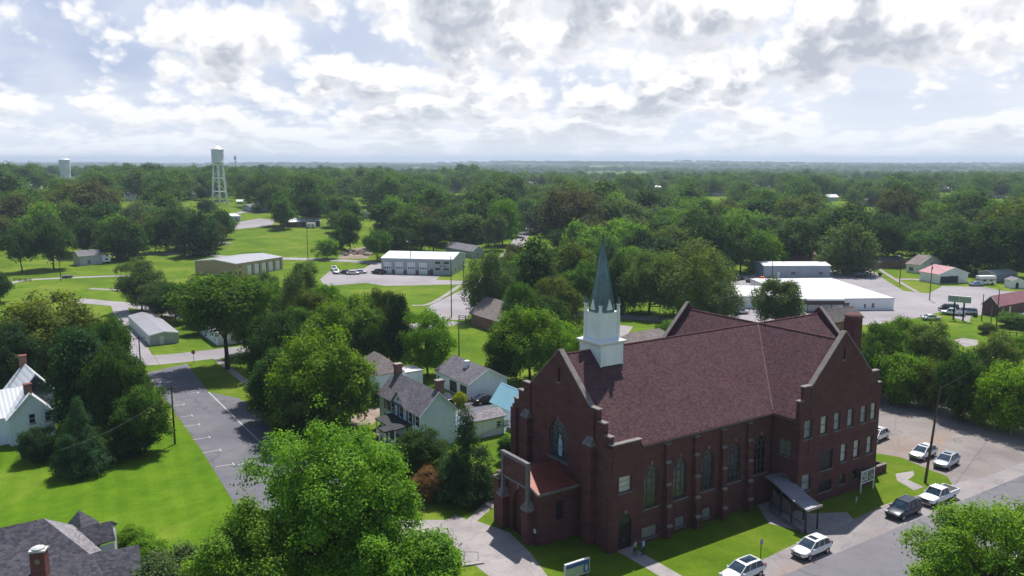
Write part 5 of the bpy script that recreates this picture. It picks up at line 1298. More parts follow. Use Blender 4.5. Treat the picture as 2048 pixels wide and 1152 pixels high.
wire(top('b9', -0.4), top('b9', -0.4) + Vector((-60, -8, 1)), 2.0, 'power line leading left from the trailer pole over the trees')
wire(top('b9', 0.4), top('a9', -0.4), 2.0, 'power line from the trailer pole to the paved yard pole')
wire(top('main', 1.9, -0.3), LW(110, 10, 11.5), 1.0, 'power line leading away from the tall leaning pole')

for k_, (a_, b_) in enumerate([('b4', 'b5'), ('a8', 'a9'), ('b2', 'a9'), ('a1', 'a2')]):
    wire(top(a_, 0, -0.5), top(b_, 0, -0.5), 1.2, 'thin power line between %s' % ['the two poles beside the north road', 'the pale lamp pole and the yard pole', 'the brick building pole and the yard pole', 'the two poles near the fire station'][k_])
wire(top('lotl', 1.1), G(120, 900, 9.0), 1.0, 'power line from the lawn pole toward the dark grove')
def stop_sign():
    B = G(388, 727); R = empty('stop_sign', B, 0, 'red octagonal stop sign at the end of the parking lot', 'road sign')
    m = MB(); m.tube((0, 0, 0), (0, 0, 2.6), 0.05, n=8); m.bld('post', STEEL, R)
    m = MB(); m.lathe((0, 0, 0), [(0.46, -0.02), (0.46, 0.02)], 8, ph=math.pi / 8)
    o = m.bld('sign_face', paint('stop_red', (0.55, 0.02, 0.02), 0.4, 0.05), R); o.rotation_euler = (math.pi / 2, 0, 0); o.location = (0, -0.06, 2.5)
    t = bpy.data.curves.new('lettering', 'FONT'); t.body = 'STOP'; t.size = 0.34; t.align_x = 'CENTER'; t.align_y = 'CENTER'; t.extrude = 0.004
    c = bpy.data.objects.new('lettering', t); link(c); dg = bpy.context.evaluated_depsgraph_get(); me = bpy.data.meshes.new_from_object(c.evaluated_get(dg)); bpy.data.objects.remove(c)
    me.materials.clear(); me.materials.append(WHITE); c = bpy.data.objects.new('lettering', me); link(c, o); c.location = (0, 0, 0.03)
stop_sign()
def church_sign():
    a, b = G(1131, 1131, 1.95), G(1180, 1115, 1.95); a.z = b.z = 0
    d = b - a; L_ = d.length; yaw = math.atan2(d.y, d.x)
    R = empty('church_sign', a, yaw, 'low illuminated style church notice board with blue header on the shaded lawn', 'sign')
    F_ = Frame((0, 0, 0), (1, 0, 0), (0, -1, 0))
    m = MB(); m.b2(0, L_, 0, 0.28, 0.35, 1.95); m.bld('cabinet', paint('sign_cabinet', (0.60, 0.60, 0.62), 0.4, 0.08), R)
    m = MB(); F_.box(m, 0.12, L_ - 0.1, 1.45, 1.85, 0.002, 0.03); hd = m.bld('blue_header', paint('sign_blue', (0.05, 0.09, 0.35), 0.4, 0.1), R)
    m = MB(); F_.box(m, 0.12, L_ * 0.70, 0.5, 1.42, 0.002, 0.025); m.bld('letter_panel', paint('sign_panel', (0.42, 0.46, 0.36), 0.4, 0.08), R)
    m = MB(); F_.box(m, L_ * 0.73, L_ - 0.1, 0.5, 1.42, 0.002, 0.025); cr = m.bld('emblem_panel', paint('sign_teal', (0.06, 0.14, 0.24), 0.4, 0.1), R)
    m = MB(); c = L_ * 0.85
    for q in (rect(c - 0.14, c + 0.14, 0.7, 0.76), rect(c - 0.14, c + 0.14, 1.2, 1.26), rect(c - 0.14, c - 0.08, 0.76, 1.2), rect(c + 0.08, c + 0.14, 0.76, 1.2), rect(c - 0.03, c + 0.03, 0.82, 1.14)): F_.prism(m, q, 0.026, 0.034)
    m.bld('emblem', WHITE, cr)
    for t in (0.25, L_ - 0.25):
        m = MB(); m.b2(t - 0.12, t + 0.12, 0.04, 0.24, 0, 0.349); m.bld('post', STONED, R)
church_sign()
def lawn_sign():
    a, b = LW(38.2, -5.05), LW(41.1, -4.95); d = b - a; L_ = d.length
    R = empty('lawn_sign', a, math.atan2(d.y, d.x), 'white framed board on two white posts on the lawn by the brick gable', 'sign')
    for t in (0, L_):
        m = MB(); m.b2(t - 0.06, t + 0.06, -0.06, 0.06, 0, 3.0); m.bld('post', WHITE, R)
    F_ = Frame((0, 0, 0), (1, 0, 0), (0, -1, 0))
    m = MB(); F_.box(m, 0.08, L_ - 0.08, 1.35, 2.8, -0.03, 0.03); m.bld('board', paint('sign_board_dark', (0.17, 0.17, 0.19), 0.5, 0.5, 4.0), R)
    m = MB()
    for q in (rect(0.08, L_ - 0.08, 2.8, 2.9), rect(0.08, L_ - 0.08, 1.25, 1.35)): F_.prism(m, q, -0.05, 0.05)
    rng = random.Random(4)
    for r_ in range(4):
        for c in range(6):
            if rng.random() < 0.75: F_.prism(m, rect(0.3 + c * 0.4, 0.3 + c * 0.4 + rng.uniform(0.12, 0.3), 2.5 - r_ * 0.3, 2.66 - r_ * 0.3), 0.031, 0.04)
    m.bld('frame', WHITE, R)
lawn_sign()
B = G(1521, 1117); R = empty('parking_sign', B, YAW, 'small blue accessible parking sign on a thin post by the shoulder', 'road sign')
m = MB(); m.tube((0, 0, 0), (0, 0, 2.2), 0.045, n=8); m.bld('post', DARK, R)
m = MB(); m.b2(-0.2, 0.2, -0.07, -0.045, 1.65, 2.25); fc = m.bld('sign_face', paint('sign_light_blue', (0.05, 0.18, 0.55), 0.4, 0.05), R)
m = MB(); m.tube((0, -0.075, 2.08), (0, -0.085, 2.08), 0.04, n=8); m.b2(-0.03, 0.03, -0.085, -0.072, 1.86, 2.03); m.b2(-0.03, 0.1, -0.085, -0.072, 1.84, 1.88); m.bld('symbol', WHITE, fc)
B = G(1712, 1006); R = empty('yard_marker', B, YAW, 'small pale blue marker on the shaded lawn below the board', 'marker')
m = MB(); m.b2(-0.03, 0.03, -0.03, 0.03, 0, 0.5); m.bld('stake', WHITE, R)
m = MB(); m.b2(-0.16, 0.16, -0.05, -0.03, 0.35, 0.85); m.bld('plate', paint('marker_blue', (0.35, 0.42, 0.62), 0.5, 0.1), R)
def billboard():
    a, b = G(1906, 640), G(1925, 642); R = empty('billboard', a, math.atan2((b - a).y, (b - a).x), 'pale green two panel billboard on dark steel legs', 'billboard')
    L_ = (b - a).length; S = proj(a)[2] / FPX; h = hz(a, 592)
    for t in (0, L_):
        m = MB(); m.b2(t - 0.2, t + 0.2, 0.3, 0.6, 0, h); m.bld('leg', DARK, R)
    m = MB(); m.b2(-12 * S + 0, -12 * S + 41 * S, 0, 0.3, h - 11.5 * S, h); bo = m.bld('panel', paint('billboard_green', (0.33, 0.40, 0.35), 0.5, 0.08, 0.4), R)
    m = MB(); m.b2(-12 * S, 29 * S, -0.08, 0.38, h + 0.003, h + 0.8 * S); m.b2(-12 * S, 29 * S, -0.08, 0.38, h - 12.2 * S, h - 11.52 * S); m.b2(8 * S, 8.6 * S, -0.05, -0.002, h - 11.5 * S, h); m.bld('trim', WHITE, bo)
    m = MB()
    for k in range(4): m.b2((-8 + 3.5 * k) * S, (-6 + 3.5 * k) * S, -0.04, -0.002, h - 7 * S, h - 4 * S)
    m.bld('lettering', paint('faded_print', (0.22, 0.27, 0.28), 0.6, 0.1), bo)
billboard()
B = LW(43.9, -0.8); R = empty('retaining_wall', B, YAW, 'low dark brick stair wall with stone coping at the church corner', 'wall')
m = MB(); m.b2(0, 4.2, -1.6, -1.3, 0, 1.1); m.b2(3.9, 4.2, -1.299, 1.8, 0, 1.1); m.bld('brickwork', BRICK, R)
m = MB(); m.b2(-0.1, 4.3, -1.7, -1.2, 1.103, 1.22); m.bld('coping', STONE, R)
B = LW(44.9, 1.2); R = empty('air_conditioner', B, YAW, 'grey air conditioning unit behind the low brick stair wall', 'air conditioner')
m = MB(); m.b2(-0.5, 0.5, -0.5, 0.5, 0.1, 1.3); m.bld('case', paint('unit_grey', (0.22, 0.22, 0.22), 0.5, 0.1), R)
m = MB(); m.lathe((0, 0, 1.3), [(0.45, 0.002), (0.45, 0.08), (0.1, 0.1)], 16); m.bld('fan_grille', STEEL, R)
for (x, y, lb) in ((933, 1122, 'outer post'), (925, 1108, 'inner post')):
    pass
B = G(929, 1120); C2 = G(938, 1124); R = empty('step_handrail', B, 0.3, 'thin black handrail beside the plaza steps', 'handrail')
m = MB()
for p in ((0, 0), (1.4, -0.5)): m.tube((p[0], p[1], 0), (p[0], p[1], 0.95), 0.03, n=6)
m.tube((0, 0, 0.95), (1.4, -0.5, 0.95), 0.03, n=6); m.bld('rail', STEEL, R)
m = MB(); m.b2(-0.6, 1.8, -1.5, -0.9, 0, 0.16); m.bld('step', CONC, R)
o_ = G(1650, 1040); 
# low walls, fences
def fence(a, b, h, label, posts=4, mat=None, n=3, name='rail_fence'):
    A_, B_ = G(*a), G(*b); d = B_ - A_; L_ = math.hypot(d.x, d.y)
    R = empty(name, A_, math.atan2(d.y, d.x), label, 'fence')
    for k in range(posts):
        t = L_ * k / (posts - 1); m = MB(); m.b2(t - 0.09, t + 0.09, -0.09, 0.09, 0, h + 0.15); m.bld('post', mat or WOOD, R)
    for k in range(n):
        z = h * (k + 1) / n; m = MB(); m.b2(0, L_, 0.091, 0.13, z - 0.09, z + 0.05); m.bld('rail', mat or WOOD, R)
fence((918, 642), (944, 644), 1.5, 'dark wooden rail fence beside the brick house', 3)
fence((28, 562), (62, 563), 0.9, 'low dark rail fence at the bend of the park drive', 4)
fence((1965, 672), (2046, 678), 1.4, 'thin post fence behind the yard shrubs', 7, n=2)

# ------------------------------------------------------------ vehicles
def carpaint(name, col, metal=0.2):
    if name in MC: return MC[name]
    m, nt, b = nmat(name)
    f = noise(nt, objco(nt), 1.3, 4, 0.6)
    nt.links.new(ramp(nt, f, [(0.3, tuple(c * 0.9 for c in col)), (0.7, col)]), b.inputs['Base Color'])
    b.inputs['Metallic'].default_value = metal; b.inputs['Roughness'].default_value = 0.32; b.inputs['Coat Weight'].default_value = 0.6 if col[0] > 0.1 else 0.25; b.inputs['Coat Roughness'].default_value = 0.08
    MC[name] = m; return m
CG = glass('car_glass', (0.03, 0.055, 0.085), 0.06, 0.8)
TRIMK = paint('car_trim', (0.03, 0.03, 0.032), 0.6, 0.1)
HUB = paint('wheel_rim', (0.38, 0.38, 0.40), 0.35, 0.05, metal=0.7)
LAMPM = paint('headlamp_lens', (0.55, 0.57, 0.6), 0.15, 0.05, spec=0.8)
TAILM = paint('tail_lamp', (0.35, 0.02, 0.02), 0.25, 0.05)
def loft(mb, secs, mi=0, cap=True):
    n = len(secs[0]); vs = [p for s in secs for p in s]; fs = []
    for k in range(len(secs) - 1):
        for i in range(n):
            j = (i + 1) % n; fs.append((k * n + i, k * n + j, (k + 1) * n + j, (k + 1) * n + i))
    if cap: fs += [tuple(range(n))[::-1], tuple(range((len(secs) - 1) * n, len(secs) * n))]
    mb.add(vs, fs, mi)
def make_car(name, label, col, style='suv', L_=4.6, Wd=1.86, H=1.68, roofglass=False, group='vehicles parked along the street and in the lots', dark=False, rack=False):
    R = empty(name, (0, 0, 0), 0, label, {'pickup': 'pickup truck', 'sedan': 'car', 'van': 'van'}.get(style, 'car'), group)
    hw = Wd / 2; f = L_ / 2
    # body: (x, bottom z, shoulder z, half width); front is +x
    if style == 'pickup':
        st = [(-f, .55, .98, .90), (-f + .06, .42, 1.08, .97), (-1.35, .38, 1.10, 1.0), (0.2, .36, 1.12, 1.0), (1.15, .36, 1.12, 1.0), (1.3, .36, 1.12, 1.0), (2.1, .38, 1.06, .99), (f - .25, .42, 0.98, .95), (f, .50, .80, .84)]
        gh = [(-0.75, .0), (-0.55, .95), (0.75, 1.0), (1.45, .0)]
    elif style == 'sedan':
        st = [(-f, .45, .80, .84), (-f + .15, .34, .95, .95), (-1.2, .30, .98, 1.0), (0, .28, .95, 1.0), (1.1, .28, .93, 1.0), (f - .5, .30, .82, .96), (f - .12, .32, .70, .88), (f, .38, .60, .78)]
        gh = [(-1.75, .0), (-0.95, .95), (0.25, 1.0), (1.15, .0)]
    elif style == 'van':
        st = [(-f, .45, 1.1, .90), (-f + .12, .36, 1.2, .97), (-1.2, .32, 1.2, 1.0), (1.2, .32, 1.15, 1.0), (f - .6, .34, 1.0, .97), (f - .1, .38, .85, .9), (f, .45, .7, .82)]
        gh = [(-f + .15, .0), (-f + .3, .98), (1.0, 1.0), (1.75, .0)]
    else:
        st = [(-f, .50, .92, .86), (-f + .12, .38, 1.06, .96), (-1.3, .34, 1.08, 1.0), (0, .32, 1.04, 1.0), (1.0, .32, 1.03, 1.0), (1.5, .33, .99, .99), (f - .35, .36, .86, .94), (f - .08, .40, .74, .86), (f, .46, .64, .76)]
        gh = [(-f + .18, .0), (-f + .65, .93), (0.25, 1.0), (1.22, .0)]
    body = MB(); secs = []
    for x, zb, zs, w in st:
        a = hw * w * 1.03
        secs.append([(x, -a * .86, zb), (x, a * .86, zb), (x, a, zb + .16), (x, a, zs - .26), (x, a * .97, zs - .10), (x, a * .88, zs), (x, 0, zs + .035), (x, -a * .88, zs), (x, -a * .97, zs - .10), (x, -a, zs - .26), (x, -a, zb + .16)])
    loft(body, secs)
    P_ = carpaint(col[0], col[1])
    bo = body.bld('body', P_, R, smooth=True)
    sbm = bo.modifiers.new('round', 'SUBSURF'); sbm.levels = 1; sbm.render_levels = 2
    belt = 0.98 if style != 'sedan' else .90
    if style in ('pickup', 'van'): belt = 1.08
    # glasshouse
    g = MB(); secs = []
    zr = H - 0.06
    (x0, _), (x1, k1), (x2, k2), (x3, _) = gh
    for x, z, w in ((x0, belt, .90), (x1, belt + (zr - belt) * k1, .74), ((x1 + x2) / 2, zr + .02, .75), (x2, belt + (zr - belt) * k2, .74), (x3, belt - .03, .88)):
        secs.append((x, z, w))
    # lower ring at belt and the upper ring at the roof
    low = [(x0, -hw * .90), (x3, -hw * .88), (x3, hw * .88), (x0, hw * .90)]
    up = [(x1, -hw * .74), (x2, -hw * .74), (x2, hw * .74), (x1, hw * .74)]
    vs = [(x, y, belt - .04) for x, y in low] + [(x, y, zr) for x, y in up]
    g.add(vs, [(0, 1, 5, 4), (1, 2, 6, 5), (2, 3, 7, 6), (3, 0, 4, 7), (4, 5, 6, 7)])
    gl = g.bld('windows', CG, R)
    # roof skin and pillars in body colour
    r_ = MB()
    n = 6
    for k in range(n):
        xa = x1 - .06 + (x2 - x1 + .12) * k / n; xb = x1 - .06 + (x2 - x1 + .12) * (k + 1) / n
        za = zr + .07 * math.sin(math.pi * (k) / n) ** .6 if 0 < k < n else zr + .004; zb_ = zr + .07 * math.sin(math.pi * (k + 1) / n) ** .6 if k + 1 < n else zr + .004
        w = hw * .76
        r_.add([(xa, -w, za - .02), (xb, -w, zb_ - .02), (xb, -w * .7, zb_ + .02), (xa, -w * .7, za + .02), (xb, w * .7, zb_ + .02), (xa, w * .7, za + .02), (xb, w, zb_ - .02), (xa, w, za - .02)], [(0, 1, 2, 3), (3, 2, 4, 5), (5, 4, 6, 7)])
    r_.b2(x1 - .05, x2 + .05, -hw * .755, hw * .755, zr - .03, zr + .002)
    for s in (-1, 1):
        for a, b in (((x3, s * hw * .885, belt), (x2, s * hw * .75, zr)), ((x0, s * hw * .905, belt), (x1, s * hw * .75, zr))): r_.tube(a, b, .055, .05, 6)
        for t in ((.34, .68) if style != 'pickup' else (.5,)):
            xm = x1 + (x2 - x1) * t; xl = x0 + (x3 - x0) * (t * .9 + .03)
            r_.tube((xl, s * hw * .895, belt), (xm, s * hw * .75, zr), .035, .03, 5)
    r_.bld('roof', P_, R)
    if roofglass:
        q = MB(); q.b2(x1 + .25, x2 - .25, -hw * .52, hw * .52, zr + .085, zr + .10); q.bld('sunroof', CG, R)
    elif style == 'suv' and not dark:
        q = MB(); q.b2(x2 - .75, x2 - .2, -hw * .5, hw * .5, zr + .08, zr + .092); q.bld('sunroof', CG, R)
    if rack or dark:
        q = MB()
        for s in (-1, 1): q.tube((x1 + .1, s * hw * .64, zr + .12), (x2 - .1, s * hw * .64, zr + .12), .025, n=5)
        q.bld('roof_rack', HUB, R)
    if style == 'pickup':
        q = MB(); q.b2(-f + .12, -0.85, -hw * .84, hw * .84, 1.03, 1.152); q.bld('bed_cover', TRIMK, R)
        q = MB(); q.b2(-f + .02, -0.80, -hw, -hw * .86, 1.0, 1.24); q.b2(-f + .02, -0.80, hw * .86, hw, 1.0, 1.24); q.b2(-f + .02, -f + .12, -hw * .859, hw * .859, 1.0, 1.24); q.bld('bed_rail', P_, R)
    wx = (L_ * .5 - .88, -L_ * .5 + .90) if style != 'pickup' else (L_ * .5 - 1.0, -L_ * .5 + 1.25)
    for x in wx:
        for s in (-1, 1):
            a = MB(); y = s * (hw - .10); rr = .34 if style != 'pickup' else .40
            prof = [(rr * .6, -.12), (rr * .95, -.12), (rr, -.08), (rr, .08), (rr * .95, .12), (rr * .6, .12)]
            a.lathe((0, 0, 0), prof, 20); w = a.bld('wheel', BLACK, R); w.rotation_euler = (math.pi / 2, 0, 0); w.location = (x, y, rr)
            a = MB(); a.lathe((0, 0, 0), [(rr * .62, -.125), (rr * .62, .125)], 14)
            a.add([(0, 0, -s * .135)], []) ; h_ = a.bld('rim', HUB, w)
            a = MB(); a.lathe((x, 0, 0), [(0, 0)], 3) if False else None
            # dark arch over the wheel
            ar = MB(); nseg = 10
            for k in range(nseg):
                t0, t1 = math.pi * k / nseg, math.pi * (k + 1) / nseg
                yy = s * (hw + .006)
                ar.add([(x + math.cos(t0) * rr * .9, yy, rr + math.sin(t0) * rr * .9), (x + math.cos(t1) * rr * .9, yy, rr + math.sin(t1) * rr * .9), (x + math.cos(t1) * rr * 1.2, yy, rr + math.sin(t1) * rr * 1.2), (x + math.cos(t0) * rr * 1.2, yy, rr + math.sin(t0) * rr * 1.2)], [(0, 1, 2, 3)])
            ar.bld('wheel_arch', TRIMK, R)
    for s in (-1, 1):
        zz = .78 if style != 'pickup' else .90
        q = MB(); q.box((f - .16, s * hw * .70, zz), (.30, .34, .15)); q.bld('headlight', LAMPM, R)
        q = MB(); q.box((-f + .08, s * hw * .82, .98), (.14, .22, .34)); q.bld('tail_light', TAILM, R)
        q = MB(); q.box((x3 - .28, s * (hw + .08), belt + .06), (.12, .22, .14)); q.bld('mirror', P_, R)
    q = MB(); q.box((f - .02, 0, .66 if style != 'pickup' else .76), (.10, hw * .95, .17 if style != 'pickup' else .3)); q.bld('grille', TRIMK, R)
    q = MB(); q.box((f - .04, 0, .40), (.16, hw * 1.45, .12)); q.bld('bumper', TRIMK if not style == 'pickup' else HUB, R); q = MB(); q.box((-f + .04, 0, .46), (.14, hw * 1.5, .14)); q.bld('bumper', TRIMK if not style == 'pickup' else HUB, R)
    q = MB(); q.box((0, 0, .30), (L_ * .8, hw * 1.7, .12)); q.bld('underbody', BLACK, R)
    q = MB()
    for s in (-1, 1):
        for x in (x3 - .5, (x1 + x2) / 2, x0 + .7): q.b2(x - .008, x + .008, s * (hw + .001) - .004, s * (hw + .001) + .004, .45, .95)
        q.b2(-.1, .08, s * (hw + .012) - .012, s * (hw + .012) + .012, .80, .83)
    q.bld('door_seam', TRIMK, R)
    return R
def put(o, P, yaw, label=None):
    o.scale = (1.08, 1.08, 1.08)
    o.location = (P.x, P.y, terr(P.x, P.y) + 0.02); o.rotation_euler = (0, 0, yaw)
    if label: o['label'] = label
    return o
WHITEC, SILV, NAVY, GREYC, BLK = ('car_white', (0.80, 0.81, 0.83)), ('car_silver', (0.42, 0.47, 0.55)), ('car_navy', (0.012, 0.02, 0.045)), ('car_grey', (0.18, 0.19, 0.22)), ('car_black', (0.012, 0.012, 0.015))
face = YAW + math.pi        # nose towards the lower left
put(make_car('parked_car', 'white crossover with small sunroof parked on the street shoulder', WHITEC), G(1622, 1108), face)
put(make_car('parked_car', 'dark navy off roader parked ahead of the white pickup', NAVY, L_=4.75, Wd=1.95, H=1.82, dark=True), G(1806, 1030), face)
put(make_car('pickup_truck', 'white pickup truck with dark bed cover parked by the leaning pole', WHITEC, style='pickup', L_=5.75, Wd=2.0, H=1.85), G(1876, 1002), face)
lotw = put(make_car('parked_car', 'white crossover parked in the church lot beside the silver one', WHITEC, L_=4.6, rack=True), G(1845, 915), face + 0.05)
put(make_car('parked_car', 'silver blue crossover parked in the church lot', SILV, L_=4.5), G(1892, 932), face + 0.12)
c = copy_tree(lotw); put(c, G(1752, 880), face + 0.1, 'white car half hidden behind the church transept')
c = make_car('parked_car', 'white crossover with large dark glass roof at the street edge', WHITEC, L_=4.9, roofglass=True); put(c, G(1484, 1156), face)
c = copy_tree(lotw); put(c, G(862, 1158), 0.6, 'white car glimpsed under the big sweetgum tree')
far = make_car('parked_car', 'white car parked before the fire station, front of the row', WHITEC, group='vehicles parked at the fire station')
put(far, G(672, 547), -1.2)
c = copy_tree(far); put(c, G(668, 541), -1.3, 'white car parked behind another beside the fire station lot grass')
sd_ = make_car('parked_car', 'white sedan low beside dark car at the fire station lot', WHITEC, style='sedan', L_=4.7, H=1.45, group='vehicles parked at the fire station'); put(sd_, G(706, 549), 0.2)
c = copy_tree(sd_); put(c, G(721, 547), 0.3, 'right most pale sedan in the fire station lot')
dk = make_car('parked_car', 'dark sedan between the white cars at the fire station lot', BLK, style='sedan', L_=4.7, H=1.45, group='vehicles parked at the fire station'); put(dk, G(693, 548), 0.2)
dp_ = make_car('pickup_truck', 'dark pickup at the left end of the fire station', BLK, style='pickup', L_=5.6, Wd=2.0, H=1.85, group='vehicles parked at the fire station'); put(dp_, G(757, 548), 2.6)
c = make_car('parked_car', 'black car parked beside the white garage gable', BLK, style='sedan', L_=4.8, H=1.5); put(c, G(972, 806), 0.5)
c = copy_tree(c); put(c, G(888, 803), 2.2, 'dark car standing behind the white house chimney')
ds = make_car('parked_car', 'dark van on the road above the long white store', BLK, style='van', L_=5.0, H=1.9); put(ds, G(1716, 555), 2.9)
sv = make_car('parked_car', 'silver van near the billboard and brick building', SILV, style='van', L_=5.0, H=1.9); put(sv, G(1933, 629), 2.7)
pk = make_car('pickup_truck', 'white flat pickup left of the silver van near the billboard', WHITEC, style='pickup', L_=5.8, Wd=2.0, H=1.8); put(pk, G(1905, 630), 2.6)
c = copy_tree(ds); put(c, G(1897, 622), 2.8, 'dark van behind the billboard panel')
bl = make_car('parked_car', 'pale blue car on the grass right of the white garage', ('car_blue', (0.35, 0.5, 0.7)), style='sedan', L_=4.7, H=1.45); put(bl, G(1952, 572), 0.2)
c = copy_tree(sd_); c['group'] = 'vehicles in the store yard'; put(c, G(1862, 640), 0.1, 'white car with bright roof at the top of the willow shrubs')
c = copy_tree(lotw); c['group'] = 'vehicles in the store yard'; put(c, G(1480, 628), 0.2, 'white car in front of the white workshop')
for k, (x, y, l) in enumerate([(1465, 561, 'dark car at the left end of the scrap row'), (1478, 560, 'second dark car in the scrap row'), (1502, 564, 'dark car beside the orange machine')]):
    c = copy_tree(dk); c['group'] = 'vehicles in the scrap row'; put(c, G(x, y), 0.4 * k, l)
B = G(1526, 568); R = empty('orange_machine', B, 0.4, 'small orange machine in the scrap row beside the workshop', 'machine')
m = MB(); m.b2(-1.4, 1.4, -0.9, 0.9, 0.5, 1.9); m.b2(-1.2, 0.0, -0.8, 0.8, 1.901, 2.7); m.bld('body', paint('machine_orange', (0.62, 0.17, 0.03), 0.5, 0.15), R)
for x in (-0.9, 0.9):
    for y in (-0.9, 0.9): m = MB(); m.tube((x, y - 0.15, 0.5), (x, y + 0.15, 0.5), 0.5, n=14); m.bld('wheel', BLACK, R)
def trailer(P, yaw, label, h=2.6, l=6.0, w=2.4, col=WHITE, stripe=None, group=None, name='box_trailer', cat='trailer'):
    R = empty(name, P, yaw, label, cat, group)
    m = MB(); m.b2(-l / 2, l / 2, -w / 2, w / 2, 0.55, h); bo = m.bld('body', col, R)
    m = MB(); m.b2(-l / 2 - .05, l / 2 + .05, -w / 2 - .05, w / 2 + .05, h + .002, h + .1); m.bld('roof', WHITE, R)
    if stripe: m = MB(); m.b2(-l / 2 - .01, l / 2 + .01, -w / 2 - .01, w / 2 + .01, h * .55, h * .66); m.bld('stripe', stripe, bo)
    for x in (-l * .28, l * .28):
        for s in (-1, 1): m = MB(); m.tube((x, s * w / 2 - .12, .4), (x, s * w / 2 + .12, .4), .4, n=14); m.bld('wheel', BLACK, R)
    m = MB(); m.b2(-l * .3, -l * .12, -w / 2 - .02, -w / 2 - .002, 1.3, 2.0); m.b2(l * .1, l * .3, -w / 2 - .02, -w / 2 - .002, 1.3, 2.0); m.bld('window', GLASS, bo)
trailer(G(1971, 569), 0.1, 'white camper with red trim beside the pale blue car', h=3.0, stripe=paint('camper_red', (0.45, 0.06, 0.05), 0.5, 0.1), name='camper', cat='camper')
trailer(G(208, 526), 0.5, 'small white truck box right of the grey cottage', l=5)
trailer(G(469, 443), 0.2, 'grey box truck beside the pale pavilion', l=7, col=GREYW, h=3.2, name='box_truck', cat='truck')
trailer(G(622, 456), 0.1, 'small white tank shed before the ranch house', l=5, h=2.8)
B = G(135, 556); R = empty('culvert_block', B, 0.2, 'low grey concrete block beside the park drive', 'block'); m = MB(); m.b2(-1.6, 1.6, -0.8, 0.8, 0, 0.9); m.b2(-1.8, 1.8, -1.0, 1.0, 0.902, 1.05); m.bld('slab', STONED, R); m = MB(); m.tube((-0.2, -0.83, 0.4), (-0.2, -0.80, 0.4), 0.3, n=12); m.bld('pipe_mouth', DARK, R)
for k, (x, y, l) in enumerate([(1760, 552, 'dark wheeled bin on the verge of the north road'), (1950, 634, 'dark upright bin beside the silver van')]):
    B = G(x, y); R = empty('wheeled_bin', B, 0.3, l, 'bin', 'wheeled bins'); m = MB(); m.box((0, 0, 0.6), (0.75, 0.75, 1.1), top=1.15); m.bld('body', TRIMK, R); m = MB(); m.box((0, 0, 1.2), (0.92, 0.92, 0.1)); m.bld('lid', TRIMK, R)
rng = random.Random(9)
for k in range(7):
    B = G(684 + k * 8 + rng.uniform(-2, 2), 509 + rng.uniform(-5, 4)); m = MB()
    for j in range(14):
        a = rng.uniform(0, 6.28); d_ = rng.uniform(0, 2.4); m.box((d_ * math.cos(a), d_ * math.sin(a), 0.3 + max(0, 1.0 - d_ * 0.4) * rng.random()), (rng.uniform(.5, 1.3), rng.uniform(.4, 1.0), rng.uniform(.3, .8)), rz=rng.uniform(0, 3))
    o = m.bld('rubble_heap', paint('broken_stone', (0.40, 0.34, 0.30), 0.9, 0.3, 1.0), None); o.location = B
    tag(o, 'heap of pale broken stone, %s from the left in its row' % ['first', 'second', 'third', 'fourth', 'fifth', 'sixth', 'seventh'][k], 'rubble heap', 'rubble heaps by the meadow trees')

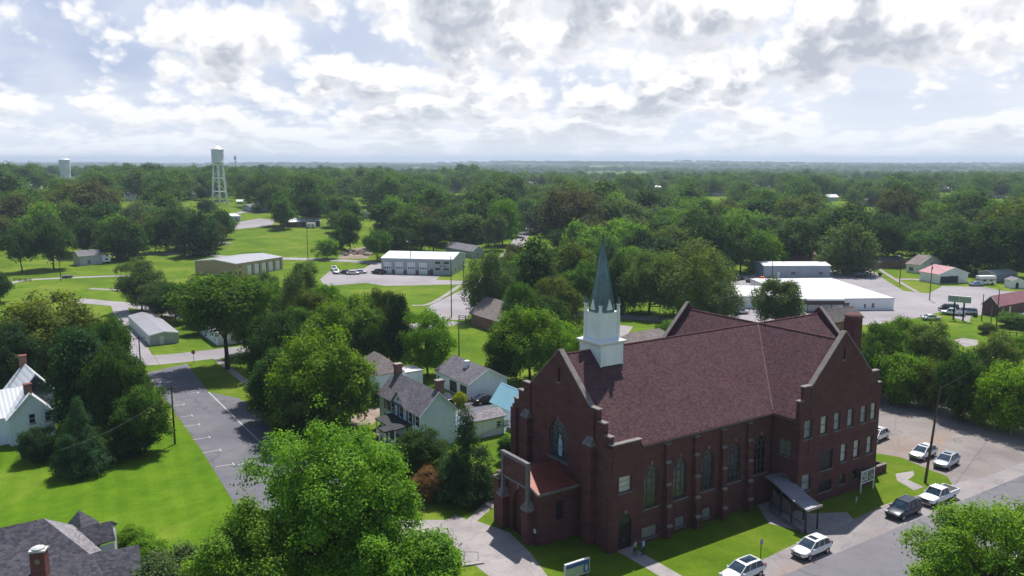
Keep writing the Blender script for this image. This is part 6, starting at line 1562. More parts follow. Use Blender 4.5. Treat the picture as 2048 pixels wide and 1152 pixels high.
# ------------------------------------------------------------ people
def person(P, yaw, label, top_c, leg_c, skin=(0.38, 0.22, 0.16), hair=(0.05, 0.03, 0.02), h=1.72, bag=False, skirt=False, reach=False, fat=1.0):
    R = empty('person', P, yaw, label, 'person')
    s = h / 1.75
    J = {'pelvis': (0, 0, .95), 'spine': (0, 0, 1.15), 'chest': (0, 0, 1.36), 'neck': (0, 0, 1.50), 'head0': (0.01, 0, 1.58), 'head': (0.02, 0, 1.68),
         'hipL': (0, .10, .90), 'kneeL': (.10, .11, .50), 'ankL': (.02, .11, .09), 'toeL': (.20, .12, .04),
         'hipR': (0, -.10, .90), 'kneeR': (-.02, -.11, .50), 'ankR': (-.16, -.11, .11), 'toeR': (.02, -.12, .04),
         'shL': (0, .19, 1.42), 'elL': (-.05, .25, 1.14), 'wrL': (.06, .26, .90), 'haL': (.08, .26, .82),
         'shR': (0, -.19, 1.42), 'elR': (.06 if not reach else .12, -.26, 1.16), 'wrR': (.18 if not reach else .38, -.24, 0.98 if not reach else 1.2), 'haR': (.24 if not reach else .45, -.23, .92 if not reach else 1.22)}
    rad = {'pelvis': .155, 'spine': .135, 'chest': .17, 'neck': .06, 'head0': .075, 'head': .10, 'hip': .095, 'knee': .065, 'ank': .045, 'toe': .035, 'sh': .075, 'el': .048, 'wr': .032, 'ha': .035}
    E_ = [('pelvis', 'spine'), ('spine', 'chest'), ('chest', 'neck'), ('neck', 'head0'), ('head0', 'head')]
    for q in 'LR': E_ += [('pelvis', 'hip' + q), ('hip' + q, 'knee' + q), ('knee' + q, 'ank' + q), ('ank' + q, 'toe' + q), ('chest', 'sh' + q), ('sh' + q, 'el' + q), ('el' + q, 'wr' + q), ('wr' + q, 'ha' + q)]
    for q in 'LR':     # five fingers, the thumb from the side of the palm
        hx, hy, hz_ = J['ha' + q]; wx, wy, wz = J['wr' + q]
        d = Vector((hx - wx, hy - wy, hz_ - wz)).normalized(); sd_ = 1 if q == 'L' else -1
        for i, (off, ln) in enumerate([(-.03, .07), (-.01, .08), (.01, .075), (.03, .06)]):
            J['f%s%d' % (q, i)] = (hx + off + d.x * ln, hy, hz_ + d.z * ln); E_.append(('ha' + q, 'f%s%d' % (q, i))); rad['f%s%d' % (q, i)] = .010
        J['t' + q] = (hx + .05, hy - sd_ * .03, hz_ - .01); E_.append(('ha' + q, 't' + q)); rad['t' + q] = .012
    ks = list(J); me = bpy.data.meshes.new('body')
    me.from_pydata([tuple(c * s for c in J[k]) for k in ks], [(ks.index(a), ks.index(b)) for a, b in E_], [])
    o = bpy.data.objects.new('body', me); link(o, R)
    md = o.modifiers.new('skin', 'SKIN'); sv_ = me.skin_vertices[0].data
    for i, k in enumerate(ks):
        r = rad.get(k, rad.get(k[:-1], .05)) * s
        if k in ('pelvis', 'spine', 'chest'): r *= fat
        sv_[i].radius = (r, r * (1.15 if k in ('pelvis', 'chest') else 1.0)); sv_[i].use_root = (k == 'pelvis')
    sb_ = o.modifiers.new('sub', 'SUBSURF'); sb_.levels = 2; sb_.render_levels = 2
    dg = bpy.context.evaluated_depsgraph_get(); ev = bpy.data.meshes.new_from_object(o.evaluated_get(dg)); o.modifiers.clear(); o.data = ev
    sk = paint('skin_tone', skin, 0.6, 0.05); tm = paint('cloth_' + label.split()[2] + label.split()[1], top_c, 0.8, 0.08); lm = paint('trousers_' + label.split()[2], leg_c, 0.8, 0.08); sh = paint('shoes', (0.04, 0.035, 0.03), 0.6, 0.1)
    for m_ in (sk, tm, lm, sh): ev.materials.append(m_)
    for p in ev.polygons:
        z = p.center.z / s; y = abs(p.center.y) / s; x = p.center.x / s
        arm = y > .215 or (reach and x > .2)
        p.use_smooth = True
        p.material_index = 3 if z < .085 else (2 if z < .98 and not arm else (0 if (z > 1.5 or (arm and z < 1.10) or (arm and x > .28)) else 1))
    hb = MB(); hc = Vector(J['head']) * s
    prof = [(.085, -.06), (.108, -.01), (.104, .05), (.07, .10), (.02, .118)]
    hb.lathe((hc.x - .02, hc.y, hc.z + .01), [(r * s, z * s) for r, z in prof], 14); hb.bld('hair', paint('hair_' + label.split()[2], hair, 0.8, 0.1), R, smooth=True)
    fb = MB()
    for y in (-.035, .035): fb.box((hc.x + .088 * s, y * s, hc.z - .005), (.02, .022, .012))
    fb.box((hc.x + .085 * s, 0, hc.z - .075 * s), (.02, .045, .010)); fb.bld('eyes_and_mouth', paint('face_dark', (0.10, 0.04, 0.035), 0.6, 0), R)
    fb = MB(); fb.tube((hc.x + .085 * s, 0, hc.z + .005), (hc.x + .115 * s, 0, hc.z - .045 * s), .010, .017, 6); fb.bld('nose', sk, R)
    fb = MB()
    for y in (-.10, .10): fb.box((hc.x, y * s, hc.z - .02), (.045, .02, .06))
    fb.bld('ear', sk, R)
    if skirt:
        k_ = MB(); k_.lathe((0, 0, 0), [(.20 * s, .62 * s), (.17 * s, .80 * s), (.155 * s, 1.0 * s)], 16); k_.bld('long_top', lm, R, smooth=True)
PP = LW(1.95, -1.75, 0.02); person(PP, YAW + math.pi / 2, 'woman in pale grey patterned top and dark trousers at the arched side door', (0.36, 0.37, 0.36), (0.03, 0.03, 0.035), hair=(0.16, 0.10, 0.07), h=1.76, skirt=True)
PP = LW(2.75, -2.2, 0.02); person(PP, YAW + math.pi / 2 + 0.5, 'man in light blue shirt and navy jeans at the arched side door', (0.28, 0.46, 0.85), (0.02, 0.035, 0.10), h=1.94, reach=True, fat=1.25)
PP = G(1947, 626); person(PP, 0.3, 'distant person in dark clothes beside the silver van', (0.06, 0.06, 0.07), (0.03, 0.03, 0.04), h=1.75)
PP = G(730, 838); B = PP; R = empty('red_marker_post', B, 0, 'thin dark post with red sleeve on the pale drive', 'post'); m = MB(); m.tube((0, 0, 0), (0, 0, 1.5), 0.13, n=8); m.bld('red_sleeve', paint('orange_red', (0.6, 0.07, 0.04), 0.5, 0.1), R); m = MB(); m.tube((0, 0, 1.502), (0, 0, 2.6), 0.12, n=8); m.bld('post_top', DARK, R)

# ------------------------------------------------------------ trees
def crown_arrays(seed, n, lobes, H=1.0, R=0.42, hb=0.22, leaf=0.04, shape='round', tuft=None, nr=0.58, lobe_r=(0.10, 0.18), squash=1.0, aspect=0.62):
    """leaf faces spread over a crown of many lobes: returns (verts Nx4x3, lobe centres)"""
    rg = np.random.default_rng(seed)
    hc = (H + hb) / 2; a = (H - hb) / 2
    C = []
    while len(C) < lobes:
        d = rg.normal(size=3); d /= np.linalg.norm(d)
        rr = rg.uniform(0.25, 1.0) ** 0.45
        z = d[2] * rr
        if shape == 'leaders' and (len(C) < lobes * 0.5 or not C):
            if not C: LD = [(0, 0, 1.0)] + [(math.cos(q) * k_, math.sin(q) * k_, 1.0 - 0.36 * k_ - rg.uniform(0, 0.10)) for q, k_ in zip(rg.uniform(0, 6.28, 11), [0.30, 0.36, 0.42, 0.5, 0.55, 0.62, 0.66, 0.72, 0.76, 0.8, 0.8])]
            lx_, ly_, lz_ = LD[rg.integers(0, len(LD))]; t_ = rg.uniform(0, 1) ** 0.8; lr = rg.uniform(*lobe_r) * (1.15 - 0.70 * t_)
            q = rg.uniform(0, 6.28); o_ = (0.06 + (1 - t_) * 0.50) * math.sqrt(rg.random()); bow = min(1.0, 0.55 + t_ * 0.9) if t_ < 0.5 else 1.0
            C.append(((lx_ * bow + math.cos(q) * o_) * R, (ly_ * bow + math.sin(q) * o_) * R, hb + (lz_ * H - hb - lr * 0.6) * t_, lr)); continue
        if shape == 'cone':
            t_ = rg.random() ** 1.5; lr = rg.uniform(*lobe_r) * (1.35 - 0.9 * t_); q = rg.uniform(0, 6.28); o_ = (1 - t_) * rg.uniform(0.35, 0.92) * R
            C.append((math.cos(q) * o_, math.sin(q) * o_, hb + lr * 0.6 + (H - hb - lr) * t_, lr)); continue
        if False: w = 1
        elif shape == 'spread': w = 1.0 if z > -0.2 else 0.75
        elif shape == 'willow': w = 1.05
        elif shape == 'column': w = 0.95 * (1 - 0.35 * max(0, z))
        else: w = 1.0
        wob = 0.80 + 0.38 * rg.random()
        lr = rg.uniform(*lobe_r)
        if shape == 'cone': lr *= (0.45 + 0.75 * (1 - (z + 1) / 2))
        hd = math.hypot(d[0], d[1]) + 1e-6
        rad = math.hypot(d[0] * rr, d[1] * rr) if shape != 'cone' else rr * hd
        ang = math.atan2(d[1], d[0])
        x = math.cos(ang) * rad * w * (R - lr * 0.6) * wob; y = math.sin(ang) * rad * w * (R - lr * 0.6) * wob
        zz = hc + z * (a - lr * 0.75) * squash
        if shape == 'leaders': zz = hb + (zz - hb) * 0.86
        C.append((x, y, zz, lr))
    C = np.array(C)
    tuft = tuft or 26
    T = max(8, n // tuft)
    p = C[:, 3] ** 2; p /= p.sum()
    li = rg.choice(len(C), size=T * 2, p=p)
    d = rg.normal(size=(T * 2, 3)); d /= np.linalg.norm(d, axis=1)[:, None]
    d[:, 2] = np.where(d[:, 2] < -0.35, -d[:, 2], d[:, 2])
    pos = C[li, :3] + d * C[li, 3][:, None] * rg.uniform(0.72, 1.08, size=(T * 2, 1)) * np.array([1, 1, 0.85])
    dist = np.linalg.norm(pos[:, None, :] - C[None, :, :3], axis=2) / C[None, :, 3]
    inside = (dist < 0.70).sum(axis=1)
    keep = np.where(inside < 2)[0]
    if len(keep) < T: keep = np.argsort(inside)[:T]
    keep = rg.permutation(keep)[:T]
    tp, td = pos[keep], d[keep]
    T = len(tp)
    ti = rg.integers(0, T, size=n)
    sig = leaf * 0.95 if leaf < 0.2 else 0.33 * (1.0 if shape != 'willow' else 1.1)
    off = rg.normal(size=(n, 3)) * sig
    if shape == 'willow': off[:, 2] *= 2.0; off[:, 2] -= np.abs(rg.normal(size=n)) * sig
    P = tp[ti] + off
    nn = td[ti] * 0.9 + rg.normal(size=(n, 3)) * nr + np.array([0, 0, 0.5])
    nn /= np.linalg.norm(nn, axis=1)[:, None]
    t1 = rg.normal(size=(n, 3)); t1 -= nn * (t1 * nn).sum(axis=1)[:, None]; t1 /= np.linalg.norm(t1, axis=1)[:, None]
    t2 = np.cross(nn, t1)
    s = leaf * rg.uniform(0.55, 1.2, size=(n, 1))
    V = np.stack([P - t1 * s * 0.5, P + t2 * s * aspect * 0.5 + t1 * s * 0.08, P + t1 * s * 0.5, P - t2 * s * aspect * 0.5 + t1 * s * 0.08], axis=1)
    return V, C
def quads_mesh(name, V, mats, extra=None):
    """mesh from Nx4x3 leaf quads plus an optional MB of wood"""
    n = len(V); vs = V.reshape(-1, 3); fs_l = np.arange(n * 4, dtype=np.int32)
    ev = np.array(extra.v, dtype=np.float64).reshape(-1, 3) if extra else np.zeros((0, 3))
    ef = extra.f if extra else []
    loops = list(); starts = []; tot = []
    el = [i + n * 4 for f in ef for i in f]
    me = bpy.data.meshes.new(name)
    me.vertices.add(n * 4 + len(ev)); me.vertices.foreach_set('co', np.concatenate([vs, ev]).astype(np.float32).ravel())
    L_ = np.concatenate([fs_l, np.array(el, dtype=np.int32)]) if el else fs_l
    me.loops.add(len(L_)); me.loops.foreach_set('vertex_index', L_)
    cnt = np.concatenate([np.full(n, 4, dtype=np.int32), np.array([len(f) for f in ef], dtype=np.int32)]) if ef else np.full(n, 4, dtype=np.int32)
    st = np.concatenate([[0], np.cumsum(cnt)[:-1]]).astype(np.int32)
    me.polygons.add(len(cnt)); me.polygons.foreach_set('loop_start', st)
    me.polygons.foreach_set('material_index', np.concatenate([np.zeros(n, dtype=np.int32), np.ones(len(ef), dtype=np.int32)]))
    for m_ in mats: me.materials.append(m_)
    me.update(calc_edges=True)
    return me
def wood(C, H, R, hb, seed, tr=0.028, nlimb=9):
    rg = random.Random(seed); m = MB()
    zs = [0, hb * 0.5, hb, (hb + H) * 0.42, max(hb + 0.01, H * 0.62)]
    pts = [Vector((rg.uniform(-.01, .01) * k * H, rg.uniform(-.01, .01) * k * H, z)) for k, z in enumerate(zs)]
    rs = [tr * H * 1.35, tr * H, tr * H * .85, tr * H * .5, tr * H * .15]
    m.path(pts, rs, 8)
    idx = list(range(len(C))); rg.shuffle(idx)
    for i in idx[:nlimb]:
        c = Vector(C[i][:3]); z0 = max(hb * 0.8, min(c.z * 0.62, H * 0.6)); a = Vector((0, 0, z0)); mid_ = a.lerp(c, 0.55) - Vector((0, 0, 0.02 * H))
        m.path([a, mid_, c], [tr * H * .5, tr * H * .3, tr * H * .08], 6)
    return m
TPL = {}
def template(key, seed, n, lobes, **k):
    V, C = crown_arrays(seed, n, lobes, **k)
    hb = k.get('hb', 0.22)
    w = wood(C, 1.0, k.get('R', 0.42), hb, seed, tr=k.get('tr', 0.02) if 'tr' in k else 0.02)
    TPL[key] = (V, C, w, k.get('R', 0.42))
def tpl_mesh(key, split):
    V, C, w, R = TPL[key]
    if split:
        if (key, 's') not in TPL:
            me = quads_mesh('crown_' + key, V, [leaf_t]); wm = bpy.data.meshes.new('trunk_' + key); wm.from_pydata(w.v, [], w.f); wm.materials.append(bark); wm.polygons.foreach_set('use_smooth', [True] * len(w.f))
            TPL[(key, 's')] = (me, wm)
        return TPL[(key, 's')]
    if (key, 'j') not in TPL: TPL[(key, 'j')] = quads_mesh('tree_' + key, V, [leaf_t, bark], w)
    return TPL[(key, 'j')]
# fine templates for nearer trees, medium, coarse for the far town
for i in range(3): template('fine_round%d' % i, 10 + i, 28000, 90 if i != 2 else 120, R=0.46, hb=0.04, leaf=0.031, lobe_r=(0.06, 0.15), shape='round' if i != 2 else 'leaders')
template('fine_high0', 19, 26000, 90, R=0.50, hb=0.34, leaf=0.034, lobe_r=(0.06, 0.14), shape='spread')
template('fine_tall0', 20, 24000, 60, R=0.30, hb=0.04, leaf=0.028, lobe_r=(0.06, 0.12), shape='column')
template('fine_willow0', 21, 26000, 46, R=0.46, hb=0.03, leaf=0.032, lobe_r=(0.09, 0.16), shape='willow', aspect=0.5)
template('fine_cone0', 22, 28000, 130, R=0.40, hb=0.0, leaf=0.027, lobe_r=(0.05, 0.10), shape='cone', aspect=0.45)
template('fine_bush0', 23, 20000, 50, R=0.62, hb=-0.05, leaf=0.050, lobe_r=(0.10, 0.20))
for i in range(4): template('mid_round%d' % i, 30 + i, 10000, 50 if i % 2 == 0 else 70, R=0.47, hb=0.04, leaf=0.048, lobe_r=(0.07, 0.17), shape='round' if i % 2 == 0 else 'leaders')
for i in range(2): template('mid_tall%d' % i, 40 + i, 8000, 36, R=0.31, hb=0.04, leaf=0.046, lobe_r=(0.08, 0.14), shape='column')
template('mid_spread0', 45, 9000, 44, R=0.60, hb=0.18, leaf=0.055, lobe_r=(0.10, 0.17), shape='spread')
template('mid_cone0', 46, 8000, 60, R=0.33, hb=0.05, leaf=0.036, lobe_r=(0.06, 0.11), shape='cone', aspect=0.45)
template('mid_willow0', 47, 9000, 34, R=0.46, hb=0.03, leaf=0.050, lobe_r=(0.10, 0.17), shape='willow', aspect=0.42)
for i in range(5): template('far_round%d' % i, 50 + i, 5200, 26, R=0.50, hb=0.02, leaf=0.070, lobe_r=(0.12, 0.21), tuft=14, nr=0.42)
for i in range(2): template('far_tall%d' % i, 60 + i, 4200, 24, R=0.33, hb=0.02, leaf=0.060, lobe_r=(0.10, 0.16), shape='column', tuft=14, nr=0.42)
TONES = {'dark': (0.042, 0.096, 0.022), 'mid': (0.072, 0.150, 0.024), 'bright': (0.120, 0.235, 0.020), 'sweet': (0.118, 0.262, 0.018), 'lime': (0.150, 0.280, 0.024), 'yellow': (0.26, 0.30, 0.02), 'grey': (0.090, 0.145, 0.055),
         'pine': (0.036, 0.084, 0.036), 'olive': (0.100, 0.140, 0.026), 'brown': (0.080, 0.092, 0.036), 'red': (0.16, 0.095, 0.050), 'bluegreen': (0.044, 0.104, 0.048), 'willow': (0.135, 0.205, 0.055)}
trng = random.Random(77)
def tone(t):
    c = TONES[t]; j = trng.uniform(-.12, .12)
    return (c[0] * (1 + j + trng.uniform(-.08, .08)), c[1] * (1 + j), c[2] * (1 + j), 1)
NTREE = 0
TPOS = []
def skymin(a):
    pf = [(-200, 331), (200, 329), (400, 334), (500, 331), (600, 336), (760, 336), (850, 346), (940, 326), (1000, 341), (1140, 347), (1300, 350), (1500, 346), (1600, 341), (1700, 356), (1800, 350), (1900, 346), (2300, 350)]
    for (x0, y0), (x1, y1) in zip(pf, pf[1:]):
        if x0 <= a < x1: return y0 + (y1 - y0) * (a - x0) / (x1 - x0)
    return 345
def clamp_h(X, Y, h):
    z = terr(X, Y); a, b, Z = proj((X, Y, z)); lim = skymin(a) + 1 + 13 * math.sin(X * 0.37 + Y * 0.73) ** 2 - (7 if math.sin(X * 1.7 + Y * 2.3) > 0.9 else 0)
    if 85 < a < 182: lim = 354
    hm = hz(Vector((X, Y, z)), lim)
    return min(h, max(hm, 5.0))
def put_tree(P, h, w, key, tn, label, group=None, split=True, name='tree', cat='tree', rot=None):
    """w = crown width in metres"""
    global NTREE; NTREE += 1
    R_ = TPL[key][3]
    sx = w / (2 * R_)
    rot = trng.uniform(0, 6.28) if rot is None else rot
    TPOS.append((P.x, P.y, w / 2))
    if split:
        cm, wm = tpl_mesh(key, True)
        e = empty(name, P, rot, label, cat, group); e.scale = (sx, sx, h)
        c = bpy.data.objects.new('crown' if cat != 'shrub' else 'foliage', cm); link(c, e); c.color = tone(tn)
        t = bpy.data.objects.new('trunk' if cat != 'shrub' else 'stem', wm); link(t, e)
    else:
        e = bpy.data.objects.new(name, tpl_mesh(key, False)); link(e); e.location = P; e.rotation_euler = (0, 0, rot); e.scale = (sx, sx, h); e.color = tone(tn)
        tag(e, label, cat, group)
    return e
def T(x, yt, yb, w, key, tn, label, split=True, cat='tree', name=None, group=None, sink=0.0):
    P = G(x, yb); Z = proj(P)[2]
    wm = w * Z / FPX
    # the crown's own depth: its top is seen over the base, a little farther or nearer
    h = hz(P, yt)
    P = P - Vector((0, 0, sink))
    return put_tree(P, h, wm, key, tn, label, group, split, name or ('tree' if cat == 'tree' else 'shrub'), cat)

def big_tree(P, h, r, seed, n, lobes, tn, label, leaf=0.34, hb=3.0, name='sweetgum_tree', lr=(1.3, 2.6), tr=0.02, tuft=26, nl=40):
    V, C = crown_arrays(seed, n, lobes, H=h, R=r, hb=hb, leaf=leaf, lobe_r=lr, tuft=tuft, aspect=0.8, shape='leaders', nr=0.5)
    R_ = empty(name, P, 0, label, 'tree', None)
    me = quads_mesh('crown', V, [leaf_r]); c = bpy.data.objects.new('crown', me); link(c, R_); c.color = (*TONES[tn], 1)
    w = wood(C, h, r, hb, seed, tr=tr, nlimb=nl); w.bld('trunk', bark, R_, smooth=True)
    TPOS.append((P.x, P.y, r))
# foreground
big_tree(G(676, 1262), 23.2, 8.1, 31, 125000, 180, 'sweet', 'huge bright green sweetgum filling the space before the white house, tallest of its clump', leaf=0.26, lr=(0.8, 1.9))
big_tree(G(512, 1330), 16.6, 5.3, 5, 80000, 110, 'bright', 'darker green sweetgum on the lot side of the huge one', leaf=0.25, lr=(0.7, 1.5))
big_tree(G(838, 1330), 13.6, 4.3, 8, 60000, 90, 'sweet', 'shorter sweetgum on the church plaza side of the huge one', leaf=0.25, lr=(0.6, 1.4))
big_tree(G(2000, 1370), 19.3, 7.6, 11, 120000, 150, 'lime', 'yellow green tree crown over the street opposite the pickup truck', leaf=0.235, lr=(0.7, 1.6), name='roadside_tree')
big_tree(G(360, 1290), 9.6, 4.6, 13, 36000, 44, 'grey', 'grey green tree by the charcoal roofed house, left of the sweetgums', leaf=0.28, lr=(0.8, 1.5), name='yard_tree')
T(292, 1075, 1140, 95, 'fine_bush0', 'bright', 'light green shrub at the corner of the charcoal roofed house', cat='shrub')
T(262, 1052, 1088, 60, 'fine_bush0', 'lime', 'small bright shrub on the lawn behind the charcoal house gable', cat='shrub')
# dark grove round the pale farmhouse
for a in [
 (165, 795, 945, 115, 'fine_cone0', 'bluegreen', 'small dark pine standing alone in front of the grove on the mown lawn'),
 (78, 850, 922, 75, 'fine_bush0', 'pine', 'dark pine shrub hiding the farmhouse front corner'),
 (170, 640, 880, 120, 'fine_tall0', 'pine', 'tall dark tree right behind the farmhouse, tallest of the grove'),
 (230, 690, 890, 120, 'fine_round1', 'dark', 'dark round tree in the middle of the grove'),
 (292, 768, 905, 110, 'fine_round0', 'mid', 'green tree at the lot edge of the grove beside the wooden pole'),
 (215, 610, 820, 110, 'fine_round2', 'dark', 'dark tree in the grove next to the metal shed'),
 (262, 722, 850, 90, 'fine_tall0', 'dark', 'narrow dark tree of the grove behind the wooden pole'),
 (20, 640, 800, 120, 'fine_round1', 'pine', 'blue green tree at the left edge behind the farmhouse chimneys'),
 (100, 560, 765, 215, 'fine_round2', 'olive', 'broad olive tree above the farmhouse, spreading toward the park drive'),
 (200, 880, 925, 80, 'fine_bush0', 'dark', 'low dark shrub under the grove at the lawn edge'),
 (262, 850, 912, 95, 'fine_bush0', 'dark', 'dark undergrowth shrub filling the grove near the wooden pole'),
 (140, 850, 915, 75, 'fine_bush0', 'dark', 'dark undergrowth shrub beside the farmhouse wall'),
 (185, 700, 850, 110, 'fine_round0', 'dark', 'dark tree filling the heart of the grove'),
 (262, 715, 800, 70, 'fine_bush0', 'mid', 'leafy shrub mass along the lot side of the grove'),
]: T(*a[:6], a[6], cat='shrub' if 'shrub' in a[6] else 'tree')
# trees between the lot, the shed and the station
for a in [
 (283, 515, 622, 92, 'fine_round0', 'grey', 'grey green tree left of the metal shed roof end'),
 (352, 565, 645, 80, 'fine_round1', 'dark', 'dark tree right behind the metal shed'),
 (455, 548, 738, 205, 'fine_high0', 'mid', 'broad street tree with dark trunk beside the sidewalk and cross street'),
 (398, 600, 668, 60, 'fine_round0', 'dark', 'dark tree between the metal shed and the broad street tree'),
 (555, 620, 800, 125, 'fine_round1', 'dark', 'dark green tree behind the great lime tree, on its lot side'),
 (640, 622, 868, 205, 'fine_round2', 'bright', 'great lime green tree shading the parking lot'),
 (560, 690, 850, 110, 'fine_tall0', 'dark', 'dark tree whose shadow crosses the parking lot lines'),
 (545, 700, 842, 95, 'fine_round2', 'dark', 'dark tree beside the sidewalk strip at the top of the lot'),
 (600, 790, 900, 110, 'fine_bush0', 'dark', 'dark low foliage below the great lime tree', ),
 (700, 700, 850, 100, 'fine_round1', 'mid', 'green tree behind the great lime tree, next to the white houses'),
 (585, 545, 690, 110, 'fine_willow0', 'grey', 'feathery grey green tree between the two metal buildings'),
 (615, 515, 640, 75, 'fine_tall0', 'willow', 'slim pale tree just left of the station cars'),
 (690, 570, 740, 160, 'fine_round2', 'bright', 'leafy green tree in front of the fire station lot'),
 (625, 580, 700, 90, 'fine_round1', 'olive', 'olive tree between the feathery tree and the leafy green one'),
 (322, 560, 636, 85, 'fine_round0', 'grey', 'grey green tree just behind the far end of the metal shed'),
 (232, 628, 735, 70, 'fine_bush0', 'mid', 'green shrub mass on the grove side of the metal shed'),
 (425, 560, 650, 80, 'fine_round1', 'olive', 'olive tree behind the broad street tree'),
 (512, 600, 708, 100, 'fine_round1', 'mid', 'green tree across the street corner from the broad street tree'),
 (552, 565, 668, 95, 'fine_round0', 'bright', 'bright tree between the broad street tree and the feathery one'),
 (598, 610, 712, 85, 'fine_round1', 'mid', 'green tree on the far side of the cross street behind the lime tree'),
 (655, 552, 662, 85, 'fine_round2', 'bright', 'bright tree just below the fire station car row'),
 (722, 585, 700, 85, 'fine_round0', 'mid', 'green tree between the leafy green tree and the dark spire shaped one'),
 (765, 575, 690, 70, 'fine_round1', 'olive', 'olive tree left of the dark spire shaped one'),
 (797, 575, 745, 58, 'fine_tall0', 'pine', 'narrow dark spire shaped tree in front of the station grass'),
 (855, 615, 752, 112, 'fine_round0', 'bright', 'round green tree with yellow tips left of the thick post'),
 (745, 620, 745, 90, 'fine_round1', 'mid', 'green tree behind the rear house roof'),
 (395, 545, 625, 60, 'mid_round1', 'olive', 'small olive tree in front of the tan building'),
 (500, 560, 650, 110, 'fine_round2', 'bright', 'bright tree in front of the tan building doors'),
]: T(*a[:6], a[6], cat='shrub' if 'shrub' in a[6] and a[3] == a[3] and str(a[4]).endswith('bush0') else 'tree')
# round the white house and the church front
for a in [
 (932, 812, 995, 150, 'fine_cone0', 'pine', 'dark cone shaped cedar in front of the white house', 'tree'),
 (842, 842, 945, 112, 'fine_round2', 'dark', 'dark leafy small tree before the white house porch', 'tree'),
 (857, 935, 1000, 80, 'fine_bush0', 'red', 'reddish brown shrub between the cedar and the sweetgum', 'shrub'),
 (985, 945, 990, 40, 'fine_bush0', 'mid', 'small green shrub at the foot of the cedar', 'shrub'),
 (920, 783, 812, 32, 'fine_bush0', 'yellow', 'round yellow green shrub by the garage drive', 'shrub'),
 (1013, 870, 925, 45, 'fine_tall0', 'mid', 'sparse small tree between the annex and the church', 'tree'),
 (1010, 955, 975, 30, 'fine_bush0', 'dark', 'tiny dark shrub beside the church porch wall', 'shrub'),
 (752, 780, 812, 28, 'fine_bush0', 'dark', 'dark shrub against the rear house wall', 'shrub'),
]: T(*a[:6], a[6], cat=a[7])
for a in [
 (1060, 610, 765, 150, 'fine_round1', 'bright', 'leafy tree left of the steeple with bright upper leaves'),
 (1125, 630, 750, 90, 'fine_round2', 'lime', 'bright green tree touching the white steeple base'),
 (1010, 650, 770, 90, 'fine_round0', 'dark', 'dark tree between the brown roof house and the church'),
 (1095, 590, 690, 90, 'fine_round0', 'dark', 'dark topped tree behind the leafy tree by the steeple'),
 (975, 500, 640, 100, 'fine_willow0', 'grey', 'soft grey green tree at the bend of the side street'),
 (1040, 560, 690, 70, 'fine_round1', 'mid', 'green tree rising behind the brown roof ridge'),
 (1110, 535, 660, 105, 'fine_round2', 'olive', 'olive green tree left of the spire tip'),
 (1170, 520, 625, 85, 'mid_round0', 'mid', 'green tree directly behind the spire'),
 (1075, 475, 640, 110, 'mid_tall0', 'dark', 'dark tree bank beside the uphill road'),
 (1145, 480, 600, 90, 'mid_round2', 'olive', 'olive crown left of the tip of the spire, in the bank'),
 (1240, 490, 625, 70, 'mid_round1', 'dark', 'dark tree right of the spire above the road'),
 (1300, 500, 628, 130, 'fine_willow0', 'willow', 'pale feathery tree left of the great pale tree'),
 (1385, 480, 640, 170, 'fine_willow0', 'willow', 'great pale green tree behind the far church gable'),
 (1440, 560, 650, 100, 'fine_willow0', 'grey', 'soft grey tree beside the white workshop'),
 (1375, 570, 650, 52, 'fine_round0', 'lime', 'small yellow green tree in front of the great pale tree'),
 (1335, 638, 690, 55, 'fine_bush0', 'bright', 'bright small tree beside the left slope of the far gable'),
 (1555, 553, 665, 100, 'fine_round1', 'grey', 'dark round tree in front of the long white store'),
]: T(*a[:6], a[6], cat='shrub' if 'shrub' in a[6] and a[3] == a[3] and str(a[4]).endswith('bush0') else 'tree')
# right hand shrubs and trees behind the church lot
for a in [
 (1758, 640, 785, 105, 'fine_round0', 'mid', 'feathery tree beside the church chimney', 'tree'),
 (1850, 620, 765, 115, 'fine_round2', 'willow', 'tall feathery tree behind the lot shrubs', 'tree'),
 (1800, 630, 750, 90, 'fine_round1', 'bright', 'yellow green tree between the two feathery trees', 'tree'),
 (1800, 702, 808, 115, 'fine_bush0', 'bright', 'rounded green shrub mass at the lot edge nearest the church', 'shrub'),
 (1862, 715, 818, 95, 'fine_bush0', 'olive', 'olive shrub mass by the lot edge, behind the pole top', 'shrub'),
 (1918, 695, 838, 100, 'fine_bush0', 'dark', 'dark round tree in the middle of the lot edge', 'tree'),
 (1985, 662, 790, 85, 'fine_round1', 'willow', 'small rounded tree behind the dark lot tree', 'tree'),
 (2015, 722, 862, 135, 'fine_bush0', 'lime', 'bright yellow green shrub mass at the right end of the lot', 'shrub'),
 (2095, 700, 880, 110, 'fine_bush0', 'lime', 'bright shrub at the right edge beside the lot', 'shrub'),
 (1962, 745, 850, 80, 'fine_bush0', 'bright', 'small bright shrub between the dark tree and the yellow shrubs', 'shrub'),
 (1735, 690, 795, 90, 'fine_bush0', 'dark', 'dark shrub behind the brick gable shoulder', 'shrub'),
 (2030, 625, 655, 75, 'fine_bush0', 'mid', 'clipped round hedge shrub in front of the brown brick building', 'shrub'),
 (1975, 645, 668, 40, 'fine_bush0', 'olive', 'low olive shrub by the stubby grey post', 'shrub'),
 (2040, 668, 710, 60, 'fine_bush0', 'lime', 'yellowish shrub right of the thin post fence', 'shrub'),
 (1890, 690, 745, 50, 'fine_bush0', 'bright', 'low bright shrub beside the pale slab', 'shrub'),
]: T(*a[:6], a[6], cat=a[7])
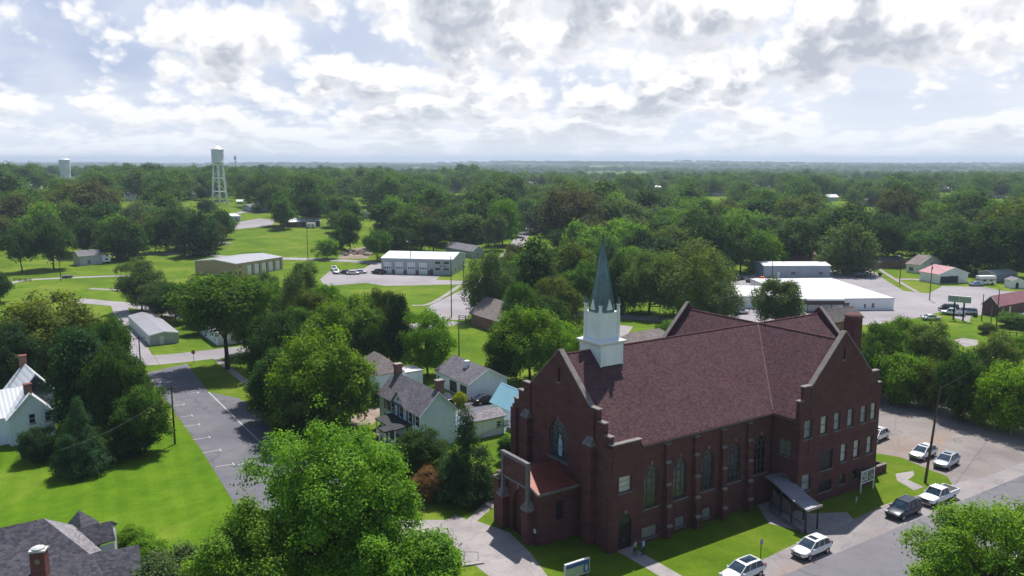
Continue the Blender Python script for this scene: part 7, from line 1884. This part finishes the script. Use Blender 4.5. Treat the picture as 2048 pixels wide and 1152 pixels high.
# lawn trees far left and middle distance, each by itself
for a in [
 (45, 455, 545, 75, 'mid_spread0', 'dark', 'dark spreading tree on the lawn at the left edge'),
 (108, 440, 538, 85, 'mid_round0', 'dark', 'dark round lawn tree left of the grey cottage'),
 (240, 422, 520, 92, 'mid_round1', 'dark', 'round dark lawn tree right of the grey cottage'),
 (175, 430, 512, 85, 'mid_round2', 'dark', 'dark tree directly behind the grey cottage'),
 (310, 420, 505, 55, 'mid_round3', 'mid', 'green tree behind the upper drive'),
 (352, 412, 503, 68, 'mid_round0', 'dark', 'dark tree left of the two trunked tree by the tan building'),
 (396, 412, 512, 85, 'mid_round1', 'pine', 'large dark tree above the tan building left end'),
 (445, 430, 478, 60, 'mid_round2', 'mid', 'rounded trees at the meadow edge below the water tower'),
 (0, 540, 605, 60, 'mid_round2', 'dark', 'dark tree at the left edge by the bend of the park drive'),
 (568, 390, 458, 46, 'mid_tall0', 'mid', 'tall green tree standing alone at the meadow top'),
 (655, 470, 518, 50, 'mid_round3', 'lime', 'bright round tree at the meadow edge by the rubble'),
 (755, 458, 522, 60, 'mid_round0', 'mid', 'dense round tree left of the fire station'),
 (700, 415, 500, 45, 'mid_tall1', 'mid', 'slim tree at the far end of the meadow'),
 (675, 450, 505, 40, 'mid_round1', 'dark', 'dark tree beside the bright round one'),
 (867, 435, 503, 70, 'mid_round2', 'dark', 'dark round tree behind the fire station'),
 (912, 432, 480, 36, 'mid_tall0', 'yellow', 'bright yellow tree near the pale blue house'),
 (1005, 385, 490, 70, 'mid_round3', 'bright', 'tall bright topped tree left of the uphill road'),
 (990, 425, 500, 50, 'mid_round0', 'grey', 'grey blue tree in front of the tall bright one'),
 (820, 400, 500, 90, 'mid_round1', 'mid', 'broad green tree behind the station lamp pole'),
 (770, 395, 495, 70, 'mid_tall1', 'dark', 'dark tall tree left of the station lamp pole'),
 (1140, 375, 500, 130, 'mid_round2', 'brown', 'very large brownish green tree above the spire'),
 (1222, 405, 475, 60, 'mid_round0', 'bright', 'bright round tree right of the very large brownish one'),
 (1250, 440, 520, 110, 'mid_spread0', 'lime', 'wide yellow topped thicket behind the spire tip'),
 (1300, 380, 455, 85, 'mid_round1', 'mid', 'domed green tree in the middle distance'),
 (1345, 405, 500, 80, 'mid_round3', 'bright', 'light topped tree right of the domed one'),
 (1420, 425, 540, 100, 'mid_round2', 'dark', 'dark tree left of the blue grey trailer'),
 (1480, 440, 545, 95, 'mid_round0', 'mid', 'green tree above the scrap row'),
 (1530, 455, 538, 80, 'mid_round1', 'bright', 'bright rounded tree over the blue grey trailer'),
 (1600, 425, 502, 80, 'mid_round3', 'bright', 'light green tree above the pink roof'),
 (1690, 432, 548, 105, 'mid_round1', 'grey', 'large grey green tree by the dark van'),
 (1770, 440, 530, 80, 'mid_round2', 'dark', 'dark tree above the dark cabin'),
 (1840, 460, 520, 80, 'mid_round0', 'mid', 'green tree right above the white bungalow'),
 (1790, 365, 480, 95, 'mid_round3', 'brown', 'very dark brownish tree on the right skyline'),
 (1905, 425, 540, 130, 'mid_round1', 'dark', 'dark wide tree above the white garage'),
 (1985, 430, 552, 130, 'mid_round2', 'dark', 'dark wide tree above the camper'),
 (2055, 420, 560, 120, 'mid_round0', 'dark', 'dark wide tree at the right edge above the sheds'),
 (1640, 430, 500, 70, 'mid_round0', 'mid', 'green tree left of the large grey green one'),
 (1860, 400, 470, 90, 'mid_round2', 'bright', 'bright rounded tree on the right slope'),
 (515, 408, 425, 30, 'mid_spread0', 'dark', 'clipped round hedge tree by the gravel pad'),
 (415, 395, 425, 38, 'mid_round1', 'dark', 'dark tree left of the water tower'),
 (403, 372, 400, 30, 'mid_round0', 'dark', 'tall dark tree beyond the water tower, on its left'),
 (620, 385, 450, 60, 'mid_round2', 'dark', 'dark tree behind the ranch house roof'),
 (530, 345, 415, 85, 'mid_round3', 'dark', 'broad dark tree right of the water tower'),
]: T(*a[:6], a[6], cat='shrub' if 'shrub' in a[6] and a[3] == a[3] and str(a[4]).endswith('bush0') else 'tree')
# ---- the town forest: trees set by themselves over the land between the clearings
def inpoly(x, y, p):
    c = False; j = len(p) - 1
    for i in range(len(p)):
        if (p[i][1] > y) != (p[j][1] > y) and x < (p[j][0] - p[i][0]) * (y - p[i][1]) / (p[j][1] - p[i][1]) + p[i][0]: c = not c
        j = i
    return c
CLEAR = [  # open ground, in photo outline: lawns, lots, roads
 [(-80, 620), (-80, 498), (150, 505), (250, 500), (320, 498), (440, 500), (440, 470), (470, 450), (470, 395), (530, 405), (548, 440), (560, 458), (660, 452), (650, 480), (690, 470), (745, 490), (760, 520), (960, 522), (975, 500), (1030, 480), (1070, 440), (1085, 445), (1060, 490), (1010, 560), (975, 600), (940, 660), (830, 660), (700, 575), (600, 580), (300, 610)],
 [(1440, 530), (1720, 540), (1700, 515), (1700, 480), (1735, 480), (1770, 520), (2110, 548), (2110, 700), (1440, 660)],
 [(1215, 625), (1480, 640), (1480, 700), (1215, 700)],
 [(1050, 618), (1340, 628), (1340, 640), (1050, 640)],
]
ZONES = [  # (name of the landmark, x0, x1, y0, y1 in the photo)
 ('in the wood above the left lawn', -100, 210, 380, 520), ('in the wood behind the round lawn trees', 210, 420, 380, 500),
 ('behind the water tower', 420, 620, 300, 420), ('on the skyline left of the water tower', 210, 420, 300, 380), ('on the skyline by the standpipe', -100, 210, 300, 380),
 ('above the ranch house', 560, 740, 380, 450), ('on the skyline above the ranch house', 620, 780, 300, 390),
 ('behind the fire station', 740, 960, 390, 500), ('on the skyline above the fire station', 780, 980, 300, 400),
 ('along the uphill road', 960, 1100, 380, 520), ('on the skyline above the uphill road', 980, 1110, 300, 385),
 ('above the green spire', 1100, 1260, 380, 520), ('on the skyline above the spire', 1110, 1260, 300, 385),
 ('above the far church gable', 1260, 1440, 380, 560), ('on the skyline above the far gable', 1260, 1440, 300, 385),
 ('above the blue grey trailer', 1440, 1620, 380, 560), ('on the skyline above the trailer', 1440, 1620, 300, 385),
 ('above the north road', 1620, 1780, 380, 560), ('on the skyline above the north road', 1620, 1780, 300, 385),
 ('above the white bungalow', 1780, 1920, 380, 560), ('on the skyline above the bungalow', 1780, 1920, 300, 385),
 ('above the camper', 1920, 2150, 380, 560), ('on the skyline above the camper', 1920, 2150, 300, 385),
]
KEEP = [(414, 290, 470, 405), (385, 398, 528, 424), (578, 433, 650, 456), (738, 396, 768, 440), (1042, 428, 1090, 480), (1568, 504, 1645, 536), (117, 318, 150, 354), (1736, 480, 1757, 500), (466, 436, 560, 458),
 (890, 470, 966, 505), (640, 518, 770, 562), (762, 503, 935, 562), (391, 503, 570, 545), (820, 560, 935, 625), (1700, 515, 1760, 552), (1812, 512, 1885, 545), (400, 425, 640, 500), (148, 503, 205, 528), (1520, 524, 1660, 550)]
KEEP += [(x - 4, y - 12, x + 28, y + 3) for x, y in ((250, 402), (378, 398), (688, 392), (905, 384), (1062, 372), (1195, 370), (1302, 380), (1424, 392), (1515, 378), (1655, 402), (1732, 412), (1880, 384), (1985, 396), (60, 380))]
def blocks(a, b, Z, r, h):
    x0, x1 = a - r * FPX / Z, a + r * FPX / Z; y0 = b - h * FPX / Z
    for (p, q, u_, v_) in KEEP:
        if b > v_ - 2 and x1 > p and x0 < u_ and y0 < v_: return True
    return False
cands = []
frng = random.Random(5)
yy = 250.0
grid = {}
def near(x, y, r):
    for i in range(int((x - 30) // 26), int((x + 30) // 26) + 1):
        for j in range(int((y - 30) // 26), int((y + 30) // 26) + 1):
            for (a, b, c) in grid.get((i, j), ()):
                if (a - x) ** 2 + (b - y) ** 2 < ((r + c) * 0.80) ** 2: return True
    return False
for t_ in TPOS: grid.setdefault((int(t_[0] // 26), int(t_[1] // 26)), []).append(t_)
auto, mass = [], []
for k in range(40000):
    Y = 250 + (frng.random() ** 0.75) * 1050
    X = frng.uniform(-0.68, 0.68) * Y
    z = terr(X, Y); a, b, Z = proj((X, Y, z))
    if not (-90 < a < 2140): continue
    if any(inpoly(a, b, p) for p in CLEAR): continue
    r = frng.uniform(6.0, 11.5) * (1.0 if Y > 330 else 0.6) * (1.25 if Y > 450 else 1.0)
    if blocks(a, b, Z, r, r * 1.9): continue
    if near(X, Y, r): continue
    grid.setdefault((int(X // 26), int(Y // 26)), []).append((X, Y, r))
    auto.append((Z, X, Y, r, a, b))
auto.sort()
def covered_top(a, b, Z, h): return b - h * FPX / Z
front = auto[:255 - 0]
rest = auto[255:]
kinds = [('round', 'mid'), ('round', 'dark'), ('round', 'dark'), ('round', 'bright'), ('tall', 'dark'), ('round', 'olive'), ('round', 'grey'), ('tall', 'mid'), ('round', 'brown')]
byzone = {}
for (Z, X, Y, r, a, b) in front:
    h = clamp_h(X, Y, r * frng.uniform(1.7, 2.5)); ytop = b - h * FPX / Z * 0.7
    zn = None
    for q in ZONES:
        if q[1] <= a < q[2] and q[3] <= ytop < q[4]: zn = q[0]; break
    if zn is None: zn = 'in the middle distance %s the spire' % ('left of' if a < 1205 else 'right of')
    byzone.setdefault(zn, []).append((a, Z, X, Y, r, h, frng.choice(kinds)))
ORD = ['leftmost', 'second', 'third', 'fourth', 'fifth', 'sixth', 'seventh', 'eighth', 'ninth', 'tenth', 'eleventh', 'twelfth', 'thirteenth', 'fourteenth', 'fifteenth', 'sixteenth', 'seventeenth', 'eighteenth', 'nineteenth', 'twentieth',
       'twenty-first', 'twenty-second', 'twenty-third', 'twenty-fourth', 'twenty-fifth', 'twenty-sixth', 'twenty-seventh', 'twenty-eighth', 'twenty-ninth', 'thirtieth'] + ['thirty-%s' % q for q in ('first', 'second', 'third', 'fourth', 'fifth', 'sixth', 'seventh', 'eighth', 'ninth')]
TW = {'mid': 'green', 'dark': 'dark green', 'bright': 'bright green', 'olive': 'olive', 'grey': 'grey green', 'brown': 'brownish'}
for zn, L_ in byzone.items():
    L_.sort()
    for i, (a, Z, X, Y, r, h, (kd, tn)) in enumerate(L_):
        pre = 'far_' if Z > 330 else 'mid_'
        n = {'far_round': 5, 'far_tall': 2, 'mid_round': 4, 'mid_tall': 2}[pre + kd]
        key = pre + kd + str(frng.randrange(n))
        o = ORD[i] if i < len(ORD) else 'last'
        lab = '%s %s tree, %s%s %s' % ('broad' if kd == 'round' else 'narrow', TW[tn], o, '' if i == 0 else ' from left', zn)
        put_tree(Vector((X, Y, terr(X, Y) - 0.3)), h, 2.15 * r * (0.8 if kd == 'tall' else 1), key, tn, lab, 'trees of the town wood', split=False)
# everything farther reads as one wood
def merged(name, items, keys, mats, label, sub=1.0):
    Vs, Is = [], []
    for (X, Y, r, h, sd) in items:
        V, C, w, R_ = TPL[keys[sd % len(keys)]]
        rg = np.random.default_rng(sd)
        n = int(len(V) * sub * (1.0 if Y < 900 else 0.40 if Y < 2000 else 0.10)); idx = rg.choice(len(V), size=n, replace=False)
        v = V[idx].copy(); c = v.mean(axis=1, keepdims=True)
        grow = 1.0 if Y < 900 else (1.45 if Y < 2000 else 2.6)
        v = c + (v - c) * grow
        a = rg.uniform(0, 6.28); ca, sa = math.cos(a), math.sin(a)
        x, y = v[..., 0] * ca - v[..., 1] * sa, v[..., 0] * sa + v[..., 1] * ca
        s = r / R_
        Vs.append(np.stack([x * s + X, y * s + Y, v[..., 2] * h + terr(X, Y) - 0.5], axis=-1))
    V = np.concatenate(Vs); me = quads_mesh(name, V, mats)
    o = link(bpy.data.objects.new(name, me)); o.color = (0.066, 0.132, 0.034, 1); tag(o, label, 'wood', kind='stuff'); return o
LEAFN['leaf_far'] = 0.035
leaf_f = leafmat('leaf_far', True)
its = [(X, Y, r, clamp_h(X, Y, r * frng.uniform(1.7, 2.4)), frng.randrange(10 ** 6)) for (Z, X, Y, r, a, b) in rest]
merged('distant_woodland', its, ['far_round0', 'far_round1', 'far_round2', 'far_round3', 'far_round4', 'far_tall0'], [leaf_f], 'mass of green tree crowns filling the far side of the town', 0.55)
its = []
for k in range(5200):
    Y = 1300 + (frng.random() ** 1.5) * 6500; X = frng.uniform(-0.70, 0.70) * Y
    g_ = math.sin(X / 330.0 + Y / 510.0) + math.sin(X / 170.0 - Y / 260.0 + 1.3) * 0.7
    if Y > 1500 and g_ < 0.1: continue
    s = 1.0 + (Y - 1300) / 2600.0
    its.append((X, Y, frng.uniform(6, 11) * s, frng.uniform(11, 17) * (1 + 0.1 * s), frng.randrange(10 ** 6)))
merged('horizon_woodland', its, ['far_round0', 'far_round1', 'far_round2', 'far_round3'], [leaf_f], 'blue green belts of woodland over the far countryside', 0.5)
print('TREES', NTREE, 'rest', len(rest), 'far', len(its))

# ------------------------------------------------------------ haze over the whole land
m, nt, b = nmat('haze_air'); nt.nodes.remove(b)
vol = node(nt, 'ShaderNodeVolumePrincipled'); vol.inputs['Color'].default_value = (0.66, 0.80, 1.0, 1); vol.inputs['Density'].default_value = 0.000125
vol.inputs['Anisotropy'].default_value = 0.2
nt.links.new(vol.outputs[0], nt.nodes['Material Output'].inputs['Volume'])
mb = MB(); mb.b2(-12600, 12600, -120, 14600, -1.0, 92.0)
hz_ = mb.bld('haze', m, None); tag(hz_, 'pale blue summer haze over the town', 'haze', kind='stuff')
